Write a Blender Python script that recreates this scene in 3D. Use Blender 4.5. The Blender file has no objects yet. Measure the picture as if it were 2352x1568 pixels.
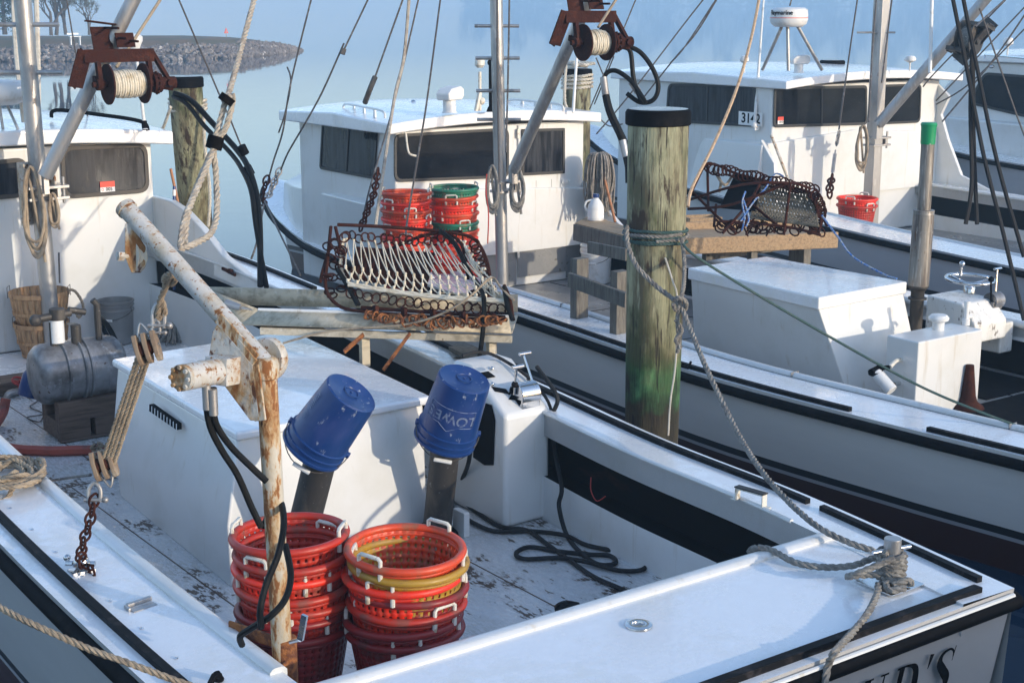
import bpy, bmesh, math, random
from mathutils import Vector, Matrix, noise
R = math.radians
random.seed(7)
sc = bpy.context.scene
COL = sc.collection
# ------------------------------------------------------------------ camera
# harbour frame: X starboard of the moored boats, Y towards their bows, Z up, water at z=0
CAM_H = 3.45; FOC = 3400.0; PITCH = math.atan(779 / FOC); YAW = R(36)
cam_d = bpy.data.cameras.new('camera'); cam = bpy.data.objects.new('camera', cam_d); COL.objects.link(cam)
FWD = Vector((math.sin(YAW) * math.cos(PITCH), math.cos(YAW) * math.cos(PITCH), -math.sin(PITCH)))
RGT = Vector((math.cos(YAW), -math.sin(YAW), 0)); UPV = RGT.cross(FWD)
CP = Vector((0, 0, CAM_H))
cam.matrix_world = Matrix(((RGT.x, UPV.x, -FWD.x, 0), (RGT.y, UPV.y, -FWD.y, 0), (RGT.z, UPV.z, -FWD.z, CAM_H), (0, 0, 0, 1)))
cam_d.sensor_width = 36; cam_d.lens = 36 * FOC / 2352; cam_d.clip_start = 0.1; cam_d.clip_end = 2000
sc.camera = cam
# ------------------------------------------------------------------ light
SUN_EL = R(11.5); SUN_DIR = Vector((0.33 * math.cos(SUN_EL), -0.944 * math.cos(SUN_EL), math.sin(SUN_EL))).normalized()
w = bpy.data.worlds.new('World'); sc.world = w; w.use_nodes = True
nt = w.node_tree; bg = nt.nodes['Background']; sky = nt.nodes.new('ShaderNodeTexSky')
sky.sky_type = 'NISHITA'; sky.sun_disc = False; sky.sun_elevation = SUN_EL
sky.sun_rotation = math.atan2(SUN_DIR.x, SUN_DIR.y); sky.air_density = 1.0; sky.dust_density = 0.6; sky.ozone_density = 2.0
tn = nt.nodes.new('ShaderNodeMix'); tn.data_type = 'RGBA'; tn.blend_type = 'MULTIPLY'; tn.inputs[0].default_value = 1; tn.inputs[7].default_value = (1.18, 1.07, 1.07, 1)
nt.links.new(sky.outputs[0], tn.inputs[6]); nt.links.new(tn.outputs[2], bg.inputs[0]); bg.inputs[1].default_value = 0.15
sun_d = bpy.data.lights.new('sun', 'SUN'); sun = bpy.data.objects.new('sun', sun_d); COL.objects.link(sun)
sun_d.energy = 2.0; sun_d.angle = R(0.6); sun_d.color = (.86, .75, .60)
sun.rotation_euler = SUN_DIR.to_track_quat('Z', 'Y').to_euler()
sc.view_settings.view_transform = 'Standard'; sc.view_settings.look = 'None'
sc.view_settings.exposure = 1.36; sc.view_settings.gamma = 1
sc.cycles.max_bounces = 8; sc.cycles.volume_bounces = 2; sc.cycles.use_denoising = True
sc.cycles.sample_clamp_indirect = 6

# ------------------------------------------------------------------ measuring helpers: a sight line cut by a real plane or distance
def ray(x, y): return FWD + RGT * ((x - 1176) / FOC) - UPV * ((y - 784) / FOC)
def q(x, y, X=None, Y=None, Z=None, D=None):
    d = ray(x, y)
    t = D if D is not None else X / d.x if X is not None else Y / d.y if Y is not None else (Z - CAM_H) / d.z
    return CP + d * t
TO = {1: (0, 0), 2: (784, 0), 3: (1568, 0), 4: (0, 523), 5: (784, 523), 6: (1568, 523), 7: (0, 1045.7), 8: (784, 1045.7), 9: (1568, 1045.7)}
def T(n, x, y): return (TO[n][0] + x / 3, TO[n][1] + y / 3)
def qd(pts): return [q(a, b, D=c) for a, b, c in pts]

# ------------------------------------------------------------------ materials
def mat(name, col, rough=0.5, metal=0.0, layers=(), bump=0, bscale=20, bstretch=(1, 1, 1), spec=0.5, coat=0, rvar=0, emit=None):
    """layers: (colour, scale, lo, hi, stretch, rough) patches laid over the base by noise masks"""
    m = bpy.data.materials.new(name); m.use_nodes = True; t = m.node_tree; n = t.nodes; L = t.links
    b = n['Principled BSDF']; tc = n.new('ShaderNodeTexCoord')
    b.inputs['Base Color'].default_value = (*col, 1); b.inputs['Roughness'].default_value = rough
    b.inputs['Metallic'].default_value = metal; b.inputs['Specular IOR Level'].default_value = spec
    b.inputs['Coat Weight'].default_value = coat; b.inputs['Coat Roughness'].default_value = 0.08
    cs = None; rs = None
    pk = None; pi = 0
    for i, (c, s, lo, hi, st, ro) in enumerate(layers):
        if (s, st) != pk: pk = (s, st); pi = i
        mp = n.new('ShaderNodeMapping'); mp.inputs['Scale'].default_value = st; mp.inputs['Location'].default_value = (3.1 * pi, 1.7 * pi, 5.3 * pi)
        no = n.new('ShaderNodeTexNoise'); no.inputs['Scale'].default_value = s; no.inputs['Detail'].default_value = 7; no.inputs['Roughness'].default_value = .62
        mr = n.new('ShaderNodeMapRange'); mr.inputs['From Min'].default_value = lo; mr.inputs['From Max'].default_value = hi
        L.new(tc.outputs['Object'], mp.inputs[0]); L.new(mp.outputs[0], no.inputs['Vector']); L.new(no.outputs[0], mr.inputs[0])
        mx = n.new('ShaderNodeMix'); mx.data_type = 'RGBA'; L.new(mr.outputs[0], mx.inputs[0])
        if cs is None: mx.inputs[6].default_value = (*col, 1)
        else: L.new(cs, mx.inputs[6])
        mx.inputs[7].default_value = (*c, 1); cs = mx.outputs[2]
        if ro is not None:
            rx = n.new('ShaderNodeMix'); L.new(mr.outputs[0], rx.inputs[0])
            if rs is None: rx.inputs[2].default_value = rough
            else: L.new(rs, rx.inputs[2])
            rx.inputs[3].default_value = ro; rs = rx.outputs[0]
    if cs: L.new(cs, b.inputs['Base Color'])
    if rs: L.new(rs, b.inputs['Roughness'])
    if bump:
        mp = n.new('ShaderNodeMapping'); mp.inputs['Scale'].default_value = bstretch
        no = n.new('ShaderNodeTexNoise'); no.inputs['Scale'].default_value = bscale; no.inputs['Detail'].default_value = 5
        bp = n.new('ShaderNodeBump'); bp.inputs['Strength'].default_value = bump; bp.inputs['Distance'].default_value = 0.01
        L.new(tc.outputs['Object'], mp.inputs[0]); L.new(mp.outputs[0], no.inputs['Vector']); L.new(no.outputs[0], bp.inputs['Height']); L.new(bp.outputs[0], b.inputs['Normal'])
    return m
U = (1, 1, 1)
M = {}
M['gel'] = mat('white_gelcoat', (.70, .70, .68), .32, layers=[((.60, .59, .54), 2.2, .5, .8, U, .45), ((.50, .44, .34), 5, .60, .80, (2.5, 2.5, .22), .5), ((.42, .38, .30), 46, .70, .76, U, .6), ((.55, .52, .44), 9, .66, .80, (1, 1, .25), .5)], bump=.05, bscale=9, coat=.3)
M['gel_wet'] = mat('wet_gelcoat_deck', (.82, .82, .82), .26, layers=[((.74, .73, .68), 2.6, .45, .72, U, .42), ((.84, .84, .84), 14, .5, .62, U, .12), ((.30, .27, .22), 60, .72, .76, U, .6)], bump=.10, bscale=30, coat=.4)  # base lighter than the wall gelcoat, standing in for stronger light from above
M['gel_dirty'] = mat('grimy_white_paint', (.76, .75, .71), .4, layers=[((.46, .42, .34), 5, .5, .78, (1, 1, .3), .6), ((.16, .13, .10), 22, .60, .68, (1, 1, .5), .7), ((.32, .17, .08), 12, .70, .74, U, .8)], bump=.15, bscale=30)
M['floor'] = mat('cockpit_floor_paint', (.62, .63, .63), .25, layers=[((.46, .44, .40), 2, .42, .7, U, .18), ((.085, .055, .035), 2.1, .56, .60, (1.4, 1, 1), .5), ((.56, .56, .56), 24, .49, .52, (2.0, .75, 1), .3), ((.10, .07, .045), 9, .63, .65, (2.4, .7, 1), .6), ((.14, .11, .08), 75, .69, .73, U, .6)], bump=.15, bscale=25)
M['floor_grey'] = mat('grey_deck_paint', (.22, .22, .215), .35, layers=[((.30, .29, .27), 3, .45, .75, U, .2), ((.10, .08, .06), 12, .62, .68, U, .5)], bump=.1)
M['grey_hull'] = mat('grey_shadow_gelcoat', (.42, .42, .44), .4, layers=[((.36, .36, .37), 1.5, .4, .8, (1, .3, 2), .5), ((.28, .25, .2), 30, .68, .75, U, .6)], bump=.05)
M['black'] = mat('black_rubber', (.005, .005, .006), .75, spec=.06, layers=[((.02, .018, .018), 8, .55, .75, U, .8)], bump=.2, bscale=30)
M['blackpaint'] = mat('black_recess_paint', (.004, .004, .005), .8, spec=.12, layers=[((.03, .012, .008), 6, .62, .74, (1, .3, 1), .8)])  # near-black colour that makes the slots and openings dark
M['trim'] = mat('black_trim_strip', (.006, .006, .007), .6, spec=.10, layers=[((.035, .03, .03), 14, .54, .68, U, .6)], bump=.1)
M['alu'] = mat('weathered_aluminium', (.42, .41, .40), .42, .75, layers=[((.27, .25, .23), 7, .48, .7, (1, 1, .25), .6), ((.55, .54, .52), 20, .6, .7, (1, 1, .3), .4), ((.25, .13, .06), 16, .70, .75, (1, 1, .3), .8)], bump=.1)
M['galv'] = mat('galvanised_beige_trough', (.56, .49, .37), .7, .0, spec=.2, layers=[((.34, .29, .21), 6, .45, .65, (1, 3, 3), .6), ((.60, .55, .46), 22, .58, .68, U, .45), ((.20, .11, .05), 14, .68, .74, U, .8)], bump=.2)
M['blockwood'] = mat('worn_varnished_block_wood', (.26, .19, .125), .5, layers=[((.20, .13, .08), 20, .45, .65, (1, 1, .4), .6), ((.38, .32, .24), 12, .6, .7, U, .6)])
M['chrome'] = mat('stainless_steel', (.62, .62, .62), .18, 1.0, layers=[((.35, .25, .15), 25, .66, .72, U, .6)])
M['rust'] = mat('dark_rusted_steel', (.040, .013, .009), .85, 0, spec=.12, layers=[((.080, .027, .015), 9, .5, .7, U, .85), ((.03, .015, .014), 24, .55, .65, U, .7)], bump=.5, bscale=60)
M['rust_orange'] = mat('orange_rust', (.30, .11, .03), .85, layers=[((.13, .045, .02), 25, .45, .6, U, .9)], bump=.6, bscale=70)
M['rusty_white'] = mat('rusty_white_pipe', (.50, .49, .46), .42, layers=[((.42, .35, .24), 9, .46, .66, (1, 1, .5), .5), ((.36, .25, .15), 26, .55, .61, (1, 1, 1), .85), ((.20, .08, .026), 26, .60, .64, (1, 1, 1), .85), ((.34, .22, .12), 8, .58, .66, (1, 1, 1), .8), ((.19, .075, .026), 8, .645, .69, (1, 1, 1), .9), ((.22, .09, .03), 60, .61, .64, U, .9)], bump=.35, bscale=40)
M['rusty_post'] = mat('heavily_rusted_white_post', (.50, .47, .40), .5, layers=[((.42, .34, .22), 6, .45, .66, (1, 1, .4), .6), ((.44, .30, .15), 11, .47, .56, (1, 1, .35), .7), ((.25, .105, .03), 11, .545, .60, (1, 1, .35), .85), ((.075, .032, .015), 11, .615, .65, (1, 1, .35), .9), ((.40, .24, .11), 30, .50, .55, (1, 1, .35), .8), ((.22, .085, .025), 30, .545, .585, (1, 1, .35), .9)], bump=.45, bscale=40)
M['rusty_plate'] = mat('rusty_white_plate', (.44, .43, .39), .5, layers=[((.38, .25, .12), 8, .44, .54, (1, 1, .6), .8), ((.24, .10, .03), 8, .52, .60, (1, 1, .6), .85), ((.09, .036, .018), 15, .55, .61, (1, 1, .6), .9), ((.25, .1, .03), 50, .60, .66, U, .9)], bump=.5, bscale=40)
M['wood'] = mat('weathered_plank', (.42, .28, .155), .75, layers=[((.22, .145, .085), 6, .45, .7, (8, .6, 8), .8), ((.40, .32, .22), 12, .55, .7, (6, .5, 6), .8), ((.07, .05, .035), 9, .64, .70, U, .7)], bump=.5, bscale=14, bstretch=(8, 1, 8))
M['wood_grey'] = mat('grey_weathered_timber', (.16, .145, .12), .8, layers=[((.09, .08, .065), 8, .45, .65, (4, 4, .5), .8), ((.24, .22, .18), 15, .58, .7, (5, 5, .5), .8)], bump=.5, bscale=14, bstretch=(5, 5, 1))
M['wood_brown'] = mat('brown_stained_board', (.13, .085, .06), .6, layers=[((.07, .045, .03), 7, .45, .65, (.5, 6, 6), .7)], bump=.3)
M['basketwood'] = mat('splint_basket_wood', (.46, .27, .13), .6, layers=[((.30, .16, .07), 14, .45, .65, (4, 4, .6), .7), ((.14, .07, .035), 9, .64, .72, (2, 2, .6), .8)], bump=.3, bscale=20, bstretch=(5, 5, 1))
M['handle_wood'] = mat('worn_wooden_handle', (.40, .17, .07), .5, layers=[((.25, .1, .04), 8, .5, .7, (3, 3, .3), .6)])
M['cotton'] = mat('cotton_twine', (.64, .58, .46), .85, layers=[((.42, .33, .2), 12, .5, .7, U, .9)], bump=.3, bscale=80)
M['manila'] = mat('tan_rope_fibre', (.37, .29, .20), .88, layers=[((.22, .17, .12), 14, .45, .65, U, .9)], bump=.4, bscale=120)
M['grey_rope'] = mat('grey_weathered_rope', (.23, .215, .19), .88, layers=[((.13, .12, .11), 14, .45, .65, U, .9), ((.33, .31, .27), 40, .55, .65, U, .9)], bump=.4, bscale=120)
M['white_rope'] = mat('pale_rope_fibre', (.55, .51, .43), .85, layers=[((.36, .31, .24), 10, .5, .7, U, .9)], bump=.3, bscale=100)
M['black_rope'] = mat('black_cord', (.010, .010, .011), .8, layers=[((.02, .018, .017), 20, .5, .65, U, .9)], bump=.3, bscale=100)
M['green_rope'] = mat('dark_green_cord', (.03, .075, .07), .7, layers=[((.07, .10, .09), 20, .5, .65, U, .8)])
M['net_brown'] = mat('mud_stained_netting', (.23, .185, .12), .9, layers=[((.10, .08, .055), 6, .45, .6, U, .9)])
M['blue_rope'] = mat('blue_flecked_cord', (.34, .38, .42), .7, layers=[((.05, .16, .45), 60, .47, .5, U, .8)])
M['orange_rope'] = mat('faded_tan_cord', (.50, .35, .22), .8, layers=[((.3, .2, .12), 30, .5, .65, U, .9)])
M['wire'] = mat('grimy_wire_rope', (.09, .08, .075), .6, .4, layers=[((.2, .19, .18), 20, .55, .65, U, .5)])
M['rubber'] = mat('black_rubber_hose', (.006, .006, .006), .5, spec=.15, layers=[((.016, .015, .014), 10, .5, .7, U, .6)])
M['redhose'] = mat('dull_red_hose', (.32, .06, .035), .5, layers=[((.13, .045, .035), 8, .5, .7, U, .6)])
M['blueplastic'] = mat('blue_bucket_plastic', (.007, .037, .155), .36, layers=[((.03, .055, .19), 6, .52, .75, (1, 1, .5), .5), ((.26, .30, .38), 22, .63, .67, (1, 1, .35), .7)], bump=.04)
M['greyplastic'] = mat('grey_bucket_plastic', (.21, .21, .205), .38, layers=[((.29, .28, .27), 5, .5, .7, U, .5)])
M['whiteplastic'] = mat('white_plastic', (.72, .72, .70), .4, layers=[((.55, .53, .48), 9, .55, .7, U, .5)])
M['handleplastic'] = mat('off_white_grip', (.66, .63, .55), .45, layers=[((.38, .30, .20), 30, .55, .66, U, .6)])
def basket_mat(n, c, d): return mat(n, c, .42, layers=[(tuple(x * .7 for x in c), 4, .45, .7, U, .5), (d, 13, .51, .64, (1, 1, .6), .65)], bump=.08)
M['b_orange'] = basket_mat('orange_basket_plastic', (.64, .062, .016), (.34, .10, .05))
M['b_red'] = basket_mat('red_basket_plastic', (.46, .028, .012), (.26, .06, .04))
M['b_dark'] = basket_mat('dark_red_basket_plastic', (.25, .014, .013), (.15, .03, .025))  # a dark red, also standing in for shade low in the stacks
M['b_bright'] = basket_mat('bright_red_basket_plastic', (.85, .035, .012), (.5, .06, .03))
M['b_yellow'] = basket_mat('mustard_basket_plastic', (.40, .23, .025), (.28, .16, .05))
M['b_green'] = basket_mat('green_basket_plastic', (.02, .19, .11), (.18, .17, .10))
M['green'] = mat('green_plastic', (.01, .26, .10), .4, layers=[((.55, .55, .50), 14, .62, .66, (1, 1, .5), .6)])
M['tank'] = mat('stained_steel_tank', (.27, .27, .275), .36, .45, layers=[((.10, .095, .09), 4, .42, .62, (1, 1, 1), .55), ((.34, .35, .37), 13, .58, .72, U, .35), ((.10, .05, .03), 18, .64, .7, U, .8)], bump=.15, bscale=12)
M['glass'] = mat('dark_dewy_glass', (.005, .006, .009), .05, spec=.12, layers=[((.014, .016, .02), 1.3, .4, .6, (1, 1, 2), .07), ((.10, .105, .11), 130, .66, .70, U, .3)])
M['glass_fog'] = mat('misted_window_glass', (.016, .018, .023), .12, spec=.18, layers=[((.045, .05, .058), 5, .4, .65, (6, 6, .35), .25), ((.008, .009, .012), 3, .5, .65, (3, 3, .6), .05), ((.25, .26, .28), 110, .70, .73, U, .4)])
M['gasket'] = mat('black_window_gasket', (.02, .02, .02), .5)
M['gasket_brown'] = mat('grimy_window_gasket', (.06, .05, .04), .6)
M['ink'] = mat('black_lettering', (.004, .004, .005), .8, spec=.05)
M['paleink'] = mat('pale_bucket_print', (.17, .21, .31), .6, layers=[((.03, .06, .2), 40, .5, .6, U, .5)])
M['red_label'] = mat('red_sticker', (.75, .06, .03), .5); M['white_label'] = mat('white_sticker', (.8, .8, .78), .5)
M['mop'] = mat('grey_mop_yarn', (.30, .27, .23), .9, layers=[((.18, .16, .14), 20, .45, .6, U, .9)])
M['sooty_alu'] = mat('streaked_exhaust_metal', (.26, .24, .21), .5, .35, layers=[((.12, .10, .085), 9, .45, .62, (3, 3, .25), .6), ((.42, .40, .37), 14, .56, .68, (3, 3, .3), .45), ((.16, .08, .04), 12, .64, .7, (2, 2, .4), .8)], bump=.15)
M['rope_tan'] = mat('grey_tan_laid_rope', (.40, .35, .28), .88, layers=[((.25, .21, .17), 14, .45, .65, U, .9), ((.52, .48, .42), 40, .56, .66, U, .9)], bump=.4, bscale=120)
M['exhaust'] = mat('sooty_exhaust_pipe', (.05, .045, .04), .55, .3, layers=[((.13, .11, .09), 7, .5, .7, (1, 1, .3), .7), ((.2, .19, .18), 25, .64, .7, U, .5)], bump=.3, bscale=30)
M['redvalve'] = mat('red_valve_wheel', (.35, .03, .025), .5)
M['redant'] = mat('red_marker_paint', (.7, .06, .03), .5)
def pile_mat():
    m = mat('treated_pile_wood', (.33, .33, .215), .8, layers=[((.13, .11, .065), 4, .42, .6, (2, 2, .45), .8), ((.40, .40, .28), 8, .56, .70, (3, 3, .35), .8), ((.085, .10, .045), 3.0, .48, .62, (1.6, 1.6, .7), .8), ((.05, .032, .02), 4.2, .55, .61, (1.6, 1.6, .55), .8), ((.035, .027, .017), 15, .58, .63, (3, 3, .2), .8), ((.04, .03, .02), 34, .62, .66, (3, 3, .06), .8)], bump=.6, bscale=16, bstretch=(5, 5, .5))
    t = m.node_tree; n = t.nodes; L = t.links; b = n['Principled BSDF']; src = b.inputs['Base Color'].links[0].from_socket
    tc = n.new('ShaderNodeTexCoord'); sp = n.new('ShaderNodeSeparateXYZ'); L.new(tc.outputs['Object'], sp.inputs[0])
    no = n.new('ShaderNodeTexNoise'); no.inputs['Scale'].default_value = 3.5; no.inputs['Detail'].default_value = 6; L.new(tc.outputs['Object'], no.inputs['Vector'])
    ad = n.new('ShaderNodeMath'); ad.operation = 'MULTIPLY_ADD'; L.new(no.outputs[0], ad.inputs[0]); ad.inputs[1].default_value = 1.0; L.new(sp.outputs[2], ad.inputs[2])
    cr = n.new('ShaderNodeValToRGB'); L.new(ad.outputs[0], cr.inputs[0])
    mp = n.new('ShaderNodeMapRange'); mp.inputs['From Min'].default_value = .9; mp.inputs['From Max'].default_value = 3.4
    L.new(ad.outputs[0], mp.inputs[0]); L.new(mp.outputs[0], cr.inputs[0])
    e = cr.color_ramp.elements; e[0].position = .0; e[0].color = (.08, .07, .055, 1); e[1].position = 1; e[1].color = (1, 1, .97, 1)
    for p_, c_ in ((.235, (.16, .13, .10, 1)), (.26, (.12, .34, .20, 1)), (.30, (.30, .80, .48, 1)), (.345, (.42, .62, .40, 1)), (.41, (.62, .58, .46, 1)), (.56, (.9, .88, .82, 1))):
        x = e.new(p_); x.color = c_
    mx = n.new('ShaderNodeMix'); mx.data_type = 'RGBA'; mx.blend_type = 'MULTIPLY'; mx.inputs[0].default_value = 1
    L.new(src, mx.inputs[6]); L.new(cr.outputs[0], mx.inputs[7]); L.new(mx.outputs[2], b.inputs['Base Color'])
    return m
M['pile'] = pile_mat()
def hull_mat(name, col, z0):
    """painted bands of the topsides: colour, black boot stripe, pale gap, dark red bottom paint"""
    m = mat(name, col, .35, layers=[(tuple(c * .86 for c in col), 1.4, .4, .75, (1, .3, 2), .45)])
    t = m.node_tree; n = t.nodes; L = t.links; b = n['Principled BSDF']; src = b.inputs['Base Color'].links[0].from_socket
    ge = n.new('ShaderNodeNewGeometry'); sp = n.new('ShaderNodeSeparateXYZ'); L.new(ge.outputs['Position'], sp.inputs[0])
    cr = n.new('ShaderNodeValToRGB'); L.new(sp.outputs[2], cr.inputs[0]); cr.color_ramp.interpolation = 'CONSTANT'
    e = cr.color_ramp.elements; e[0].position = 0; e[0].color = (.045, .012, .01, 1); e[1].position = z0 - .085; e[1].color = (.35, .35, .36, 1)
    x = e.new(z0 - .055); x.color = (.01, .01, .012, 1)
    mr = n.new('ShaderNodeMath'); mr.operation = 'GREATER_THAN'; L.new(sp.outputs[2], mr.inputs[0]); mr.inputs[1].default_value = z0
    mx = n.new('ShaderNodeMix'); mx.data_type = 'RGBA'; L.new(mr.outputs[0], mx.inputs[0]); L.new(cr.outputs[0], mx.inputs[6]); L.new(src, mx.inputs[7]); L.new(mx.outputs[2], b.inputs['Base Color'])
    return m
M['hullA'] = hull_mat('pale_hull_paint', (.46, .45, .43), .40)
M['hullB'] = hull_mat('grey_hull_paint', (.70, .675, .63), .30)
M['hullC'] = hull_mat('light_grey_hull_paint', (.45, .45, .47), .44)
M['rock'] = mat('riprap_rock', (.22, .19, .165), .85, layers=[((.12, .10, .09), 1.6, .42, .55, U, .9), ((.50, .46, .42), 2.3, .58, .66, U, .9)], bump=.5, bscale=4)
M['turf'] = mat('autumn_turf', (.10, .085, .04), .95, layers=[((.16, .10, .05), .4, .45, .6, U, .95)], bump=.5, bscale=3)
M['bark'] = mat('grey_bark', (.10, .085, .07), .9, bump=.4)
M['leafy'] = mat('dull_autumn_leaves', (.11, .10, .05), .8, layers=[((.07, .085, .04), 2, .45, .6, U, .8)])
M['pineleaf'] = mat('dark_evergreen_needles', (.03, .055, .03), .8)

# ------------------------------------------------------------------ mesh builder
def perp(d):
    a = Vector((0, 0, 1)) if abs(d.z) < .9 else Vector((1, 0, 0)); u = d.cross(a).normalized(); return u, d.cross(u).normalized()
def smooth_path(pts, k=6, closed=False):
    P = [Vector(p) for p in pts]; n = len(P)
    if n < 3 or k < 2: return P
    out = []
    for i in range(n if closed else n - 1):
        a = P[(i - 1) % n] if closed or i > 0 else P[0]; b = P[i]; c = P[(i + 1) % n]; d = P[(i + 2) % n] if closed or i + 2 < n else P[-1]
        for j in range(k):
            t = j / k; out.append(.5 * ((2 * b) + (c - a) * t + (2 * a - 5 * b + 4 * c - d) * t * t + (3 * b - a - 3 * c + d) * t ** 3))
    if not closed: out.append(P[-1])
    return out
class MB:
    def __init__(s): s.v = []; s.f = []; s.m = []; s.mi = 0
    def add(s, vs, fs, mi=None):
        o = len(s.v); s.v += [Vector(a) for a in vs]; s.f += [tuple(i + o for i in f) for f in fs]; s.m += [s.mi if mi is None else mi] * len(fs); return s
    def box(s, a, b, rot=None, c=None):
        x0, y0, z0 = a; x1, y1, z1 = b
        vs = [Vector(p) for p in ((x0, y0, z0), (x1, y0, z0), (x1, y1, z0), (x0, y1, z0), (x0, y0, z1), (x1, y0, z1), (x1, y1, z1), (x0, y1, z1))]
        if rot is not None: c = Vector(c) if c is not None else Vector((0, 0, 0)); vs = [rot @ v + c for v in vs]
        return s.add(vs, [(0, 3, 2, 1), (4, 5, 6, 7), (0, 1, 5, 4), (1, 2, 6, 5), (2, 3, 7, 6), (3, 0, 4, 7)])
    def prism(s, poly, ext):
        n = len(poly); P = [Vector(p) for p in poly]; e = Vector(ext)
        return s.add(P + [p + e for p in P], [tuple(range(n))[::-1], tuple(range(n, 2 * n))] + [(i, (i + 1) % n, n + (i + 1) % n, n + i) for i in range(n)])
    def bar(s, a, b, w, h, up=(0, 0, 1)):
        a = Vector(a); b = Vector(b); d = (b - a).normalized(); u = Vector(up); x = d.cross(u).normalized(); y = x.cross(d).normalized()
        return s.prism([a + x * w / 2 + y * h / 2, a - x * w / 2 + y * h / 2, a - x * w / 2 - y * h / 2, a + x * w / 2 - y * h / 2], b - a)
    def tube(s, pts, r, n=8, closed=False, cap=True, k=0):
        P = smooth_path(pts, k, closed) if k else [Vector(p) for p in pts]
        L = len(P); rr = r if isinstance(r, (list, tuple)) else None
        fr = None; rings = []
        for i, p in enumerate(P):
            d = (P[(i + 1) % L] - P[i - 1]) if closed else (P[min(i + 1, L - 1)] - P[max(i - 1, 0)])
            if d.length < 1e-9: d = Vector((0, 0, 1))
            d.normalize()
            if fr is None: u, v = perp(d)
            else:
                u = fr - d * fr.dot(d)
                if u.length < 1e-6: u, _ = perp(d)
                u.normalize(); v = d.cross(u)
            fr = u; ra = rr[min(int(i * len(rr) / L), len(rr) - 1)] if rr and len(rr) != L else (rr[i] if rr else r)
            rings.append([p + (u * math.cos(a) + v * math.sin(a)) * ra for a in (2 * math.pi * j / n for j in range(n))])
        vs = [x for g in rings for x in g]; fs = []
        for i in range(L if closed else L - 1):
            for j in range(n):
                a = i * n + j; b = i * n + (j + 1) % n; c = ((i + 1) % L) * n + (j + 1) % n; e = ((i + 1) % L) * n + j; fs.append((a, b, c, e))
        if cap and not closed: fs += [tuple(range(n))[::-1], tuple(range((L - 1) * n, L * n))]
        return s.add(vs, fs)
    def rope(s, pts, r, k=8, pitch=None, n=5, strands=3):
        P = smooth_path(pts, k) if k > 1 else [Vector(p) for p in pts]
        pitch = pitch or r * 7
        seg = [0.0]
        for i in range(1, len(P)): seg.append(seg[-1] + (P[i] - P[i - 1]).length)
        N = max(6, int(seg[-1] / pitch * 7)); N = min(N, 900); Q = []; j = 0
        for i in range(N + 1):
            s_ = seg[-1] * i / N
            while j < len(seg) - 2 and seg[j + 1] < s_: j += 1
            t = (s_ - seg[j]) / max(seg[j + 1] - seg[j], 1e-9); Q.append(P[j].lerp(P[j + 1], t))
        fr = None; F = []
        for i, p in enumerate(Q):
            d = (Q[min(i + 1, N)] - Q[max(i - 1, 0)]).normalized()
            if fr is None: u, v = perp(d)
            else: u = (fr - d * fr.dot(d)).normalized(); v = d.cross(u)
            fr = u; F.append((u, v))
        for k_ in range(strands):
            pts2 = []
            for i, p in enumerate(Q):
                a = 2 * math.pi * (i / N * seg[-1] / pitch + k_ / strands); u, v = F[i]
                pts2.append(p + (u * math.cos(a) + v * math.sin(a)) * r * .5)
            s.tube(pts2, r * .56, n)
        return s
    def lathe(s, prof, n=32, M4=None):
        vs = []; fs = []
        for (r, z) in prof:
            for j in range(n):
                a = 2 * math.pi * j / n; p = Vector((r * math.cos(a), r * math.sin(a), z)); vs.append(M4 @ p if M4 else p)
        for i in range(len(prof) - 1):
            for j in range(n): fs.append((i * n + j, i * n + (j + 1) % n, (i + 1) * n + (j + 1) % n, (i + 1) * n + j))
        return s.add(vs, fs)
    def cyl(s, a, b, r, r2=None, n=20): return s.tube([a, b], [r, r2 if r2 is not None else r], n)
    def ring(s, c, ax, R_, r, n=14, m=6):
        ax = Vector(ax).normalized(); u, v = perp(ax)
        return s.tube([Vector(c) + (u * math.cos(2 * math.pi * i / n) + v * math.sin(2 * math.pi * i / n)) * R_ for i in range(n)], r, m, closed=True)
    def ball(s, c, r, n=10, sz=1):
        prof = [(max(1e-4, r * math.sin(math.pi * i / n)), -r * sz * math.cos(math.pi * i / n)) for i in range(n + 1)]
        return s.lathe(prof, n * 2, Matrix.Translation(Vector(c)))
    def build(s, name, material, parent=None, org=None, bevel=0, solid=0, flat=False, seg=2):
        o_ = Vector(org) if org is not None else (Vector(parent['_o']) if parent is not None and '_o' in parent else Vector((0, 0, 0)))
        me = bpy.data.meshes.new(name); me.from_pydata([tuple(v - o_) for v in s.v], [], s.f)
        ms = material if isinstance(material, (list, tuple)) else [material]
        for x in ms: me.materials.append(x)
        me.polygons.foreach_set('material_index', s.m); me.polygons.foreach_set('use_smooth', [not flat] * len(s.f))
        if bevel == 0 or True:
            bm = bmesh.new(); bm.from_mesh(me); bmesh.ops.recalc_face_normals(bm, faces=bm.faces); bm.to_mesh(me); bm.free()
        if not flat: me.set_sharp_from_angle(angle=R(38))
        me.update(); ob = bpy.data.objects.new(name, me); COL.objects.link(ob)
        if parent is not None: ob.parent = parent; ob['_o'] = tuple(o_)
        elif org is not None: ob.location = o_; ob['_o'] = tuple(o_)
        if solid: md = ob.modifiers.new('solid', 'SOLIDIFY'); md.thickness = solid; md.offset = 0
        if bevel:
            md = ob.modifiers.new('bevel', 'BEVEL'); md.width = bevel; md.segments = seg; md.limit_method = 'ANGLE'; md.angle_limit = R(35); md.harden_normals = True
        return ob
def tag(o, label=None, cat=None, group=None, kind=None):
    if label: o['label'] = label
    if cat: o['category'] = cat
    if group: o['group'] = group
    if kind: o['kind'] = kind
    return o
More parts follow.
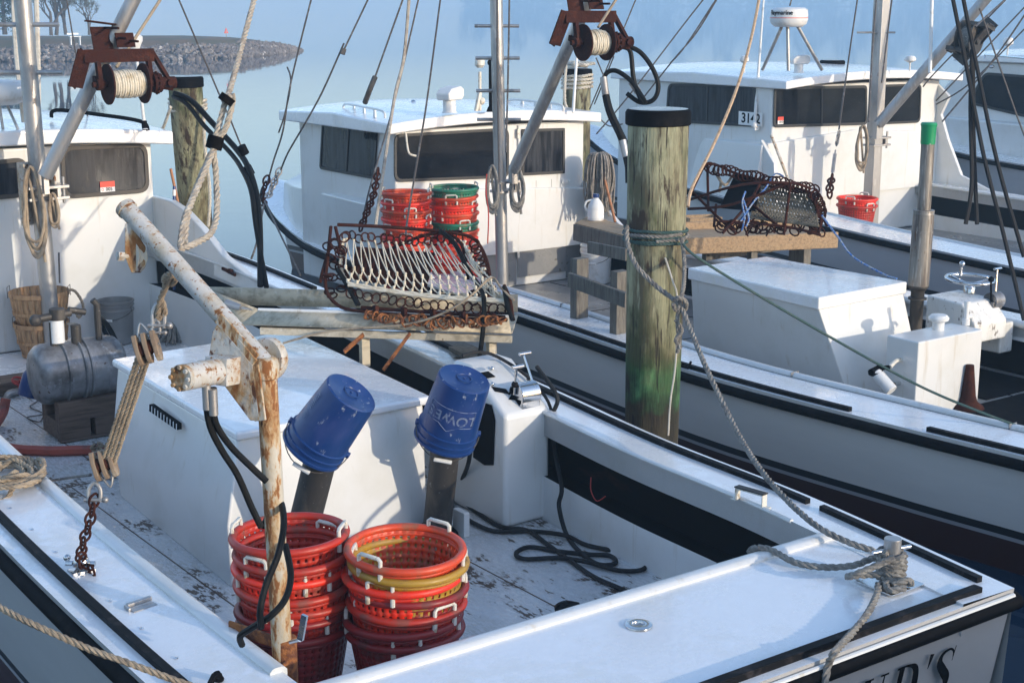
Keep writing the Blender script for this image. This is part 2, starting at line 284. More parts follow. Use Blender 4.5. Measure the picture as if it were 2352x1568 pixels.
def thing(name, loc, label, cat, group=None):
    o = bpy.data.objects.new(name, None); COL.objects.link(o); o.location = Vector(loc); o.empty_display_size = .1
    o['_o'] = tuple(loc); return tag(o, label, cat, group)
def dup(root, loc=None, rotz=None, label=None, swap=None):
    def cp(o, par):
        c = o.copy(); COL.objects.link(c); c.parent = par
        if swap and o.type == 'MESH' and o.name.split('.')[0] in swap: c.data = swap[o.name.split('.')[0]]
        for ch in o.children: cp(ch, c)
        return c
    r = cp(root, None)
    if loc is not None: r.location = loc
    if rotz is not None: r.rotation_euler = (r.rotation_euler[0], r.rotation_euler[1], rotz)
    if label: r['label'] = label
    return r
def text_mesh(txt, size, mt, parent, Mx, shear=0, name='lettering', depth=.0015, bend=None, bold=0, sx=1):
    cu = bpy.data.curves.new(name, 'FONT'); cu.body = txt; cu.size = size; cu.shear = shear; cu.extrude = depth; cu.align_x = 'CENTER'; cu.align_y = 'CENTER'; cu.offset = bold
    tmp = bpy.data.objects.new('tmp', cu); COL.objects.link(tmp); dg = bpy.context.evaluated_depsgraph_get()
    me = bpy.data.meshes.new_from_object(tmp.evaluated_get(dg)); bpy.data.objects.remove(tmp)
    o_ = Vector(parent['_o']) if '_o' in parent else Vector((0, 0, 0))
    for v in me.vertices:
        p = Vector((v.co.x * sx, v.co.y, v.co.z)); p = bend(p) if bend else p; v.co = (Mx @ p) - o_
    me.materials.clear(); me.materials.append(mt); ob = bpy.data.objects.new(name, me); COL.objects.link(ob); ob.parent = parent; ob['_o'] = tuple(o_); return ob
def frame_M(o, x, y):
    x = Vector(x).normalized(); z = x.cross(Vector(y)).normalized(); y = z.cross(x)
    return Matrix(((x.x, y.x, z.x, o[0]), (x.y, y.y, z.y, o[1]), (x.z, y.z, z.z, o[2]), (0, 0, 0, 1)))
def axis_M(a, b):
    a = Vector(a); b = Vector(b); z = (b - a).normalized(); x, y = perp(z); return Matrix(((x.x, y.x, z.x, a.x), (x.y, y.y, z.y, a.y), (x.z, y.z, z.z, a.z), (0, 0, 0, 1)))
def round_poly(P, r, k=5):
    out = []; n = len(P)
    for i in range(n):
        p = P[i]; a = (P[i - 1] - p).normalized(); b = (P[(i + 1) % n] - p).normalized()
        for j in range(k + 1):
            t = j / k; out.append((p + a * r) * (1 - t) ** 2 + p * 2 * t * (1 - t) + (p + b * r) * t * t)
    return out
def inset_poly(P, d):
    c = sum(P, Vector()) / len(P); n = len(P); out = []
    nrm = (P[1] - P[0]).cross(P[2] - P[1]).normalized()
    for i in range(n):
        a = (P[i] - P[i - 1]).normalized(); b = (P[(i + 1) % n] - P[i]).normalized(); na = nrm.cross(a); nb = nrm.cross(b)
        m = (na + nb).normalized(); out.append(P[i] + m * d / max(.5, m.dot(na)))
    return out
def window(parent, P, out, rad=.06, fw=.03, glass='glass', gasket='gasket', mull=(), name='window'):
    """framed window lying on a wall: P the four corners, out the wall's outward normal"""
    P = [Vector(p) for p in P]; out = Vector(out).normalized()
    if (P[1] - P[0]).cross(P[2] - P[1]).dot(out) < 0: P = P[::-1]
    A = round_poly(P, rad); B = round_poly(inset_poly(P, fw), max(.01, rad - fw * .6)); n = len(A); mb = MB()
    vs = [p + out * .002 for p in A] + [p + out * .018 for p in A] + [p + out * .018 for p in B] + [p + out * .002 for p in B]
    fs = []
    for k in range(3):
        for i in range(n): fs.append((k * n + i, k * n + (i + 1) % n, (k + 1) * n + (i + 1) % n, (k + 1) * n + i))
    mb.add(vs, fs)
    for t in mull:
        a = P[0].lerp(P[1], t); b = P[3].lerp(P[2], t); up = b - a
        a = a + up * .06; b = b - up * .06; mb.bar(a + out * .012, b + out * .012, .03, .014, up=out)
    fr = mb.build(name, M[gasket], parent, bevel=.003)
    pb = MB(); pb.prism([p + out * .003 for p in B], out * .005); pb.build('pane', M[glass], fr)
    return fr
# ------------------------------------------------------------------ boats
def interp(L, y):
    if y <= L[0][0]: a, b = L[0], L[1]
    elif y >= L[-1][0]: a, b = L[-2], L[-1]
    else:
        for i in range(len(L) - 1):
            if L[i][0] <= y <= L[i + 1][0]: a, b = L[i], L[i + 1]; break
    t = max(0, min(1, (y - a[0]) / (b[0] - a[0]))); return [a[k] + (b[k] - a[k]) * t for k in (1, 2)]
def dense(L, step=.35):
    P = smooth_path([(a[1], a[0], a[2]) for a in L], 6); return [(p.y, p.x, p.z) for p in P]
def offset_side(L, d, dz=0): return [(y, x + d, z + dz) for y, x, z in L]
def sweep_lip(mb, P, w, h):
    P = [Vector(p) for p in P]; vs = []; n = len(P); cs = [(-w / 2, -.01), (-w / 2, h * .6), (-w * .36, h * .9), (-w * .2, h), (w * .2, h), (w * .36, h * .9), (w / 2, h * .6), (w / 2, -.01)]
    for i, p in enumerate(P):
        d = (P[min(i + 1, n - 1)] - P[max(i - 1, 0)]).normalized(); sd = Vector((d.y, -d.x, 0)).normalized()
        vs += [p + sd * a + Vector((0, 0, b)) for a, b in cs]
    m = len(cs); mb.add(vs, [(i * m + k, i * m + (k + 1) % m, (i + 1) * m + (k + 1) % m, (i + 1) * m + k) for i in range(n - 1) for k in range(m)] + [tuple(range(m)), tuple(range((n - 1) * m, n * m))])
def make_hull(t, port, stbd, yaft, ycab, win, mhull, mdeck, mfloor, zf, slot=None, foredeck=True, crown=.06, lip=.022, lipbox=False):
    port = dense(port); stbd = dense(stbd); y0 = port[0][0]
    mb = MB()
    for L, sgn in ((port, 1), (stbd, -1)):
        vs = []; fs = []; ymax = L[-1][0]
        for y, x, z in L:
            s = max(0, (y - (ymax - 5.5)) / 5.5); hb = abs(interp(port, y)[0] - interp(stbd, y)[0]) / 2 - .01
            for zz, ins in ((z, 0), (z * .66 + .1, .02 + .70 * s), (z * .33 + .1, .05 + 1.25 * s), (-.35, .22 + 1.6 * s)):
                vs.append((x + sgn * min(ins, max(hb, 0)), y - s * s * .8 * (1 - max(0, zz) / z), zz))
        for i in range(len(L) - 1):
            for k in range(3): fs.append((i * 4 + k, i * 4 + k + 1, i * 4 + k + 5, i * 4 + k + 4))
        mb.add(vs, fs)
    a = port[0]; b = stbd[0]; n = 12
    top = [(a[1] + (b[1] - a[1]) * i / n, y0, a[2]) for i in range(n + 1)]; bot = [(a[1] + .22 + (b[1] - a[1] - .44) * i / n, y0 + .12, -.35) for i in range(n + 1)]
    mb.add(top + bot, [(i, i + 1, n + 2 + i, n + 1 + i) for i in range(n)])
    mb.build('hull', mhull, t)
    # side decks, aft deck
    mb = MB(); wp, ws = win
    for L, wd in ((port, wp), (stbd, -ws)):
        vs = []; fs = []; LL = [l for l in L if l[0] <= ycab + (0 if not foredeck else 1.2)]
        for y, x, z in LL: vs += [(x, y, z), (x + wd, y, z + .012), (x + wd, y, z - .13), (x + wd + math.copysign(.02, wd), y, z - .13)]
        for i in range(len(LL) - 1):
            for k in (0, 1): fs.append((i * 4 + k, i * 4 + k + 1, i * 4 + k + 5, i * 4 + k + 4))
        mb.add(vs, fs)
    xa = a[1] + wp; xb = b[1] - ws; za = a[2]
    pz = interp(port, yaft); sz = interp(stbd, yaft); xa1 = pz[0] + wp; xb1 = sz[0] - ws; mb.add([(xa, y0, za), (xb, y0, za), (xb1, yaft, sz[1] + .012), (xa1, yaft, pz[1] + .012), (xa1, yaft, zf), (xb1, yaft, zf)], [(0, 1, 2, 3), (3, 2, 5, 4)])
    mb.build('side_deck', mdeck, t)
    # coaming lip
    mb = MB(); zl = .010
    pl = [(x + wp, y, z + zl) for y, x, z in port if yaft <= y <= ycab]; sl = [(x - ws, y, z + zl) for y, x, z in stbd if yaft <= y <= ycab]
    pz = interp(port, yaft); sz = interp(stbd, yaft)
    path = pl[::-1] + [(pz[0] + wp, yaft, pz[1] + zl)] + [(sz[0] - ws, yaft, sz[1] + zl)] + sl
    if lipbox:
        sweep_lip(mb, [(x - .015, y, z - .012) for x, y, z in pl], .07, .036); sweep_lip(mb, [(pz[0] + wp - .05, yaft - .02, pz[1]), (sz[0] - ws + .03, yaft - .02, sz[1])], .075, .036); mb.tube(sl, .012, 8)
    else:
     for seg in (pl, [(pz[0] + wp - .01, yaft, pz[1] + zl), (sz[0] - ws + .01, yaft, sz[1] + zl)], sl): mb.tube(seg, lip, 10)
    mb.build('coaming_lip', M['gel'], t)
    # inner walls with the dark storage slot under the starboard side deck
    mb = MB(); mk = MB()
    for L, wd, sg in ((port, wp, 1), (stbd, -ws, -1)):
        LL = [(l[0], l[1], l[2]) for l in L if yaft - .05 <= l[0] <= ycab]
        LL = [(yaft, *interp(L, yaft))] + [l for l in LL if l[0] > yaft] + [(ycab, *interp(L, ycab))]
        m = len(LL); a_, b_ = slot or (.13, .38); v1 = []; v2 = []; v3 = []
        for y, x, z in LL:
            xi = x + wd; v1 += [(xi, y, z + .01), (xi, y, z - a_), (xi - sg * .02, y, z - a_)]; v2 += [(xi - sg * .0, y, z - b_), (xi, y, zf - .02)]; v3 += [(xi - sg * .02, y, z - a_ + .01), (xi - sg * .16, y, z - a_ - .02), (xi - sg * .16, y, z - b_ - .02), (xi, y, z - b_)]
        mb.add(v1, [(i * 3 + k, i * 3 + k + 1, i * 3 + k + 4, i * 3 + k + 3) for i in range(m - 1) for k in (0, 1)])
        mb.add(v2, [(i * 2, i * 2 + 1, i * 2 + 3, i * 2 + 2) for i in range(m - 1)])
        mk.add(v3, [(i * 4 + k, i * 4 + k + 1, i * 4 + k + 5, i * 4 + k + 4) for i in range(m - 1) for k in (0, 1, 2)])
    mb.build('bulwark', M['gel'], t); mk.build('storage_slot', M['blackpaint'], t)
    # cockpit floor
    mb = MB(); L1 = interp(port, yaft); x0 = L1[0] + wp - .02; ys = [yaft + (ycab - yaft) * i / 8 for i in range(9)]
    vs = []
    for y in ys: vs += [(interp(port, y)[0] + wp + .0, y, zf), (interp(stbd, y)[0] - ws, y, zf)]
    mb.add(vs, [(i * 2, i * 2 + 1, i * 2 + 3, i * 2 + 2) for i in range(8)]); mb.build('cockpit_floor', mfloor, t)
    # rub rail and trim
    mb = MB(); rl = [(x - .012, y, z - .055) for y, x, z in port][::-1]; rr = [(x + .012, y, z - .055) for y, x, z in stbd]
    mb.tube(rl + [(port[0][1] - .01, y0 - .012, a[2] - .055), (stbd[0][1] + .01, y0 - .012, a[2] - .055)], .034, 10)
    mb.tube(rr, .034, 10); mb.build('rub_rail', M['black'], t)
    # foredeck
    if foredeck:
        mb = MB(); N = 16; yt = min(port[-1][0], stbd[-1][0]); vs = []
        for i in range(N + 1):
            y = ycab + (yt - ycab) * i / N; p = interp(port, y); s_ = interp(stbd, y)
            for k in range(9):
                u = k / 8; vs.append((p[0] + (s_[0] - p[0]) * u, y, p[1] * (1 - u) + s_[1] * u + crown * 4 * u * (1 - u) - .002))
        mb.add(vs, [(i * 9 + k, i * 9 + k + 1, i * 9 + k + 10, i * 9 + k + 9) for i in range(N) for k in range(8)]); mb.build('foredeck', mdeck, t)
    return port, stbd
def trim_strip(t, L, off, segs, w_=.035, h_=.028):
    mb = MB()
    for y0, y1 in segs:
        P = [(y0, *interp(L, y0))] + [l for l in L if y0 < l[0] < y1] + [(y1, *interp(L, y1))]; vs = []
        for y, x, z in P: vs += [(x + off, y, z - .003), (x + off + w_, y, z - .003), (x + off + w_, y, z + h_), (x + off, y, z + h_)]
        n = len(P); mb.add(vs, [(i * 4 + k, i * 4 + (k + 1) % 4, (i + 1) * 4 + (k + 1) % 4, (i + 1) * 4 + k) for i in range(n - 1) for k in range(4)] + [(0, 1, 2, 3), tuple(range((n - 1) * 4, n * 4))])
    return mb.build('trim_strip', M['trim'], t)
def make_roof(t, x0, x1, y0, y1, z, th, crown, skirt=.0, mt='gel_wet', xtra=0):
    """crowned cabin top; z is the underside at the sides"""
    N = 14; mb = MB(); vs = []
    def zc(u): return crown * 4 * u * (1 - u)
    for y in (y0, y0 + (y1 - y0) * .5, y1):
        for k in range(N + 1):
            u = k / N; vs.append((x0 + (x1 - x0) * u, y, z + th + zc(u) + (.05 if y == (y0 + (y1 - y0) * .5) else 0)))
        for k in range(N + 1):
            u = k / N; vs.append((x0 + (x1 - x0) * u, y, z + zc(u) * .9))
    W = (N + 1) * 2; fs = []
    for r in range(2):
        b = r * W; c = b + W
        for k in range(N): fs += [(b + k, b + k + 1, c + k + 1, c + k), (b + N + 1 + k, c + N + 1 + k, c + N + 2 + k, b + N + 2 + k)]
        fs += [(b, c, c + N + 1, b + N + 1), (b + N, b + 2 * N + 1, c + 2 * N + 1, c + N)]
    for k in range(N): fs += [(k, N + 1 + k, N + 2 + k, k + 1), (2 * W + k, 2 * W + k + 1, 2 * W + N + 2 + k, 2 * W + N + 1 + k)]
    mb.add(vs, fs); return mb.build('roof', M[mt], t, bevel=.018, seg=3)
def dome_antenna(t, p, h=.16, r=.045, name='antenna', m='whiteplastic'):
    mb = MB(); x, y, z = p; mb.lathe([(.012, 0), (.012, h * .5), (.02, h * .55), (r, h * .68), (r, h * .8), (r * .75, h * .95), (.001, h)], 16, Matrix.Translation(Vector(p)))
    return mb.build(name, M[m], t)
def scoop_vent(t, p, s=1, ang=0):
    mb = MB(); Mx = Matrix.Translation(Vector(p)) @ Matrix.Rotation(ang, 4, 'Z')
    mb.lathe([(.085 * s, 0), (.075 * s, .01), (.068 * s, .02), (.066 * s, .14 * s)], 20, Mx)
    pr_ = [(-.11, .13), (.12, .13), (.15, .17), (.15, .24), (.10, .27), (-.06, .25), (-.12, .20)]
    mb.prism([Mx @ Vector((a * s, -.085 * s, b * s)) for a, b in pr_], Mx.to_3x3() @ Vector((0, .17 * s, 0)))
    return mb.build('scoop_vent', M['whiteplastic'], t, bevel=.015)
def grab_rail(t, pts, m='gel', h=.07, r=.012, n=4, w_=.03):
    mb = MB(); P = [Vector(p) for p in pts]; a, b = P[0], P[-1]; up = Vector((0, 0, h))
    mb.tube([a, a.lerp(b, .05) + up, a.lerp(b, .5) + up * 1.1, a.lerp(b, .95) + up, b], r * 1.1, 8, k=4)
    for i in range(1, n): c = a.lerp(b, i / n); mb.prism([c + (b - a).normalized() * k - Vector((0, 0, .01)) for k in (-.035,)] + [c + (b - a).normalized() * .035 - Vector((0, 0, .01)), c + (b - a).normalized() * .02 + up, c - (b - a).normalized() * .02 + up], (r * 1.6, 0, 0))
    return mb.build('grab_rail', M[m], t, bevel=.004)
def rungs(parent, a, b, zs, L_=.21, r=.015, axis=Vector((.81, -.59, 0)), lean=0):
    a = Vector(a); b = Vector(b)
    for z in zs:
        c = a.lerp(b, (z - a.z) / (b.z - a.z)); mb = MB(); mb.cyl(c - axis * L_, c + axis * L_, r, n=10); mb.build('rung', M['alu'], parent)
def winch(t, c, L_=.36, Rr=.17, full=True, clampdir=Vector((0, 0, 1)), rot=None, boom=None):
    """hydraulic line winch bolted to a boom: two flanges, wound rope, angle-iron frame, motor"""
    c = Vector(c); X3 = rot or Matrix.Identity(3)
    def W(x, y, z): return c + X3 @ Vector((x, y, z))
    fr = MB(); h = L_ / 2
    ax = X3 @ Vector((1, 0, 0)); yx = X3 @ Vector((0, 1, 0)); zx = X3 @ Vector((0, 0, 1))
    W0 = W
    def W(x, y, z): return W0(x, y, z * .77 if z > .2 else z)
    # top beam (angle iron) and back plate to the boom
    fr.bar(W(-h - .17, .05, .33), W(h + .10, .05, .33), .09, .012, up=zx); fr.bar(W(-h - .17, .005, .28), W(h + .10, .005, .28), .012, .10, up=zx)
    fr.bar(W(-h - .16, .0, .34), W(-h - .22, .10, -.02), .012, .12, up=ax); fr.bar(W(-h - .16, .05, .34), W(-h - .22, .15, -.02), .09, .012, up=ax)
    for s in (-1, 1):
        x = s * (h + .06); fr.bar(W(x, .04, .30), W(x, -.02, -.03), .05, .035, up=ax); fr.bar(W(x, .12, .04), W(x, -.03, .0), .05, .03, up=ax)
        fr.cyl(W(x - .03 * s, 0, 0), W(x + .03 * s, 0, 0), .045, n=14)
    fr.bar(W(h + .10, .05, .31), W(h + .20, -.02, .02), .045, .03, up=ax); fr.bar(W(h + .05, .05, -.02), W(h + .24, .0, -.05), .05, .03, up=zx)
    fr.bar(W(-.12, .10, .31), W(-.12, .16, .56), .16, .012, up=yx); fr.bar(W(.03, .02, .36), W(.03, .06, .50), .15, .012, up=yx); fr.bar(W(-.22, .2, .62), W(.0, .14, .58), .012, .14, up=yx)
    for x, z in ((-.02, .45), (.07, .42), (-.08, .55)): fr.cyl(W(x, -.12, z), W(x, .16, z), .01, n=8)
    fo = fr.build('frame', M['rust'], t, bevel=.004); W = W0
    sp = MB()
    for s in (-1, 1): sp.lathe([(.001, -.006), (Rr, -.006), (Rr, .006), (.001, .006)], 36, axis_M(W(s * h, 0, 0), W(s * (h + .01), 0, 0)))
    sp.cyl(W(-h - .12, 0, 0), W(h + .12, 0, 0), .022, n=12)
    so = sp.build('drum', M['rust'], t)
    rp_ = MB(); n = int(L_ / .022); pts = []
    for i in range(n * 14 + 1):
        a = 2 * math.pi * i / 14; r = .088 + .012 * math.sin(i / (n * 14) * math.pi) + .003 * math.sin(i * .7); x = -h + .02 + (L_ - .04) * i / (n * 14); pts.append(W(x, r * math.cos(a), r * math.sin(a)))
    rp_.tube(pts, .0125, 6); rp_.cyl(W(-h, 0, 0), W(h, 0, 0), .086, n=20)
    rp_.build('wound_rope', M['cotton'], t)
    mo = MB(); mo.cyl(W(h + .07, 0, .0), W(h + .14, 0, 0), .075, n=18); mo.cyl(W(h + .14, 0, 0), W(h + .26, 0, .0), .048, n=14); mo.cyl(W(h + .2, -.07, 0), W(h + .2, .05, 0), .03, n=10)
    for i in range(12): a = i * math.pi / 6; mo.box((-.008, -.012, -.012), (.008, .012, .012), X3 @ Matrix.Rotation(a, 3, 'X'), W(h + .105, .078 * math.cos(a), .078 * math.sin(a)))
    mo.build('hydraulic_motor', M['rust'], t, bevel=.004)
    return fo
def mast_clamp(t, c, r=.08):
    mb = MB(); x, y, z = c
    for dz in (-.045, .045): mb.box((x - r - .04, y - r - .02, z + dz - .012), (x + r + .12, y + r + .01, z + dz + .012))
    mb.box((x + r + .02, y - r - .015, z - .045), (x + r + .05, y - .02, z + .045)); mb.box((x - r - .02, y - r - .018, z - .045), (x - r + .0, y - r + .01, z + .045)); mb.cyl((x + r + .085, y - .06, z - .09), (x + r + .085, y - .06, z + .12), .014, n=8)
    return mb.build('boom_clamp', M['alu'], t, bevel=.004)
def text_on(parent, s, c, size, xdir, ydir, m='ink', **k): return text_mesh(s, size, M[m], parent, frame_M(Vector(c), xdir, ydir), **k)
def box_lid(t, P, th, name='engine_box', dirt=None): pass

# ================================================================== BOAT A (nearest)
oA = Vector((3.6, 8, 0))
A = thing('workboat', oA, 'nearest white workboat with rusty davit, blue-capped exhausts and open cockpit', 'boat')
pA = [(3.48, 1.86, 1.05), (4.8, 1.83, 1.055), (6.5, 1.84, 1.07), (8.5, 1.88, 1.14), (11, 1.98, 1.27), (13, 2.2, 1.36), (15.5, 2.75, 1.5), (18, 3.75, 1.62)]
sA = [(3.48, 5.14, 1.05), (4.8, 5.32, 1.055), (5.9, 5.36, 1.07), (7.2, 5.42, 1.13), (9.9, 5.42, 1.30), (11.7, 5.4, 1.37), (13.5, 5.2, 1.42), (15.5, 4.7, 1.52), (18, 3.8, 1.62)]
PA, SA = make_hull(A, pA, sA, 4.35, 12.4, (.43, .34), M['hullA'], M['gel_wet'], M['floor'], .45, lipbox=True)
trim_strip(A, PA, .075, [(4.05, 7.9), (8.3, 12)]); trim_strip(A, SA, -.11, [(3.6, 4.62), (4.72, 7.35), (7.5, 9.6), (9.9, 11.9)])
mb = MB(); mb.box((2.1, 3.52, 1.048), (4.98, 3.565, 1.08)); mb.build('trim_strip', M['trim'], A, bevel=.004)
mb = MB(); mb.tube([(1.9, 3.468, 1.025), (5.12, 3.468, 1.025)], .012, 8); mb.build('transom_lip', M['gel'], A)
# raised platform, step board
mb = MB(); mb.box((2.42, 11.62, .45), (5.07, 12.4, .552)); mb.build('raised_platform', M['gel_wet'], A, bevel=.01)
mb = MB(); mb.box((2.42, 11.36, .452), (5.07, 11.62, .56)); mb.build('step_board', M['wood_brown'], A, bevel=.008)
# floor seams
mb = MB()
for x, y0, y1 in ((3.0, 4.5, 8.9), (4.32, 4.5, 6.7), (3.3, 8.9, 11.3), (4.6, 9.4, 11.3)): mb.box((x - .0035, y0, .4505), (x + .0035, y1, .453))
for y, x0, x1 in ((6.25, 2.35, 3.0), (8.9, 2.4, 3.3), (5.2, 3, 5.0)): mb.box((x0, y - .004, .4505), (x1, y + .004, .4535))
mb.build('floor_seam', M['wood_brown'], A)
# engine box with slanted sides and overhanging lid
mb = MB(); lo = [(3.10, 6.78, .452), (4.42, 6.92, .452), (4.55, 8.9, .452), (3.19, 8.56, .452)]; mi_ = [(3.10, 6.8, .78), (4.42, 6.93, .78), (4.55, 8.9, .78), (3.20, 8.66, .78)]; hi = [(3.24, 6.93, 1.2), (4.42, 6.95, 1.2), (4.6, 8.9, 1.2), (3.33, 8.84, 1.2)]
mb.add(lo + mi_ + hi, [(i + k * 4, (i + 1) % 4 + k * 4, (i + 1) % 4 + 4 + k * 4, i + 4 + k * 4) for k in (0, 1) for i in range(4)] + [(8, 9, 10, 11)])
eb = mb.build('engine_box', M['gel'], A, bevel=.02, seg=3)
mb = MB(); mb.prism([(3.22, 6.90, 1.195), (4.46, 6.92, 1.195), (4.64, 8.96, 1.195), (3.31, 8.88, 1.195)], (0, 0, .05)); mb.build('lid', M['gel_wet'], eb, bevel=.018, seg=3)
mb = MB(); vc = [q(*T(4, 1030, 1215), X=3.205), q(*T(4, 1220, 1350), X=3.205), q(*T(4, 1220, 1393), X=3.185), q(*T(4, 1030, 1262), X=3.185)]
mb.prism([p + Vector((-.002, 0, 0)) for p in vc], (.03, 0, 0)); v_ = mb.build('vent', M['blackpaint'], eb)
mb = MB()
for i in range(10): a_ = vc[0].lerp(vc[1], i / 9); b_ = vc[3].lerp(vc[2], i / 9); mb.bar(a_ + Vector((-.004, 0, 0)), b_ + Vector((-.004, 0, 0)), .004, .004)
mb.build('vent_louvre', M['gel'], v_)
mb = MB()
for i in range(26): y = 3.9 + i * .33; p = interp(SA, y); mb.lathe([(.009, 0), (.007, .003), (.001, .004)], 8, Matrix.Translation(Vector((p[0] - .045, y, p[1] + .003))))
for i in range(10): y = 3.9 + i * .33; p = interp(PA, y); mb.lathe([(.009, 0), (.007, .003), (.001, .004)], 8, Matrix.Translation(Vector((p[0] + .17, y, p[1] + .006))))
tag(mb.build('screw_heads', M['chrome'], A), kind='stuff')
# control pedestal
mb = MB(); pf = [(6.65, .452), (6.65, 1.13), (7.02, 1.36), (7.2, 1.36), (7.25, .452)]
mb.prism([(4.78, y, z) for y, z in pf], (.33, 0, 0)); ped = mb.build('control_pedestal', M['gel'], A, bevel=.03, seg=4)
mb = MB(); hp = [q(*p, X=4.772) for p in ((1098, 920), (1128, 930), (1136, 965), (1132, 1068), (1112, 1068), (1086, 1050), (1090, 960))]
mb.prism(hp, (.006, 0, 0)); mb.build('side_opening', M['blackpaint'], ped, bevel=.002)
nrm = Vector((0, -.23, .37)).normalized(); sl = Vector((0, .37, .23)).normalized()
def onp(u, v, h=0): return Vector((4.78 + u, 6.65, 1.13)) + sl * v + nrm * h
mb = MB(); mb.prism([onp(.05, .24, .001), onp(.13, .2, .001), onp(.13, .16, .001), onp(.05, .20, .001)], nrm * .004); mb.build('panel_cutout', M['blackpaint'], ped); mb = MB(); mb.prism([onp(.10, .12, .001), onp(.16, .1, .001), onp(.20, -.0 + .06, .001), onp(.15, .16, .001)], nrm * .004); mb.build('panel_cutout', M['blackpaint'], ped)
mb = MB(); mb.prism([onp(.02, .36, .001), onp(.10, .36, .001), onp(.12, .31, .001), onp(.05, .31, .001)], nrm * .004); mb.build('panel_cutout', M['blackpaint'], ped)
mb = MB(); mb.ball(onp(.06, .25, .012), .012); mb.ball(onp(.13, .37, .012), .012); mb.build('bolt', M['chrome'], ped)
mb = MB(); c0 = onp(.215, .1, .0); mb.cyl(c0 + Vector((-.075, 0, .035)), c0 + Vector((.06, 0, .035)), .072, n=24); mb.box((c0.x - .075, c0.y - .06, c0.z - .06), (c0.x + .06, c0.y + .06, c0.z + .02)); ct = mb.build('throttle_head', M['chrome'], ped, bevel=.006)
for dx, dy, dz in ((-.085, -.02, .17), (.07, .12, .20)):
    mb = MB(); b0 = c0 + Vector((dx, 0, .04)); tp = b0 + Vector((.0, dy, dz)); mb.cyl(b0, tp, .008, n=8); mb.cyl(tp - Vector((.03, 0, 0)), tp + Vector((.05, 0, 0)), .011, n=10); mb.build('lever', M['chrome'], ct)
mb = MB(); b0 = onp(.13, .16, 0); tp = b0 + nrm * .09 + sl * -.01; mb.cyl(b0, tp, .006, n=8); mb.ball(tp, .02); mb.build('knob_lever', M['black'], ped)
# exhaust stacks
for a_, b_, cap in (((3.38, 6.66, .452), q(756, 975, Y=6.25), 0), ((4.40, 6.80, .452), q(1030, 960, Y=6.55), 0)):
    mb = MB(); mb.cyl(a_, b_, .082, n=28); e_ = mb.build('exhaust_stack', M['exhaust'], A); e_['label'] = 'sooty exhaust stack under an upturned blue bucket'
    mb = MB(); mb.lathe([(.13, 0), (.125, .02), (.1, .035), (.09, .06), (.082, .06)], 24, Matrix.Translation(Vector(a_))); mb.build('collar', M['blackpaint'], e_)
mb = MB(); mb.box((4.50, 6.66, .452), (4.54, 6.78, .60)); mb.build('bracket', M['gel'], A, bevel=.006)
# cabin A
mb = MB(); mb.box((2.6, 12.4, .552), (5.1, 15.6, 2.27)); mb.build('cabin', M['gel'], A, bevel=.02, seg=3)
make_roof(A, 2.45, 5.235, 12.22, 15.3, 2.24, .115, .07)
wy = 12.39
for P_, gl, gk in (([T(1, 410, 1010), T(1, 1010, 985), T(1, 1028, 1325), T(1, 430, 1372)], 'glass_fog', 'gasket_brown'), ([(-140, 383), (60, 360), (62, 452), (-138, 470)], 'glass_fog', 'gasket_brown')):
    w_ = window(A, [q(a_, b_, Y=wy) for a_, b_ in P_], (0, -1, 0), rad=.10, fw=.035, glass=gl, gasket=gk)
    if P_[0][0] > 0:
        c1 = q(247, 430, Y=wy - .02); mb = MB(); mb.box((c1.x - .065, wy - .0225, c1.z + .0), (c1.x + .065, wy - .0205, c1.z + .05)); mb.build('sticker_top', M['red_label'], w_)
        mb = MB(); mb.box((c1.x - .065, wy - .0225, c1.z - .04), (c1.x + .065, wy - .0205, c1.z)); mb.build('sticker', M['white_label'], w_)
        text_on(w_, '005', (c1.x + .012, wy - .0235, c1.z - .018), .04, (1, 0, 0), (0, 0, 1), bold=.001, depth=.0004)
        mb = MB(); mb.ring((c1.x - .045, wy - .024, c1.z - .018), (0, 1, 0), .010, .002); mb.build('sticker_mark', M['red_label'], w_)
# starboard wing rising to the cabin
fp = [(12.45, 1.2), (12.45, 1.78), (12.0, 1.78), (11.72, 1.73), (11.4, 1.62), (11.0, 1.44), (10.5, 1.33), (9.95, 1.285), (9.3, 1.27), (10.7, 1.22), (11.5, 1.25)]
mb = MB(); mb.prism([(5.08, y, z) for y, z in fp], (.07, 0, 0)); wing = mb.build('cabin_wing', M['gel'], A, bevel=.015, seg=3)
mb = MB(); c = q(*T(4, 1600, 300), X=5.07); mb.bar(c + Vector((-.03, .12, .01)), c + Vector((-.03, -.12, -.01)), .02, .025); mb.box((c.x - .03, c.y - .03, c.z - .02), (c.x, c.y + .03, c.z + .02)); mb.build('cleat', M['rust'], wing, bevel=.005)
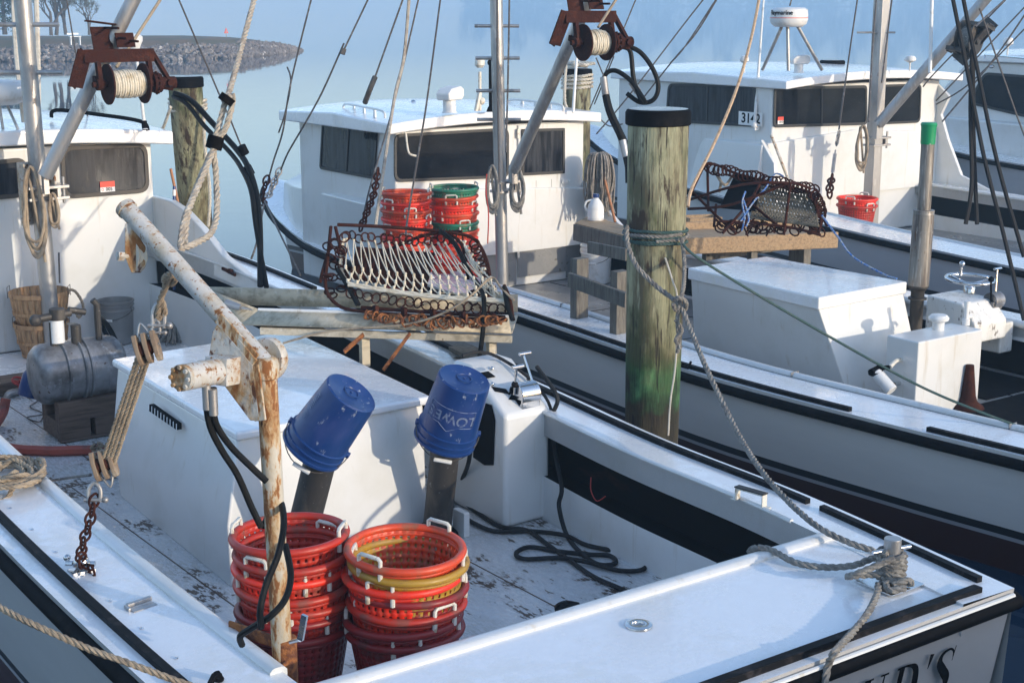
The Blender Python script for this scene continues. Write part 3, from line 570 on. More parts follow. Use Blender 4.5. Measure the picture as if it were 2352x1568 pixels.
# roof gear
rz = 2.44
a_ = q(125, 269, Y=14.2); mb = MB(); a_ = q(118, 270, Z=2.46); b_ = q(340, 300, Z=2.38)
up = Vector((0, 0, .07)); mb.tube([a_, a_.lerp(b_, .06) + up, a_.lerp(b_, .5) + up * 1.15, a_.lerp(b_, .93) + up, b_], .018, 8, k=5)
for f in (.33, .66): c = a_.lerp(b_, f); mb.bar(c, c + up, .09, .03)
mb.build('grab_rail', M['black'], A, bevel=.004)
for x_, y0_, y1_, th_ in ((332, 150, 298, .0),):
    b_ = q(333, 298, Z=2.40); D_ = (b_ - CP).dot(FWD); t_ = q(310, 100, D=D_); mb = MB(); m1 = b_.lerp(t_, .35); mb.cyl(b_, b_.lerp(t_, .03), .03, .012, n=10); mb.cyl(b_, t_, .014, .012, n=10); w1 = mb.build('antenna_mast', M['whiteplastic'], A)
    mb = MB(); mb.lathe([(.02, -.10), (.045, -.02), (.065, .02), (.065, .055), (.04, .075), (.001, .08)], 20, Matrix.Translation(t_)); mb.build('antenna_dome', M['whiteplastic'], w1)
    mb = MB(); mb.cyl(b_, b_.lerp(t_, .10), .024, n=10); mb.build('antenna_foot', M['black'], w1)
c = q(-8, 215, Z=2.72); mb = MB(); mb.lathe([(.001, -.09), (.16, -.09), (.25, -.05), (.275, -.01), (.275, .02), (.26, .07), (.22, .1), (.001, .115)], 40, Matrix.Translation(c)); rd = mb.build('radar_dome', M['whiteplastic'], A)
text_on(rd, 'Ra', c + Vector((.21, -.185, .03)), .075, (.75, .66, 0), (0, 0, 1), m='ink', bold=.002)
mb = MB()
for dx in (-.15, .03, .15): mb.cyl(c + Vector((dx * .6, dx * .3, -.09)), c + Vector((dx, -dx * .6, -.36)), .012, n=8)
mb.build('radar_leg', M['alu'], rd)
# mast A
mt_, mbm = q(48, -40, Y=11.9), q(124, 812, Y=11.9); mb = MB(); mb.cyl(mbm, mt_ + (mt_ - mbm) * .35, .068, n=24); mast = mb.build('mast', M['alu'], A)
rungs(mast, mbm, mt_, [q(0, 58, Y=11.8).z, q(0, 170, Y=11.8).z], L_=.27, r=.019)
cf = q(100, 420, Y=11.72); mb = MB()
mb.box((-.12, -.02, -.36), (.12, .0, .25), None) if False else None
fz = q(97, 375, Y=11.80).z; gz = q(97, 522, Y=11.80).z; cx = q(97, 450, Y=11.80).x
mb.box((cx - .13, 11.82, gz), (cx - .115, 11.98, fz)); mb.box((cx + .115, 11.82, gz), (cx + .13, 11.98, fz)); mb.box((cx - .13, 11.97, gz), (cx + .13, 11.985, fz))
mb.build('mast_bracket', M['rusty_white'], mast, bevel=.004)
mast_clamp(mast, (cx, 11.84, q(100, 443, Y=11.8).z), .085)
bA, tA = q(104, 405, Y=11.62), q(318, -25, Y=11.2); mb = MB(); mb.cyl(bA, tA + (tA - bA) * .5, .058, .055, n=22); mb.box((bA.x - .02, bA.y - .02, bA.z - .14), (bA.x + .02, bA.y + .04, bA.z + .03)); boom = mb.build('boom', M['alu'], A)
wc = q(289, 193, Y=11.15); winA = bpy.data.objects.new('winch', None); COL.objects.link(winA); winA.parent = A; winA['_o'] = tuple(oA)
winch(winA, wc, L_=.29, Rr=.155)
# hoses of winch A
hs = wc + Vector((.40, -.02, -.02))
mb = MB(); D0 = (hs - CP).dot(FWD)
for k_, pts in enumerate(([(402, 215), (440, 232), (490, 285), (545, 345), (570, 385), (590, 450), (597, 530), (598, 657)], [(398, 222), (430, 240), (470, 290), (530, 352), (556, 390), (577, 440), (588, 520), (612, 660)])):
    mb.tube([q(a, b, D=D0 - i * .22) for i, (a, b) in enumerate(pts)], .022 if k_ == 0 else .018, 9, k=6)
mb.build('hydraulic_hose', M['rubber'], A)
for pt in ((557, 345), (570, 392)):
    mb = MB(); c = q(*pt, D=D0 - .85); mb.cyl(c + Vector((-.01, 0, .03)), c + Vector((.02, 0, -.03)), .034, n=12); mb.build('tape_wrap', M['black'], A)
# davit
db = q(657, 1560, Y=4.72); db.z = .46; dt = q(611, 838, Y=4.72); r_ = .038
dv = bpy.data.objects.new('davit', None); COL.objects.link(dv); dv.parent = A; dv['_o'] = tuple(oA); dv['label'] = 'rusty white pipe davit with hydraulic motor'
mb = MB(); mb.cyl(db, dt, r_, n=28); mb.lathe([(r_, -.05), (r_ + .008, -.045), (r_ + .01, .0), (r_ + .004, .02), (.03, .03), (.001, .032)], 28, axis_M(dt, dt + (dt - db))); mb.build('post', M['rusty_post'], dv)
ae = q(289, 478, D=5.72); a0 = dt + Vector((-.0, 0, -.0)); mb = MB(); mb.cyl(a0, ae, .036, n=28); mb.build('arm', M['rusty_white'], dv)
mb = MB(); ed = (ae - a0).normalized(); mb.cyl(ae - ed * .015, ae + ed * .006, .041, n=28); mb.build('arm_end_cap', M['rusty_plate'], dv)
D1 = (dt - CP).dot(FWD)
pl = [q(a, b, D=D1 - .03 + k) for a, b, k in ((490, 762, .07), (502, 742, .07), (582, 838, .0), (598, 966, -.0), (576, 965, .02), (516, 884, .05), (482, 815, .08))]
mb = MB(); nn = (pl[2] - pl[0]).cross(pl[4] - pl[0]).normalized(); mb.prism([p - nn * .006 for p in pl], nn * .012); mb.build('gusset_plate', M['rusty_plate'], dv, bevel=.003)
mb = MB(); mb.bar(pl[1] + nn * 0, pl[2], .05, .010, up=nn); mb.bar(pl[2], pl[3], .05, .010, up=nn); mb.bar(pl[1] + Vector((.0, 0, .02)), pl[2] + Vector((.01, 0, .02)), .045, .010, up=nn); mb.build('flange', M['rusty_post'], dv, bevel=.003)
m0 = q(*T(4, 1270, 1030), D=D1 - .20); m1 = q(*T(4, 1560, 975), D=D1 + .0); dm = (m1 - m0).normalized()
mb = MB(); mb.cyl(m0, m1, .047, n=26); mb.cyl(m0.lerp(m1, .38), m0.lerp(m1, .42), .049, n=26); mb.box((-.04, -.05, -.05), (.04, .05, .05), frame_M((0, 0, 0), dm, (0, 0, 1)).to_3x3(), m1 - dm * .02); mo = mb.build('hydraulic_motor', M['rusty_white'], dv, bevel=.004)
mb = MB(); mb.cyl(m0 - dm * .02, m0, .047, n=26); Fm = frame_M((0, 0, 0), dm, (0, 0, 1))
for i in range(8): a = i * math.pi / 4; p = m0 - dm * .022 + Fm.to_3x3() @ Vector((0, .038 * math.cos(a), .038 * math.sin(a))); mb.cyl(p - dm * .01, p, .009, n=6)
mb.build('end_plate', M['rusty_plate'], mo, bevel=.002)
mb = MB(); mb.lathe([(.001, -.02), (.075, -.02), (.08, -.01), (.08, .01), (.075, .02), (.001, .02)], 30, axis_M(q(*T(4, 1850, 900), D=D1 + .08), q(*T(4, 1850, 900), D=D1 + .08) + dm * .1)); mb.build('sheave_disc', M['rusty_white'], dv)
mb = MB()
for (hx, ys) in ((475, [(475, 890), (474, 925), (483, 980), (510, 1035), (545, 1090), (578, 1165), (600, 1210)]), (489, [(490, 890), (490, 930), (497, 975), (530, 1025), (580, 1075), (612, 1105)])):
    mb.tube([q(a, b, D=D1 - .08 + .02 * i) for i, (a, b) in enumerate(ys)], .0125, 9, k=6)
mb.tube([q(a, b, D=c) for a, b, c in ((603, 1210, 5.55), (640, 1150, 5.50), (652, 1200, 5.35), (640, 1270, 5.25), (612, 1340, 5.22), (598, 1400, 5.2), (600, 1440, 5.25))], .0125, 9, k=6)
mb.tube([q(a, b, D=c) for a, b, c in ((655, 1250, 5.45), (668, 1320, 5.38), (655, 1375, 5.3), (620, 1415, 5.25), (580, 1440, 5.3), (552, 1460, 5.35), (556, 1480, 5.4))], .0125, 9, k=6)
mb.build('hydraulic_hose', M['rubber'], dv)
mb = MB()
for p in ((475, 912), (490, 925)): c = q(*p, D=D1 - .09); mb.cyl(c + Vector((0, 0, .05)), c - Vector((0, 0, .045)), .016, n=10)
mb.build('hose_fitting', M['alu'], dv)
mb = MB(); z1 = q(650, 1470, Y=4.7).z; z2 = q(650, 1530, Y=4.7).z
mb.cyl((db.x, db.y, z2 - .12), (db.x, db.y, z1), .046, n=24); mb.bar((db.x, db.y, z1 - .03), (2.26, 4.98, z1 - .02), .012, .05); mb.bar((db.x, db.y - .03, z2 + .01), (2.26, 4.62, z2 - .02), .012, .055); mb.build('post_bracket', M['rust_orange'], dv, bevel=.004)
mb = MB(); c = q(690, 1468, D=5.15); mb.cyl(q(668, 1474, D=5.3), c, .008, n=8); mb.bar(c, q(700, 1412, D=5.12), .012, .022); mb.build('clamp_lever', M['chrome'], dv)
# small sheave hung under the arm end
blk = thing('sheave_block', q(310, 540, D=5.7), 'rusty sheave block with white wheel hanging under the davit arm end', 'pulley')
D2 = 5.7
for off, nm in ((-.03, 'cheek_plate'), (.025, 'cheek_plate')):
    mb = MB(); P_ = [q(*T(4, a, b), D=D2 + off) for a, b in ((860, -30), (945, -30), (945, 40), (1000, 130), (1000, 250), (970, 310), (905, 310), (860, 200))]
    mb.prism(P_, FWD * .006); mb.build(nm, M['rusty_plate'], blk, bevel=.002)
c = q(*T(4, 945, 200), D=D2); mb = MB(); axd = (RGT * .75 + FWD * .6).normalized(); mb.lathe([(.001, -.016), (.055, -.016), (.045, -.006), (.045, .006), (.055, .016), (.001, .016)], 28, axis_M(c, c + axd)); mb.build('wheel', M['cotton'], blk)
mb = MB(); mb.cyl(c - axd * .075, c + axd * .04, .01, n=8); mb.cyl(c - axd * .08, c - axd * .055, .019, n=6); mb.build('axle_bolt', M['rusty_white'], blk)
# deck fittings on boat A
def strap_handle(px, Zc, xd, s=1, m='chrome', h=.055, L_=.10, w_=.035):
    c = q(*px, Z=Zc); xd = Vector(xd).normalized(); yd = Vector((-xd.y, xd.x, 0)); mb = MB()
    for k in (-1, 1): p = c + xd * L_ * k; mb.bar(p, p + Vector((0, 0, h)), .006, w_, up=yd); mb.bar(p, p + xd * .03 * k, w_, .005)
    mb.bar(c - xd * (L_ + .003) + Vector((0, 0, h)), c + xd * (L_ + .003) + Vector((0, 0, h)), w_, .006); return mb.build('deck_handle', M[m], A, bevel=.002)
hh_ = strap_handle((1724, 1155), 1.07, (-.15, 1, 0), L_=.08, m='handleplastic', w_=.04, h=.06); c = q(1724, 1155, Z=1.07) + Vector((0, 0, .067)); mb = MB(); mb.bar(c + Vector((.013, -.087, 0)), c + Vector((-.013, .087, 0)), .043, .007); mb.build('worn_top', M['exhaust'], A, bevel=.002); mb = MB()
c = q(323, 1400, Z=1.06); mb.bar(c + Vector((-.04, .0, .006)), c + Vector((.07, .015, .006)), .04, .006); mb.bar(c + Vector((-.04, .045, .012)), c + Vector((.07, .06, .016)), .02, .016); mb.bar(c + Vector((-.045, .0, .01)), c + Vector((-.045, .05, .01)), .012, .016); mb.build('deck_handle', M['alu'], A, bevel=.003)
c = q(1467, 1436, Z=1.062); mb = MB(); mb.lathe([(.055, 0), (.054, .006), (.034, .010), (.026, .008), (.024, .001), (.001, .001)], 32, Matrix.Translation(c)); mb.build('deck_plate', M['chrome'], A)
c = q(2045, 1338, Z=1.062); mb = MB(); mb.box((c.x - .11, c.y - .10, c.z - .003), (c.x + .10, c.y + .10, c.z + .005)); mb.build('bollard_base', M['chrome'], A, bevel=.001)
mb = MB(); mb.cyl(c, c + Vector((0, 0, .20)), .036, n=28); bol = mb.build('bollard', M['alu'], A, bevel=.003)
mb = MB(); mb.cyl(c + Vector((-.10, .02, .15)), c + Vector((.09, -.02, .15)), .009, n=10); mb.build('bollard_pin', M['chrome'], bol); BOL = c
mb = MB(); c2 = q(505, 1562, Z=1.06); mb.cyl(c2, c2 + Vector((-.015, .0, .03)), .018, n=10); mb.tube([c2 + Vector((0, 0, .02)), c2 + Vector((-.03, -.02, .035)), c2 + Vector((-.1, -.1, .02))], .012, 8); mb.build('deck_cleat', M['black'], A)
# transom name: hand-cut italic letters
def letter(strokes, o, xd, yd, s, sh, parent):
    mb = MB(); k = 0
    for st in strokes:
        for j, (pts) in enumerate((st,)):
            P = [Vector((a, b, w_)) for a, b, w_ in pts]; S_ = smooth_path([(a, b, w_) for a, b, w_ in pts], 7); n = len(S_); vs = []
            for i in range(n):
                d = (S_[min(i + 1, n - 1)] - S_[max(i - 1, 0)]); d.z = 0; d.normalize(); nx = Vector((-d.y, d.x, 0)); w2 = S_[i].z / 2
                for sg in (1, -1): p = Vector((S_[i].x, S_[i].y, 0)) + nx * w2 * sg; vs.append(o + xd * (p.x + sh * p.y) * s + yd * p.y * s + Vector((0, -.0004 * k, 0)))
            mb.add(vs, [(2 * i, 2 * i + 1, 2 * i + 3, 2 * i + 2) for i in range(n - 1)]); k += 1
    return mb.build('name_lettering', M['ink'], parent, flat=True)
ty = 3.4765
cS = q(*T(9, 1760, 1460), Y=ty); hS = (q(*T(9, 1800, 1340), Y=ty) - q(*T(9, 1720, 1580), Y=ty)).z * 1.0
LETS = {'S': [[(.52, .80, .02), (.50, .92, .05), (.36, .99, .05), (.16, .93, .10), (.12, .76, .17), (.30, .56, .20), (.46, .38, .20), (.44, .16, .12), (.26, .02, .06), (.06, .06, .05), (.0, .2, .02)], [(.55, 1.02, .03), (.52, .72, .02)], [(-.02, -.02, .03), (.0, .3, .02)]],
        'D': [[(.12, .03, .16), (.12, .97, .16)], [(-.03, .98, .05), (.30, .98, .05), (.55, .86, .15), (.62, .5, .20), (.52, .14, .15), (.28, .02, .05), (-.03, .02, .05)]],
        'U': [[(.10, 1, .15), (.10, .35, .15), (.2, .06, .08), (.38, .02, .06), (.54, .2, .05), (.56, 1, .05)], [(-.02, .985, .04), (.24, .985, .04)], [(.44, .985, .04), (.68, .985, .04)]],
        'I': [[(.12, .02, .16), (.12, .98, .16)], [(-.02, .98, .04), (.27, .98, .04)], [(-.02, .02, .04), (.27, .02, .04)]],
        "'": [[(.05, 1.03, .13), (.03, .9, .09), (.0, .74, .02)]]}
hs_ = .20; bz = q(*T(9, 1800, 1345), Y=ty).z - hs_
for ch, px_ in (('S', 1695), ("'", 1640), ('D', 1425), ('U', 1200), ('G', 0)):
    if ch in LETS: p = q(*T(9, px_, 1500), Y=ty); letter(LETS[ch], Vector((p.x, ty, bz)), Vector((1, 0, 0)), Vector((0, 0, 1)), hs_, .28, A)
# ================================================================== BOAT B (middle)
oB = Vector((9, 9, 0))
B = thing('workboat', oB, 'middle white workboat with grey-banded cabin door and sloped engine box, behind the big piling', 'boat')
pB = [(2.6, 7.62, .82), (4.8, 7.49, .80), (6.0, 7.37, .80), (7.8, 7.29, .80), (10.4, 7.53, .79), (12.8, 7.70, .78), (14.6, 7.85, .78), (16.4, 8.3, .88), (17.6, 8.75, 1.02), (18.1, 9.05, 1.1)]
sB = [(2.6, 10.75, .84), (4.8, 10.85, .80), (7.8, 10.95, .82), (10.5, 10.95, .84), (12.8, 10.85, .88), (14.6, 10.6, .95), (16.4, 10.0, 1.02), (17.6, 9.45, 1.08), (18.1, 9.08, 1.1)]
PB, SB = make_hull(B, pB, sB, 3.5, 12.95, (.47, .40), M['hullB'], M['gel_wet'], M['floor_grey'], .40, slot=(.10, .42), lip=.034)
trim_strip(B, PB, .03, [(2.8, 5.75), (6.35, 11.0)], .035, .03)
mb = MB()
for y in (10.2, 7.2, 5.45): p = interp(PB, y); mb.box((p[0] + .43, y - .003, p[1] - .01), (p[0] + .507, y + .003, p[1] + .046))
mb.build('lip_joint', M['floor_grey'], B)
mb = MB(); LL = [l for l in PB if 3.6 < l[0] < 12.9]; vs = []
for y, x, z in LL: vs += [(x + .425, y, z + .0145), (x + .432, y, z + .0145)]
mb.add(vs, [(i * 2, i * 2 + 1, i * 2 + 3, i * 2 + 2) for i in range(len(LL) - 1)]); mb.build('lip_seam', M['blackpaint'], B)
for y in (7.9, 4.6):
    p = interp(PB, y); mb = MB(); mb.cyl((p[0] + .03, y - .05, p[1] + .02), (p[0] + .03, y - .07, p[1] + .06), .010, n=8); mb.cyl((p[0] + .03, y + .05, p[1] + .02), (p[0] + .03, y + .07, p[1] + .06), .010, n=8); mb.box((p[0] + .01, y - .06, p[1]), (p[0] + .05, y + .06, p[1] + .02)); mb.build('rope_chock', M['black'], B, bevel=.003)
mb = MB()
for x in (8.5, 9.9): mb.box((x - .005, 3.6, .4005), (x + .005, 12.9, .404))
for y in (5.5, 9.9, 11.4): mb.box((7.8, y - .004, .4005), (10.4, y + .004, .4035))
mb.build('floor_seam', M['blackpaint'], B)
# house
mb = MB(); mb.box((7.93, 12.95, .40), (10.40, 15.0, 2.17)); mb.build('cabin', M['gel'], B, bevel=.02, seg=3)
make_roof(B, 7.78, 10.53, 12.80, 15.2, 2.15, .105, .075)
mb = MB(); vs = [(7.80, 13.3, 1.42), (7.93, 13.2, 1.46), (7.74, 13.15, .80), (7.98, 16.3, 1.30), (8.25, 16.2, 1.36), (7.98, 16.6, .84)]
tr = [(12.9, 7.72, .79, 7.70, 1.42), (14.2, 7.80, .79, 7.86, 1.40), (15.6, 8.05, .82, 8.15, 1.34), (16.6, 8.42, .9, 8.55, 1.26), (17.2, 8.75, .98, 8.85, 1.18)]
vs = []; 
for y, xb, zb, xt, zt in tr: vs += [(xb + .10, y, zb), (xt, y, zt), (9.1, y, zt + .10), (18.2 - xt, y, zt), (18.2 - xb - .1, y, zb)]
mb.add(vs, [(i * 5 + k, i * 5 + k + 1, i * 5 + k + 6, i * 5 + k + 5) for i in range(4) for k in range(4)] + [(0, 1, 2, 3, 4), (24, 23, 22, 21, 20)])
mb.build('foredeck_trunk', M['gel'], B, bevel=.02)
mb = MB(); mb.prism([(7.70, 12.96, 1.42), (7.74, 12.96, .80), (7.78, 12.05, .80), (7.76, 12.5, 1.1)], (.05, 0, 0)); mb.build('cabin_wing', M['gel'], B, bevel=.01)
mb = MB(); mb.prism([(10.38, 12.96, 1.5), (10.38, 12.96, .86), (10.5, 11.6, .86), (10.42, 12.3, 1.05)], (.05, 0, 0)); mb.build('cabin_wing', M['gel'], B, bevel=.01)
wy = 12.94
wv = window(B, [q(*T(2, 360, 925), Y=wy), q(*T(2, 1150, 880), Y=wy), q(*T(2, 1150, 1225), Y=wy), q(*T(2, 360, 1255), Y=wy)], (0, -1, 0), rad=.09, fw=.03)
dr = q(*T(2, 1385, 900), Y=wy)
mb = MB(); x0 = q(*T(2, 1215, 860), Y=wy).x; x1 = q(*T(2, 1550, 855), Y=wy).x; mb.box((x0, 12.925, .50), (x1, 12.948, q(*T(2, 1380, 855), Y=wy).z)); door = mb.build('door', M['gel'], B, bevel=.004)
mb = MB(); zt = .5 + .37
mb.box((x0 + .002, 12.921, .50), (x1 - .002, 12.9255, zt)); mb.build('door_kick_band', M['floor_grey'], door)
mb = MB(); mb.box((8.6, 12.941, .42), (x0 - .015, 12.9485, zt - .03)); mb.build('grey_wainscot', M['floor_grey'], B); mb = MB(); mb.box((x1 + .015, 12.941, .42), (10.39, 12.9485, zt)); mb.build('grey_wainscot', M['floor_grey'], B)
window(door, [q(*T(2, 1240, 890), Y=12.92), q(*T(2, 1535, 882), Y=12.92), q(*T(2, 1535, 1195), Y=12.92), q(*T(2, 1240, 1210), Y=12.92)], (0, -1, 0), rad=.012, fw=.03, glass='glass_fog')
mb = MB()
for a in (.36, .68): x = x0 + (x1 - x0) * a; mb.box((x - .002, 12.9225, .5), (x + .002, 12.9245, 1.55))
mb.build('door_groove', M['floor_grey'], door)
mb = MB(); c = q(*T(2, 1545, 1248), Y=12.92); mb.box((c.x - .06, 12.905, c.z - .025), (c.x + .02, 12.922, c.z + .025)); mb.cyl((c.x + .03, 12.88, c.z), (c.x + .03, 12.93, c.z), .012, n=8); mb.build('latch', M['whiteplastic'], door, bevel=.003)
mb = MB(); c = q(*T(2, 1215, 920), Y=12.93); mb.box((c.x - .015, 12.91, c.z - .05), (c.x + .015, 12.925, c.z + .05)); mb.box((c.x - .015, 12.91, .72), (c.x + .015, 12.925, .8)); mb.build('hinge', M['handleplastic'], door, bevel=.002)
mb = MB(); a_ = q(*T(2, 430, 905), Y=12.86); mb.tube([a_ + Vector((-.04, 0, .0)), a_ + Vector((.0, -.03, -.01)), a_ + Vector((.01, -.04, -.12)), a_ + Vector((.03, -.05, -.22)), a_ + Vector((.10, -.07, -.25))], .011, 8, k=4); mb.build('gaff_hook', M['handleplastic'], B)
xw = 7.925
w2 = window(B, [q(742, 279, X=xw), q(869, 299, X=xw), q(862, 412, X=xw), q(736, 388, X=xw)], (-1, 0, 0), rad=.05, fw=.03, glass='glass_fog', mull=(.5,))
text_on(w2, '6742', q(*T(2, 200, 935), X=xw - .025), .13, (0, -1, 0), (0, 0, 1), m='ink', bold=.004, depth=.001)
mb = MB(); c = q(*T(2, 240, 885), X=7.9); mb.ball(c, .03); mb.cyl(c, c + Vector((.04, 0, 0)), .02, n=8); mb.build('window_lamp', M['chrome'], B)
grab_rail(B, [q(*T(2, 15, 760), Z=2.30), q(*T(2, 300, 818), Z=2.30)], n=4)
grab_rail(B, [q(*T(2, 1150, 730), Z=2.30), q(*T(2, 1530, 770), Z=2.29)], n=4)
scoop_vent(B, q(*T(2, 745, 778), Z=2.34), 1.0, R(20))
c = q(*T(2, 955, 765), Z=2.35); mb = MB(); mb.cyl(c, c + Vector((0, 0, .40)), .018, n=10); mb.lathe([(.03, .5), (.055, .53), (.05, .58), (.001, .6)], 16, Matrix.Translation(c + Vector((0, 0, -.06)))); mb.ball(c + Vector((.02, 0, .1)), .04); mb.bar(c + Vector((-.05, 0, 0)), c + Vector((.0, 0, .2)), .04, .03); mb.build('antenna_bracket', M['handleplastic'], B, bevel=.003)
c = q(*T(2, 495, 710), Z=2.36); mb = MB(); mb.ball(c, .035); mb.lathe([(.05, -.02), (.04, 0), (.001, .0)], 14, Matrix.Translation(c)); mb.build('deck_light', M['chrome'], B)
c = q(*T(2, 1030, 770), Z=2.34); mb = MB(); mb.cyl(c, c + Vector((0, 0, .52)), .022, n=10); mb.ball(c + Vector((0, 0, .5)), .035); mb.cyl(c, c + Vector((0, 0, .05)), .05, .03, n=10); mb.build('whip_antenna_base', M['black'], B)
c = q(*T(2, 1597, 778), Z=2.28); D_ = (c - CP).dot(FWD); mb = MB(); t_ = q(*T(2, 1648, 0), D=D_); mb.cyl(c, t_ + (t_ - c) * .3, .018, .010, n=10); mb.build('whip_antenna', M['whiteplastic'], B)
# mast and boom B
mY = 11.35; m0 = q(1156, 655, Y=mY); m0.z = .41; m1 = q(1139, -40, Y=mY)
mb = MB(); mb.cyl(m0, m1 + (m1 - m0) * .35, .058, .060, n=24); mastB = mb.build('mast', M['alu'], B)
rungs(mastB, m0, m1, [q(1140, y, Y=mY).z for y in (60, 134, 209, 275)], L_=.205, r=.0165)
mast_clamp(mastB, (m0.x + .0, mY, q(1155, 428, Y=mY).z), .065)
b0 = q(1180, 392, Y=11.2); b1 = q(1352, 0, Y=10.3); mb = MB(); mb.cyl(b0, b1 + (b1 - b0) * .4, .056, .054, n=22); mb.box((b0.x - .04, b0.y - .03, b0.z - .12), (b0.x + .03, b0.y + .03, b0.z + .05)); mb.build('boom', M['alu'], B)
winB = bpy.data.objects.new('winch', None); COL.objects.link(winB); winB.parent = B; winB['_o'] = tuple(oB)
wb = q(1366, 98, Y=10.05); winch(winB, wb, L_=.24, Rr=.155, rot=Matrix.Rotation(R(-6), 3, 'Z'))
D0 = (wb - CP).dot(FWD) + .25
mb = MB()
for P_ in ([(1432, 103), (1470, 120), (1500, 160), (1512, 200), (1500, 230), (1470, 235), (1440, 215)], [(1430, 108), (1448, 120), (1455, 180), (1470, 225), (1478, 236)],
           [(1484, 238), (1470, 215), (1448, 185), (1415, 163), (1392, 170), (1386, 200), (1398, 260), (1425, 320), (1442, 390)]):
    mb.tube([q(a, b, D=D0 + .02 * i) for i, (a, b) in enumerate(P_)], .021, 9, k=7)
mb.tube([q(a, b, D=D0 + .1) for a, b in ((1388, 195), (1400, 250), (1422, 300), (1440, 345), (1444, 420))], .030, 9, k=7); mb.build('hydraulic_hose', M['rubber'], B)
for a, b in (((1386, 178), (1391, 218)), ((1451, 188), (1466, 212)), ((1430, 322), (1438, 360))): mb = MB(); mb.cyl(q(*a, D=D0 + .08), q(*b, D=D0 + .08), .033, n=10); mb.build('hose_tape', M['alu'], B)
# engine box B
lid = [(8.42, 7.60), (9.50, 7.64), (9.46, 9.18), (8.50, 9.16)]
mb = MB(); hi = [(x + (.02 if x < 9 else -.02), y + (.02 if y < 8 else -.02), 1.165) for x, y in lid]; lo = [(8.68, 7.46, .402), (9.60, 7.50, .402), (9.52, 9.16, .402), (8.6, 9.14, .402)]
mb.add(lo + hi, [(i, (i + 1) % 4, (i + 1) % 4 + 4, i + 4) for i in range(4)]); ebB = mb.build('engine_box', M['gel'], B, bevel=.012)
mb = MB(); mb.prism([(x, y, 1.15) for x, y in lid], (0, 0, .10)); mb.build('lid', M['gel_wet'], ebB, bevel=.015, seg=3)
# fuel tank B
mb = MB(); mb.box((8.70, 6.86, .402), (9.46, 7.16, 1.0)); tk = mb.build('fuel_tank', M['gel'], B, bevel=.012)
c = q(*T(6, 1760, 700), Z=1.0); mb = MB(); mb.lathe([(.045, 0), (.045, .05), (.05, .06), (.075, .075), (.078, .095), (.06, .115), (.02, .12), (.001, .12)], 24, Matrix.Translation(c)); mb.build('filler_cap', M['whiteplastic'], tk)
c = q(*T(6, 1950, 670), Z=1.0); mb = MB(); mb.cyl(c, c + Vector((0, 0, .05)), .03, n=12); mb.cyl(c, c + Vector((0, 0, .15)), .018, n=12); mb.cyl(c + Vector((0, 0, .15)), c + Vector((0, 0, .19)), .024, n=10); mb.tube([c + Vector((0, 0, .06)), c + Vector((.06, 0, .06)), c + Vector((.075, 0, .03))], .016, 8); mb.build('tank_vent', M['whiteplastic'], tk)
c = q(*T(6, 1500, 910), X=8.69); e1 = c + Vector((-.14, -.02, -.03)); mb = MB(); mb.tube([c + Vector((.02, 0, 0)), c, c + Vector((-.05, -.0, -.0)), e1], .017, 10, k=3); mb.build('fuel_pipe', M['handleplastic'], tk)
f0 = q(*T(6, 1330, 1000), X=8.5); mb = MB(); mb.cyl(e1, f0 + Vector((.0, .0, .03)), .016, n=8); mb.cyl(f0 + Vector((-.05, 0, .01)), f0 + Vector((.06, .0, .035)), .028, n=12); mb.lathe([(.04, -.01), (.055, .0), (.055, .02), (.001, .03)], 20, axis_M(f0, f0 + Vector((-.03, .0, .1)))); ff = mb.build('filter_head', M['black'], tk)
mb = MB(); f1 = q(*T(6, 1440, 1125), X=8.52); mb.cyl(f0, f1, .05, n=24); mb.build('fuel_filter', M['whiteplastic'], ff, bevel=.006)
c = q(*T(6, 1490, 1070), X=8.69); mb = MB(); mb.cyl(c + Vector((.02, 0, 0)), c - Vector((.05, 0, 0)), .016, n=6); mb.build('drain_plug', M['chrome'], tk)
# steering pedestal on the starboard coaming
px0 = 9.93; mb = MB(); mb.prism([(px0, 7.28, .74), (px0, 7.28, .90), (px0, 7.42, 1.05), (px0, 7.78, 1.07), (px0, 7.78, .74)], (.42, 0, 0)); mb.box((px0 + .38, 7.3, .60), (10.48, 7.76, .86)); pdB = mb.build('steering_pedestal', M['gel_dirty'], B, bevel=.018, seg=3)
wcn = q(2228, 641, D=12.45); wz = wcn; mb = MB(); mb.ring(wz, (0, -.05, 1), .195, .017, 40, 10)
for k in range(3): a = R(90 + 120 * k); mb.cyl(wz + Vector((0, 0, -.045)), wz + Vector((.19 * math.cos(a), .19 * math.sin(a), 0)), .008, n=6)
mb.ball(wz + Vector((.08, .15, .10)), .026); mb.cyl(wz + Vector((.08, .16, 0)), wz + Vector((.08, .15, .1)), .014, n=8)
mb.lathe([(.05, -.14), (.05, -.07), (.03, -.04), (.001, -.035)], 20, Matrix.Translation(wz)); mb.build('steering_wheel', M['chrome'], pdB)
c = q(2282, 690, D=12.3); mb = MB(); mb.cyl(c + Vector((-.05, 0, 0)), c + Vector((.07, -.0, 0)), .07, n=22); mb.box((c.x - .07, c.y - .05, c.z - .07), (c.x + .05, c.y + .06, c.z)); th_ = mb.build('throttle_head', M['tank'], pdB, bevel=.005)
mb = MB(); mb.cyl(c + Vector((-.06, -.02, .0)), c + Vector((-.08, -.02, .17)), .008, n=8); mb.ball(c + Vector((-.08, -.02, .19)), .025); mb.build('knob_lever', M['black'], th_)
mb = MB(); mb.cyl(c + Vector((.06, .03, .0)), c + Vector((.09, .05, .25)), .008, n=8); mb.cyl(c + Vector((.05, .05, .25)), c + Vector((.14, .05, .25)), .012, n=8); mb.build('lever', M['chrome'], th_)
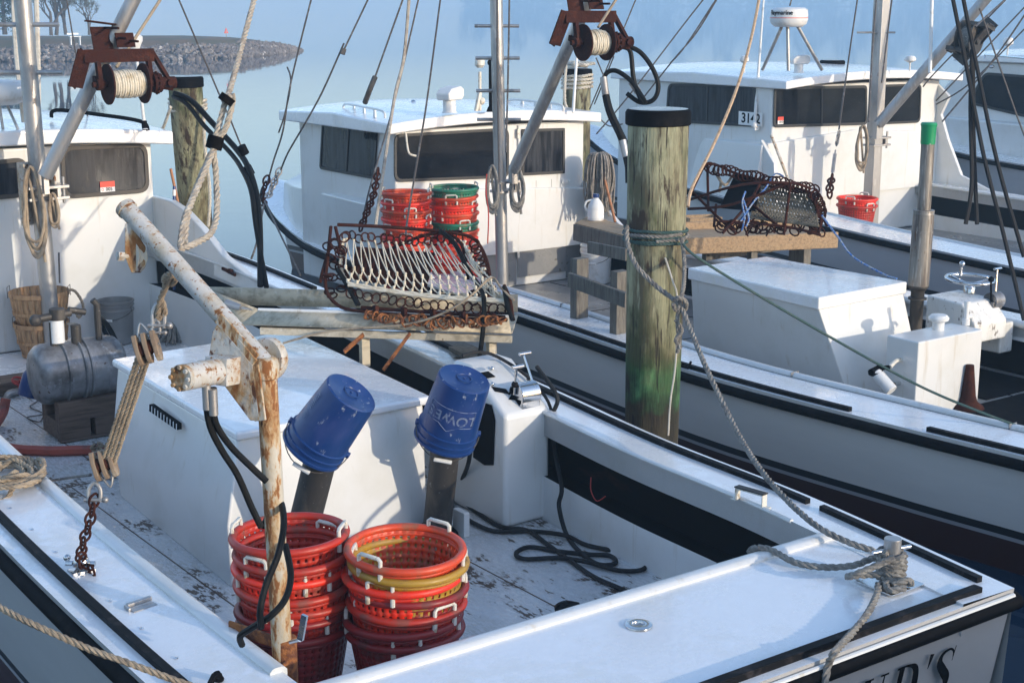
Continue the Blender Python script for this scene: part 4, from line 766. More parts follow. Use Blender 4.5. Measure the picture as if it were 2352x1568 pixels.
# exhaust pipe B
PYB = 7.62; et = q(2134, 283, Y=PYB); em = q(2109, 655, Y=PYB); ek = q(2122, 487, Y=PYB)
mb = MB(); mb.cyl(ek, et, .053, .053, n=28); mb.cyl(em, ek + (em - ek).normalized() * .02, .084, n=28); mb.lathe([(.084, .0), (.087, .0), (.087, .02), (.084, .02)], 28, axis_M(em.lerp(ek, .72), et)); mb.lathe([(.053, -.012), (.078, -.008), (.084, .0), (.084, .025)], 28, axis_M(ek, em)); mb.lathe([(.053, .0), (.085, .004), (.085, .016), (.053, .02)], 28, axis_M(ek, et)); st = mb.build('exhaust_stack', M['sooty_alu'], B)
mb = MB(); mb.lathe([(.084, .0), (.084, .015), (.07, .03), (.055, .05), (.052, .45)], 24, axis_M(em, em + (em - et))); mb.tube([Vector((em.x, em.y, .70)), Vector((em.x - .13, em.y - .04, .60)), Vector((em.x - .22, em.y - .06, .78))], [.05, .06, .08], 16); mb.lathe([(.055, 0), (.075, .005), (.075, .02), (.055, .025)], 24, axis_M(em + Vector((0, 0, -.12)), em + Vector((0, 0, 1)))); mb.build('exhaust_elbow', M['exhaust'], st)
mb = MB(); mb.lathe([(.056, -.165), (.058, -.15), (.060, -.03), (.066, -.01), (.058, .005), (.001, .008)], 26, Matrix.Translation(et)); mb.build('green_cap', M['green'], st)
mb = MB(); c = q(*T(6, 1985, 1190), Z=.45); mb.lathe([(.13, 0), (.12, .02), (.075, .05), (.058, .10), (.03, .34), (.001, .345)], 20, Matrix.Translation(q(*T(6, 1960, 1240), Z=.41))); fn = mb.build('stub_pipe', M['rust'], B)
mb = MB(); mb.box((9.05, 3.8, .402), (10.42, 6.84, .412)); mb.box((9.62, 6.9, .402), (10.42, 9.2, .412)); mb.build('floor_mat', M['black'], B)

# ================================================================== BOAT C
oC = Vector((15, 11, 0))
Cb = thing('workboat', oC, 'white workboat with radar dome on a tripod above its cabin, third in the row', 'boat')
pC = [(3, 12.1, .82), (6, 12.35, .84), (8.6, 12.6, .87), (11.3, 12.93, .92), (13.3, 13.3, .98), (15.2, 13.65, 1.06), (17, 14.2, 1.22), (18.3, 14.75, 1.4), (18.9, 15.1, 1.52)]
sC = [(3, 16.6, .82), (6, 16.75, .84), (8.6, 16.85, .87), (11.3, 16.9, .95), (13.3, 16.85, 1.02), (15.2, 16.6, 1.12), (17, 16.0, 1.28), (18.3, 15.45, 1.43), (18.9, 15.13, 1.52)]
PC, SC_ = make_hull(Cb, pC, sC, 4, 13.2, (.50, .40), M['hullC'], M['gel_wet'], M['floor_grey'], .42)
mb = MB(); mb.box((13.62, 13.2, .42), (16.85, 16.2, 2.42)); mb.build('cabin', M['gel'], Cb, bevel=.03, seg=3)
make_roof(Cb, 13.55, 16.98, 12.92, 16.3, 2.40, .10, .09)
mb = MB(); tr = [(13.15, 13.15, .98, 13.10, 1.72), (14.6, 13.45, 1.03, 13.35, 1.70), (16.2, 13.9, 1.15, 13.85, 1.66), (17.6, 14.5, 1.3, 14.45, 1.60), (18.2, 14.8, 1.4, 14.75, 1.56)]
vs = []
for y, xb, zb, xt, zt in tr: vs += [(xb + .14, y, zb), (xt + .3, y, zt), (15.1, y, zt + .10), (30.2 - xt - .3, y, zt), (30.2 - xb - .14, y, zb)]
mb.add(vs, [(i * 5 + k, i * 5 + k + 1, i * 5 + k + 6, i * 5 + k + 5) for i in range(4) for k in range(4)] + [(0, 1, 2, 3, 4), (24, 23, 22, 21, 20)]); mb.build('foredeck_trunk', M['gel'], Cb, bevel=.02)
mb = MB(); P_ = [(13.2, 1.78), (12.95, 1.5), (12.9, .95), (13.2, .96)]; mb.prism([(13.42, y, z) for y, z in P_], (.06, 0, 0)); mb.build('cabin_wing', M['gel'], Cb, bevel=.012); mb = MB(); P2 = [(13.25, 2.38), (13.0, 2.2), (13.12, 1.95), (12.98, 1.62), (12.72, 1.15), (12.2, .98), (11.6, .94), (13.25, .94)]; mb.prism([(16.80, y, z) for y, z in P2], (.06, 0, 0)); mb.build('cabin_wing', M['gel'], Cb, bevel=.012)
mb = MB(); mb.cyl(q(1771, 310, Y=13.1), q(1810, 412, Y=12.9), .018, n=8); mb.build('rusty_strut', M['rusty_white'], Cb)
wy = 13.19
w3 = window(Cb, [q(1777, 200, Y=wy), q(1990, 196, Y=wy), q(1990, 287, Y=wy), q(1775, 293, Y=wy)], (0, -1, 0), rad=.06, fw=.035, mull=(.5,))
window(Cb, [q(2025, 195, Y=wy), q(2115, 192, Y=wy), q(2112, 282, Y=wy), q(2020, 286, Y=wy)], (0, -1, 0), rad=.09, fw=.03)
c1 = q(1793, 277, Y=wy - .02); mb = MB(); mb.box((c1.x - .05, wy - .0215, c1.z), (c1.x + .05, wy - .0195, c1.z + .045)); mb.build('sticker_top', M['red_label'], w3); mb = MB(); mb.box((c1.x - .05, wy - .0215, c1.z - .045), (c1.x + .05, wy - .0195, c1.z)); mb.build('sticker', M['white_label'], w3)
text_on(w3, '010', (c1.x + .012, wy - .0225, c1.z - .02), .045, (1, 0, 0), (0, 0, 1), bold=.001, depth=.0004)
xw = 13.615
w4 = window(Cb, [q(1536, 192, X=xw), q(1736, 194, X=xw), q(1739, 292, X=xw), q(1530, 280, X=xw)], (-1, 0, 0), rad=.09, fw=.035, glass='glass_fog', mull=(.47,))
c = q(1722, 273, X=xw - .022); mb = MB(); mb.box((c.x - .001, c.y - .22, c.z - .085), (c.x + .001, c.y + .20, c.z + .085)); mb.build('number_plate', M['white_label'], w4)
text_on(w4, '3142', c + Vector((-.003, -.02, 0)), .17, (0, -1, 0), (0, 0, 1), bold=.004, depth=.0005)
# radar on tripod
rc = q(1812, 42, D=18.2); mb = MB(); s_ = .232 / .275
mb.lathe([(.001, -.105), (.17, -.105), (.215, -.07), (.232, -.02), (.232, .045), (.225, .10), (.19, .125), (.001, .13)], 44, Matrix.Translation(rc)); rdm = mb.build('radar_dome', M['whiteplastic'], Cb)
mb = MB(); mb.lathe([(.2325, .0), (.234, .002), (.234, .006), (.2325, .008)], 44, Matrix.Translation(rc)); mb.build('dome_stripe', M['red_label'], rdm)
fx = Vector((-RGT.x, -RGT.y, 0)); toC = Vector((-FWD.x, -FWD.y, 0)).normalized()
ctr = (toC * .8 - RGT * .62).normalized(); base_a = math.atan2(ctr.y, ctr.x)
def bend_cyl(p, Rr=.236):
    a = p.x / Rr; return Vector((math.sin(a) * Rr, p.y, math.cos(a) * Rr - Rr + p.z))
xd = Vector((-ctr.y, ctr.x, 0)); text_mesh('Raymarine', .075, M['ink'], rdm, frame_M(rc + ctr * .236 + Vector((0, 0, .065)), xd, (0, 0, 1)), bend=bend_cyl, bold=.0015, depth=.0006)
for a_, b_ in (((1795, 62), (1751, 161)), ((1809, 62), (1811, 163)), ((1833, 62), (1888, 161))):
    mb = MB(); mb.cyl(q(*a_, D=18.2), q(*b_, D=18.2 + (.1 if b_[0] == 1811 else .35)), .022, n=12); mb.build('tripod_leg', M['alu'], Cb)
scoop_vent(Cb, q(1834, 168, Z=2.58), .85, R(-30))
dome_antenna(Cb, q(1709, 168, Z=2.58), .22, .06); dome_antenna(Cb, q(2089, 164, Z=2.58), .2, .075)
c = q(1733, 288, X=13.55); D_ = (c - CP).dot(FWD); mb = MB(); t_ = q(1756, -30, D=D_); mb.cyl(c, t_, .022, .012, n=10); mb.ball(c, .045); mb.box((c.x - .02, c.y - .03, c.z - .06), (c.x + .06, c.y + .03, c.z + .02)); mb.build('whip_antenna', M['whiteplastic'], Cb)
c = q(2136, 168, D=17.6); mb = MB(); mb.cyl(c, q(2141, -20, D=17.6), .022, n=10); mb.build('whip_antenna', M['whiteplastic'], Cb)
# mast and boom C
mY = 12.45; m0 = q(2001, 458, Y=mY); m0.z = .43; m1 = q(2016, -30, Y=mY); mb = MB(); mb.box((-.075, -.075, 0), (.075, .075, (m1 - m0).length * 1.3), frame_M((0, 0, 0), Vector((1, .0, 0)), Vector((0, 1, 0))).to_3x3(), m0); mastC = mb.build('mast', M['alu'], Cb, bevel=.012)
rungs(mastC, m0, m1, [q(2010, 75, Y=mY).z, q(2010, -5, Y=mY).z], L_=.235, r=.013); mast_clamp(mastC, (m0.x, mY, q(2005, 325, Y=mY).z), .08)
b0 = q(2018, 286, Y=12.3); b1 = q(2262, 0, Y=11.3); mb = MB(); mb.cyl(b0, b1 + (b1 - b0) * .3, .068, .066, n=22); mb.box((b0.x - .06, b0.y - .03, b0.z - .18), (b0.x + .0, b0.y + .03, b0.z + .04)); bmC = mb.build('boom', M['alu'], Cb)
c = q(2228, 88, Y=11.2); bd = (b1 - b0).normalized(); ax = (FWD * -.55 + RGT * .6 + Vector((0, 0, -.2))).normalized()
wc_ = bpy.data.objects.new('winch', None); COL.objects.link(wc_); wc_.parent = Cb; wc_['_o'] = tuple(oC)
mb = MB(); Mx = axis_M(c, c + ax)
for z_ in (-.10, .08): mb.lathe([(.001, z_ - .006), (.20, z_ - .006), (.20, z_ + .006), (.001, z_ + .006)], 32, Mx)
mb.lathe([(.001, -.14), (.06, -.14), (.06, .12), (.001, .12)], 20, Mx); mb.build('drum', M['exhaust'], wc_)
mb = MB(); mb.lathe([(.07, -.09), (.13, -.08), (.135, 0), (.13, .07), (.07, .075)], 28, Mx); mb.build('wound_rope', M['grey_rope'], wc_)
mb = MB(); bx = bd; side = ax.cross(bx).normalized()
for s in (-1, 1): mb.bar(c + ax * .11 * s - bx * .22, c + ax * .11 * s + bx * .22, .14, .02, up=ax); mb.bar(c + bx * .18 * s + side * .12, c + bx * .18 * s - side * .14, .05, .25, up=ax)
mb.bar(c - side * .14 - bx * .3, c - side * .14 + bx * .3, .2, .02, up=side); mb.build('frame', M['exhaust'], wc_, bevel=.004)

# ================================================================== BOAT D
oD = Vector((21, 13, 0))
Db = thing('workboat', oD, 'white workboat at the far right edge, only its slanted cabin window and bow side showing', 'boat')
pD = [(3, 18.7, .95), (7, 19.0, .96), (11, 19.2, 1.0), (13.5, 19.45, 1.05), (15, 19.7, 1.12), (17, 20.3, 1.3), (18.6, 21.1, 1.5), (19.4, 21.7, 1.6)]
sD = [(3, 24.0, .95), (7, 24.2, .96), (11, 24.3, 1.0), (13.5, 24.2, 1.05), (15, 23.9, 1.12), (17, 23.2, 1.3), (18.6, 22.4, 1.5), (19.4, 21.75, 1.6)]
PD, SD = make_hull(Db, pD, sD, 4, 12.6, (.5, .5), M['hullC'], M['gel_wet'], M['floor_grey'], .5)
mb = MB(); mb.prism([(20.3, 12.6, .5), (20.3, 12.6, 2.5), (20.3, 15.4, 2.52), (20.3, 16.3, 1.62), (20.3, 16.3, 1.2)], (3.2, 0, 0)); mb.build('cabin', M['gel'], Db, bevel=.04, seg=3)
make_roof(Db, 20.2, 23.6, 12.4, 15.6, 2.52, .08, .08)
mb = MB(); mb.prism([(19.8, 12.8, 1.0), (19.75, 12.8, 1.6), (20.4, 16.6, 1.62), (20.5, 16.9, 1.2)], (2.6, 0, 0)); mb.build('foredeck_trunk', M['gel'], Db, bevel=.04)
window(Db, [q(2222, 238, X=20.29), q(2262, 166, X=20.29), q(2420, 178, X=20.29), q(2420, 285, X=20.29)], (-1, 0, 0), rad=.10, fw=.04)
c = q(2277, 153, X=20.2); mb = MB(); mb.ball(c, .05, sz=.6); mb.build('side_lamp', M['chrome'], Db)
dome_antenna(Db, q(2313, 134, Z=2.66), .3, .075)
mb = MB(); a_ = q(2262, 134, Z=2.66); b_ = q(2360, 145, Z=2.66); mb.tube([a_, a_ + Vector((0, 0, .05)), b_ + Vector((0, 0, .06)), b_], .015, 8); mb.build('grab_rail', M['chrome'], Db)
# ================================================================== water, spit, far wood, haze
def flat(name, vs, fs, m, kind='structure'):
    mb = MB(); mb.add(vs, fs); return tag(mb.build(name, m), kind=kind)
mw = mat('harbour_water', (.010, .030, .058), .03, spec=.18)
t_ = mw.node_tree; n_ = t_.nodes; L_ = t_.links; b_ = n_['Principled BSDF']; tc = n_.new('ShaderNodeTexCoord'); mp = n_.new('ShaderNodeMapping'); mp.inputs['Scale'].default_value = (1, 1, 1)
no = n_.new('ShaderNodeTexNoise'); no.inputs['Scale'].default_value = .9; no.inputs['Detail'].default_value = 4; bp = n_.new('ShaderNodeBump'); bp.inputs['Strength'].default_value = .055; bp.inputs['Distance'].default_value = .05
L_.new(tc.outputs['Object'], mp.inputs[0]); L_.new(mp.outputs[0], no.inputs['Vector']); L_.new(no.outputs[0], bp.inputs['Height']); L_.new(bp.outputs[0], b_.inputs['Normal'])
flat('water', [(-900, -900, 0), (900, -900, 0), (900, 900, 0), (-900, 900, 0)], [(0, 1, 2, 3)], mw)
# spit
wl = [(-250, 143), (-60, 143), (150, 142), (300, 141), (430, 139), (520, 135), (600, 129), (660, 122), (692, 117)]
W_ = [q(a, b, Z=0) for a, b in wl]; back = Vector((FWD.x, FWD.y, 0)).normalized()
Tp = [Vector((p.x, p.y, 1.1 * min(1, (len(wl) - 1 - i) / 3.2) ** .7 if i > 4 else 1.1)) + back * (4.5 if i < 7 else 1.0 - (i - 7) * .8) for i, p in enumerate(W_)]
B1 = [p + back * (10 if i < 5 else 5 if i == 5 else 2 if i == 6 else .3) + Vector((0, 0, .1 if i < 4 else -.05 * (i - 3))) for i, p in enumerate(Tp)]
B2 = [p + back * (22 if i < 5 else 5 if i < 7 else .5) + Vector((0, 0, -2 if i < 6 else -1)) for i, p in enumerate(B1)]
vs = []; n = len(wl)
for r in (W_, Tp, B1, B2): vs += [v - Vector((0, 0, .3)) if r is W_ else v for v in r]
flat('spit_ground', vs, [(k * n + i, k * n + i + 1, (k + 1) * n + i + 1, (k + 1) * n + i) for k in range(3) for i in range(n - 1)], M['turf'])
mb = MB(); rnd = random.Random(3)
ico = bmesh.new(); bmesh.ops.create_icosphere(ico, subdivisions=1, radius=1); iv = [v.co.copy() for v in ico.verts]; if_ = [tuple(v.index for v in f.verts) for f in ico.faces]; ico.free()
for i in range(n - 1):
    L = (W_[i + 1] - W_[i]).length; cnt = int(L * 60)
    for k in range(cnt):
        u = rnd.random(); t = rnd.random() ** .9 * (.80 if i < 5 else 1.0); a = W_[i].lerp(W_[i + 1], u); b = Tp[i].lerp(Tp[i + 1], u); p = a.lerp(b, t * .93); p.z += .02; s = rnd.uniform(.06, .22) * (1 - .2 * t)
        rm = Matrix.Rotation(rnd.random() * 6.3, 3, Vector((rnd.random() - .5, rnd.random() - .5, rnd.random() - .5)).normalized())
        mb.add([p + rm @ Vector((v.x * s * 1.3, v.y * s, v.z * s * .75)) * rnd.uniform(.8, 1.15) for v in iv], if_)
tag(mb.build('riprap', M['rock'], flat=True), label='bank of grey riprap boulders along the spit', kind='stuff')
def tree(x, y, dist, h, spread, seed, label, ever=False, nlev=5):
    rn = random.Random(seed); base = q(x, y, D=dist); base.z = 1.45
    t = thing('pine_tree' if ever else 'bare_tree', base, label, 'tree', 'trees on the misty spit')
    tr = MB(); tips = []
    def br(p, d, L, r, lv):
        q_ = [p]; dd = d.copy()
        for k in range(3): dd = (dd + Vector((rn.uniform(-1, 1), rn.uniform(-1, 1), rn.uniform(-.3, .8))) * .13).normalized(); q_.append(q_[-1] + dd * L / 3)
        tr.tube(q_, [r, r * .9, r * .8, r * .65], 4 if lv > 1 else 8, cap=False)
        tips.append((q_[-1], lv)); tips.append((q_[2], lv))
        if lv >= nlev: return
        for k in range(rn.choice((2, 3, 3)) if lv else 4):
            s_ = q_[rn.choice((2, 3)) if lv else rn.choice((1, 2, 3))]; nd = (dd + Vector((rn.uniform(-1, 1), rn.uniform(-1, 1), rn.uniform(-.2, .7))) * spread).normalized(); br(s_, nd, L * rn.uniform(.6, .82), r * .55, lv + 1)
    if ever:
        tr.cyl(base, base + Vector((0, 0, h)), .16, .03, 8)
    else: br(base, Vector((0, 0, 1)), h * .33, h * .028, 0)
    tr.build('trunk', M['bark'], t)
    lf = MB()
    if ever:
        for k in range(5200):
            z = rn.random() ** .8 * h; rad = (h - z) * .34 * rn.uniform(.35, 1) * (.75 + .25 * math.sin(z * 9)) + .1; a = rn.random() * 6.28; p = base + Vector((rad * math.cos(a), rad * math.sin(a), z + .25)); e = Vector((rn.uniform(-1, 1), rn.uniform(-1, 1), rn.uniform(-1, 1))) * .13; f = Vector((rn.uniform(-1, 1), rn.uniform(-1, 1), rn.uniform(-1, 1))) * .13; lf.add([p, p + e, p + f], [(0, 1, 2)])
    else:
        for p, lv in tips:
            if lv < 2: continue
            for k in range(5):
                c = p + Vector((rn.gauss(0, .12), rn.gauss(0, .12), rn.gauss(0, .12))) * h * .12; e = Vector((rn.uniform(-1, 1), rn.uniform(-1, 1), rn.uniform(-1, 1))) * .05; f = Vector((rn.uniform(-1, 1), rn.uniform(-1, 1), rn.uniform(-1, 1))) * .05; lf.add([c, c + e, c + f], [(0, 1, 2)])
    lf.build('crown', M['pineleaf' if ever else 'leafy'], t, flat=True); return t
tree(12, 86, 93, 5.2, .8, 11, 'dense dark evergreen at the left end of the misty spit', ever=True)
tree(118, 86, 91, 4.2, .85, 5, 'leaning bare tree with doubled trunk nearest the evergreen on the spit')
tree(130, 86, 91.5, 4.6, .55, 15, 'upright bare tree touching the leaning one on the spit')
tree(152, 86, 93, 4.4, .6, 8, 'slender bare tree second from the right on the spit')
tree(205, 85, 92, 3.3, .9, 23, 'short round-headed bare tree at the right end of the spit trees')
c = q(173, 98, D=88); c.z = 1.15; bn = thing('park_bench', c, 'white bench on the bank of the spit', 'bench'); mb = MB(); mb.box((c.x - .35, c.y - .12, c.z + .28), (c.x + .35, c.y + .12, c.z + .32)); mb.build('seat', M['whiteplastic'], bn); mb = MB(); mb.box((c.x - .4, c.y + .2, c.z + .4), (c.x + .3, c.y + .25, c.z + .5)); mb.build('backrest', M['whiteplastic'], bn); mb = MB(); mb.box((c.x - .3, c.y - .1, c.z - .2), (c.x - .25, c.y + .1, c.z + .28)); mb.box((c.x + .25, c.y - .1, c.z - .2), (c.x + .3, c.y + .1, c.z + .28)); mb.build('leg', M['whiteplastic'], bn)
c = q(520, 84, D=92); c.z = 1.3; mk = thing('channel_marker', c, 'small red channel marker standing beyond the rocky spit', 'marker'); mb = MB(); mb.cyl(c, c + Vector((0, 0, .45)), .03, n=8); mb.build('pole', M['alu'], mk); mb = MB(); mb.prism([c + Vector((-.14, 0, .25)), c + Vector((.14, 0, .25)), c + Vector((0, 0, .6))], (0, .03, 0)); mb.build('marker_board', M['redant'], mk)
# far wood on the other shore, a fading mass
mb = MB(); rn = random.Random(9); gl = []
for i in range(46):
    u = i / 45; x = 1060 + u * 1600; d = 1000 + 45 * math.sin(u * 5) + 90 * max(0, .15 - u) * 6; g = q(x, 60, D=d); gl.append(Vector((g.x, g.y, 0)))
for i in range(8500):
    k = rn.random() * 44.99; a = gl[int(k)].lerp(gl[int(k) + 1], k % 1); u = k / 45; hh = (22 + 16 * min(1, u * 4 + .1)) * (.8 + .25 * math.sin(k * 2.3) + .1 * math.sin(k * 7))
    z = rn.random() * hh; p = a + back * rn.uniform(0, 8) + Vector((0, 0, z)); s = rn.uniform(2.5, 5); e = Vector((rn.uniform(-1, 1), rn.uniform(-1, 1), rn.uniform(-1, 1))) * s; f = Vector((rn.uniform(-1, 1), rn.uniform(-1, 1), rn.uniform(-1, 1))) * s; mb.add([p, p + e, p + f], [(0, 1, 2)])
tag(mb.build('far_woods', M['leafy'], flat=True), label='wooded far shore fading into the fog', kind='stuff')
vs = [g + Vector((0, 0, .5)) for g in gl] + [g + back * 60 + Vector((0, 0, 1)) for g in gl] + [g - back * 3 - Vector((0, 0, .3)) for g in gl]
flat('far_shore', vs, [(i, i + 1, 46 + i + 1, 46 + i) for i in range(45)] + [(92 + i, 92 + i + 1, i + 1, i) for i in range(45)], M['turf'])
# haze
mh = bpy.data.materials.new('morning_fog'); mh.use_nodes = True; hn = mh.node_tree; hn.nodes.remove(hn.nodes['Principled BSDF']); pv = hn.nodes.new('ShaderNodeVolumePrincipled'); pv.inputs['Density'].default_value = .0021; pv.inputs['Color'].default_value = (.50, .76, 1, 1); pv.inputs['Anisotropy'].default_value = .0
hn.links.new(pv.outputs[0], hn.nodes['Material Output'].inputs['Volume'])
mb = MB(); mb.box((-800, -320, -1), (1150, 1150, 40)); hz = tag(mb.build('haze', mh, flat=True), kind='stuff', label='pale morning fog over the harbour')

# the pier the boats are moored to, unseen below the viewer; height and edge set to shade the transom
def pier():
    mb = MB(); rn = random.Random(1)
    x = -12.0
    while x < 8.6: mb.box((x, -8, 1.655), (x + .19, .18, 1.70 + rn.uniform(0, .004))); x += .2
    tag(mb.build('pier_deck', M['wood_grey']), kind='structure')
    mb = MB(); mb.box((-12, .05, 1.35), (8.6, .15, 1.652)); mb.box((-12, -3, 1.35), (8.6, -2.8, 1.652)); mb.box((-12, -.05, .3), (8.6, .04, 1.3)); tag(mb.build('pier_beams', M['wood_grey']), kind='structure')
pier()
# ================================================================== pilings
def piling(cx, cy, top, r0, r1, label, lean=(0, 0), cap=True):
    p = thing('piling', (cx, cy, 0), label, 'piling'); mb = MB(); N = 30; prof = []; H = top + .8
    for i in range(25):
        z = -.8 + H * i / 24; f = i / 24; vs_ = r1 + (r0 - r1) * f; prof.append((vs_, z))
    rn = random.Random(int(cx * 100)); vs = []; fs = []; ph = [rn.random() * 6 for _ in range(5)]
    for i, (r, z) in enumerate(prof):
        for j in range(N):
            a = 2 * math.pi * j / N; rr = r * (1 + .012 * math.sin(3 * a + ph[0] + z) + .010 * math.sin(7 * a + ph[1] - z * .7) + .012 * noise.noise(Vector((math.cos(a) * 2, math.sin(a) * 2, z * 1.3 + cx))))
            vs.append((cx + rr * math.cos(a) + lean[0] * z, cy + rr * math.sin(a) + lean[1] * z, z))
    for i in range(24):
        for j in range(N): fs.append((i * N + j, i * N + (j + 1) % N, (i + 1) * N + (j + 1) % N, (i + 1) * N + j))
    fs.append(tuple(range(24 * N, 25 * N))); mb.add(vs, fs); mb.build('post', M['pile'], p)
    if cap:
        mb = MB(); tx = cx + lean[0] * top; tyy = cy + lean[1] * top; r = r0 * 1.015 + .004
        mb.lathe([(r, -.085), (r + .006, -.08), (r + .007, -.01), (r - .002, .006), (r - .03, .010), (.001, .012)], 36, Matrix.Translation(Vector((tx, tyy, top)))); c_ = mb.build('cap_band', M['black'], p)
        mb = MB(); mb.lathe([(r - .012, .0115), (.001, .0135)], 30, Matrix.Translation(Vector((tx, tyy, top)))); mb.build('cap_top', M['floor_grey'], c_)
    return p
PD_ = 8.95; pc = q(1512, 262, D=PD_); pr1 = .185; top = q(1512, 254, D=PD_).z
PCX, PCY = pc.x, pc.y; bz_ = q(1497, 1000, D=PD_)
piling(pc.x, pc.y, top, .186, .155, 'big green-stained piling with black-banded top standing between the boats')
pl_ = q(425, 180, D=13.2); plb = q(452, 520, D=13.9); lx = (pl_.x - plb.x) / (pl_.z - plb.z); ly = (pl_.y - plb.y) / (pl_.z - plb.z)
PLX, PLY = pl_.x, pl_.y
piling(pl_.x - lx * pl_.z, pl_.y - ly * pl_.z, q(425, 178, D=13.2).z, .15, .145, 'slim leaning piling wrapped in rope, right of the left cabin', (lx, ly))
pb = q(1326, 160, D=17.5); piling(pb.x, pb.y, pb.z, .165, .16, 'brown piling with piled white rope on top, behind the middle boat')
pb2 = q(1912, 140, D=20.5); piling(pb2.x, pb2.y, pb2.z, .16, .16, 'short piling top showing above the roof beside the radar tripod')

# ================================================================== ropes
def rope(name, pts, r, m, label, cat='rope', group=None, tw=True, k=8, n=5, more=()):
    mb = MB()
    for P_ in [pts] + list(more):
        P_ = qd(P_) if len(P_[0]) == 3 and not isinstance(P_[0], Vector) else P_
        if tw: mb.rope(P_, r, k, n=n)
        else: mb.tube(P_, r, 7, k=k)
    o = mb.build(name, M[m], org=(mb.v[0])); return tag(o, label, cat, group)
def loopw(c, Rr, z, turns, dz, ph=0, n=14, wob=.004):
    rn = random.Random(int(Rr * 1e4)); return [Vector((c[0] + (Rr + rn.uniform(0, wob)) * math.cos(2 * math.pi * i / n + ph), c[1] + (Rr + rn.uniform(0, wob)) * math.sin(2 * math.pi * i / n + ph), z + dz * i / n + rn.uniform(-wob, wob))) for i in range(int(turns * n) + 1)]
# central mooring line: piling to bollard
zc_ = q(1500, 560, D=PD_ - .18).z
rope('mooring_rope', [(1440, 520, PD_ - .05), (1442, 560, PD_ - .12), (1462, 610, PD_ - .2), (1505, 655, PD_ - .24), (1560, 700, 8.6), (1585, 755, 8.5), (1625, 850, 8.2), (1690, 985, 7.8), (1745, 1075, 7.3), (1810, 1150, 6.95), (1880, 1210, 6.72), (1950, 1245, 6.62), (2000, 1262, 6.58), (2030, 1275, 6.56)], .0155, 'grey_rope', 'grey mooring rope running from the big piling down to the stern bollard')
rope('knotted_rope', [(1565, 545, PD_ - .02), (1572, 600, PD_ - .06), (1570, 660, 8.62), (1560, 700, 8.58), (1556, 740, 8.6), (1560, 780, 8.62), (1556, 810, 8.65)], .013, 'grey_rope', 'short knotted rope tail hanging on the right face of the big piling', more=[[(1545, 690, 8.56), (1560, 683, 8.52), (1576, 695, 8.55), (1572, 712, 8.6), (1552, 712, 8.58), (1546, 698, 8.54)], [(1552, 735, 8.58), (1566, 760, 8.6), (1552, 780, 8.6), (1564, 800, 8.6)]])
rope('dangling_line', [(1528, 592, PD_ - .17), (1545, 645, 8.74), (1556, 690, 8.7), (1552, 830, 8.74), (1540, 920, 8.75), (1535, 1000, 8.72)], .006, 'white_rope', 'thin pale cord dangling down the front of the big piling', tw=True)
rope('piling_wrap', loopw((PCX, PCY), .19, zc_ + .05, 2.6, -.035, 2.4), .010, 'green_rope', 'dark green line wrapped around the big piling', more=[loopw((PCX, PCY), .192, zc_ - .03, 1.1, .05, 2.4)])
rope('piling_wrap', loopw((PCX, PCY), .195, zc_ - .01, 1.2, .03, 4), .012, 'grey_rope', 'frayed grey rope wrapped around the big piling beside the green line')
rope('green_line', [(1568, 560, PD_ - .05), (1600, 590, 8.9), (1720, 665, 9.1), (1900, 770, 9.3), (2100, 880, 9.4), (2250, 945, 9.4), (2400, 1000, 9.4)], .0085, 'green_rope', 'dark green line stretched from the big piling across the middle boat', tw=False)
bz = BOL
wr = loopw((bz.x, bz.y), .048, 1.09, 5.4, .021, 1.2, wob=.006)
rope('bollard_lashing', wr, .0155, 'grey_rope', 'grey rope lashed in turns around the stern bollard', more=[[bz + Vector(v) for v in ((-.05, -.05, .14), (-.13, -.02, .11), (-.2, .02, .08), (-.19, .07, .05), (-.1, .06, .04), (-.05, .0, .05))], [bz + Vector(v) for v in ((-.07, -.07, .03), (-.02, -.10, .05), (.02, -.09, .02), (-.02, -.05, .03), (-.09, -.05, .03), (-.10, -.09, .02), (-.04, -.11, .025))]])
rope('stern_line', [q(1722, 1266, Z=.98), q(1735, 1258, Z=1.09), q(1770, 1262, Z=1.095), q(1830, 1292, Z=1.085), q(1900, 1302, Z=1.085), q(1960, 1298, Z=1.1), q(2000, 1283, Z=1.14), q(2030, 1275, Z=1.17)], .0155, 'grey_rope', 'slack rope lying from the cockpit edge to the stern bollard')
rope('stern_rope', [q(2020, 1342, Z=1.085), q(2010, 1375, Z=1.08), q(1985, 1420, Z=1.08), q(1930, 1482, Z=1.085), q(1915, 1500, Z=1.10), q(1903, 1525, Y=3.44), q(1895, 1570, Y=3.42), q(1890, 1640, Y=3.40)], .0155, 'grey_rope', 'rope running from the bollard over the lettered transom')
rope('near_mooring_rope', [(-40, 1372, 5.2), (60, 1425, 5.1), (200, 1487, 5.05), (290, 1520, 5.02), (400, 1560, 5.0), (520, 1600, 5.0)], .0125, 'manila', 'thick tan mooring rope crossing the lower left side deck')
rope('thin_lashing', [q(-20, 1118, Z=1.13), q(70, 1110, Z=1.12), q(150, 1098, Z=1.14), (q(208, 1090, D=6.35))], .007, 'wire', 'thin dark cord from the tan coil to the lower tackle block')
# coil of rope on port side deck
rn = random.Random(4); co = q(12, 1105, Z=1.10); cpts = []
for i in range(80):
    a = i * .62; rr = .13 + .05 * math.sin(i * .37) + .02 * rn.random(); cpts.append(co + Vector((rr * 1.0 * math.cos(a), rr * 1.35 * math.sin(a), .02 + .05 * (i % 9) / 9 + .02 * rn.random())))
cpts += [q(20, 1140, Z=1.09), q(0, 1150, Z=1.08)]
rope('rope_coil', cpts, .0135, 'manila', 'heap of coiled tan rope on the left side deck', k=4)
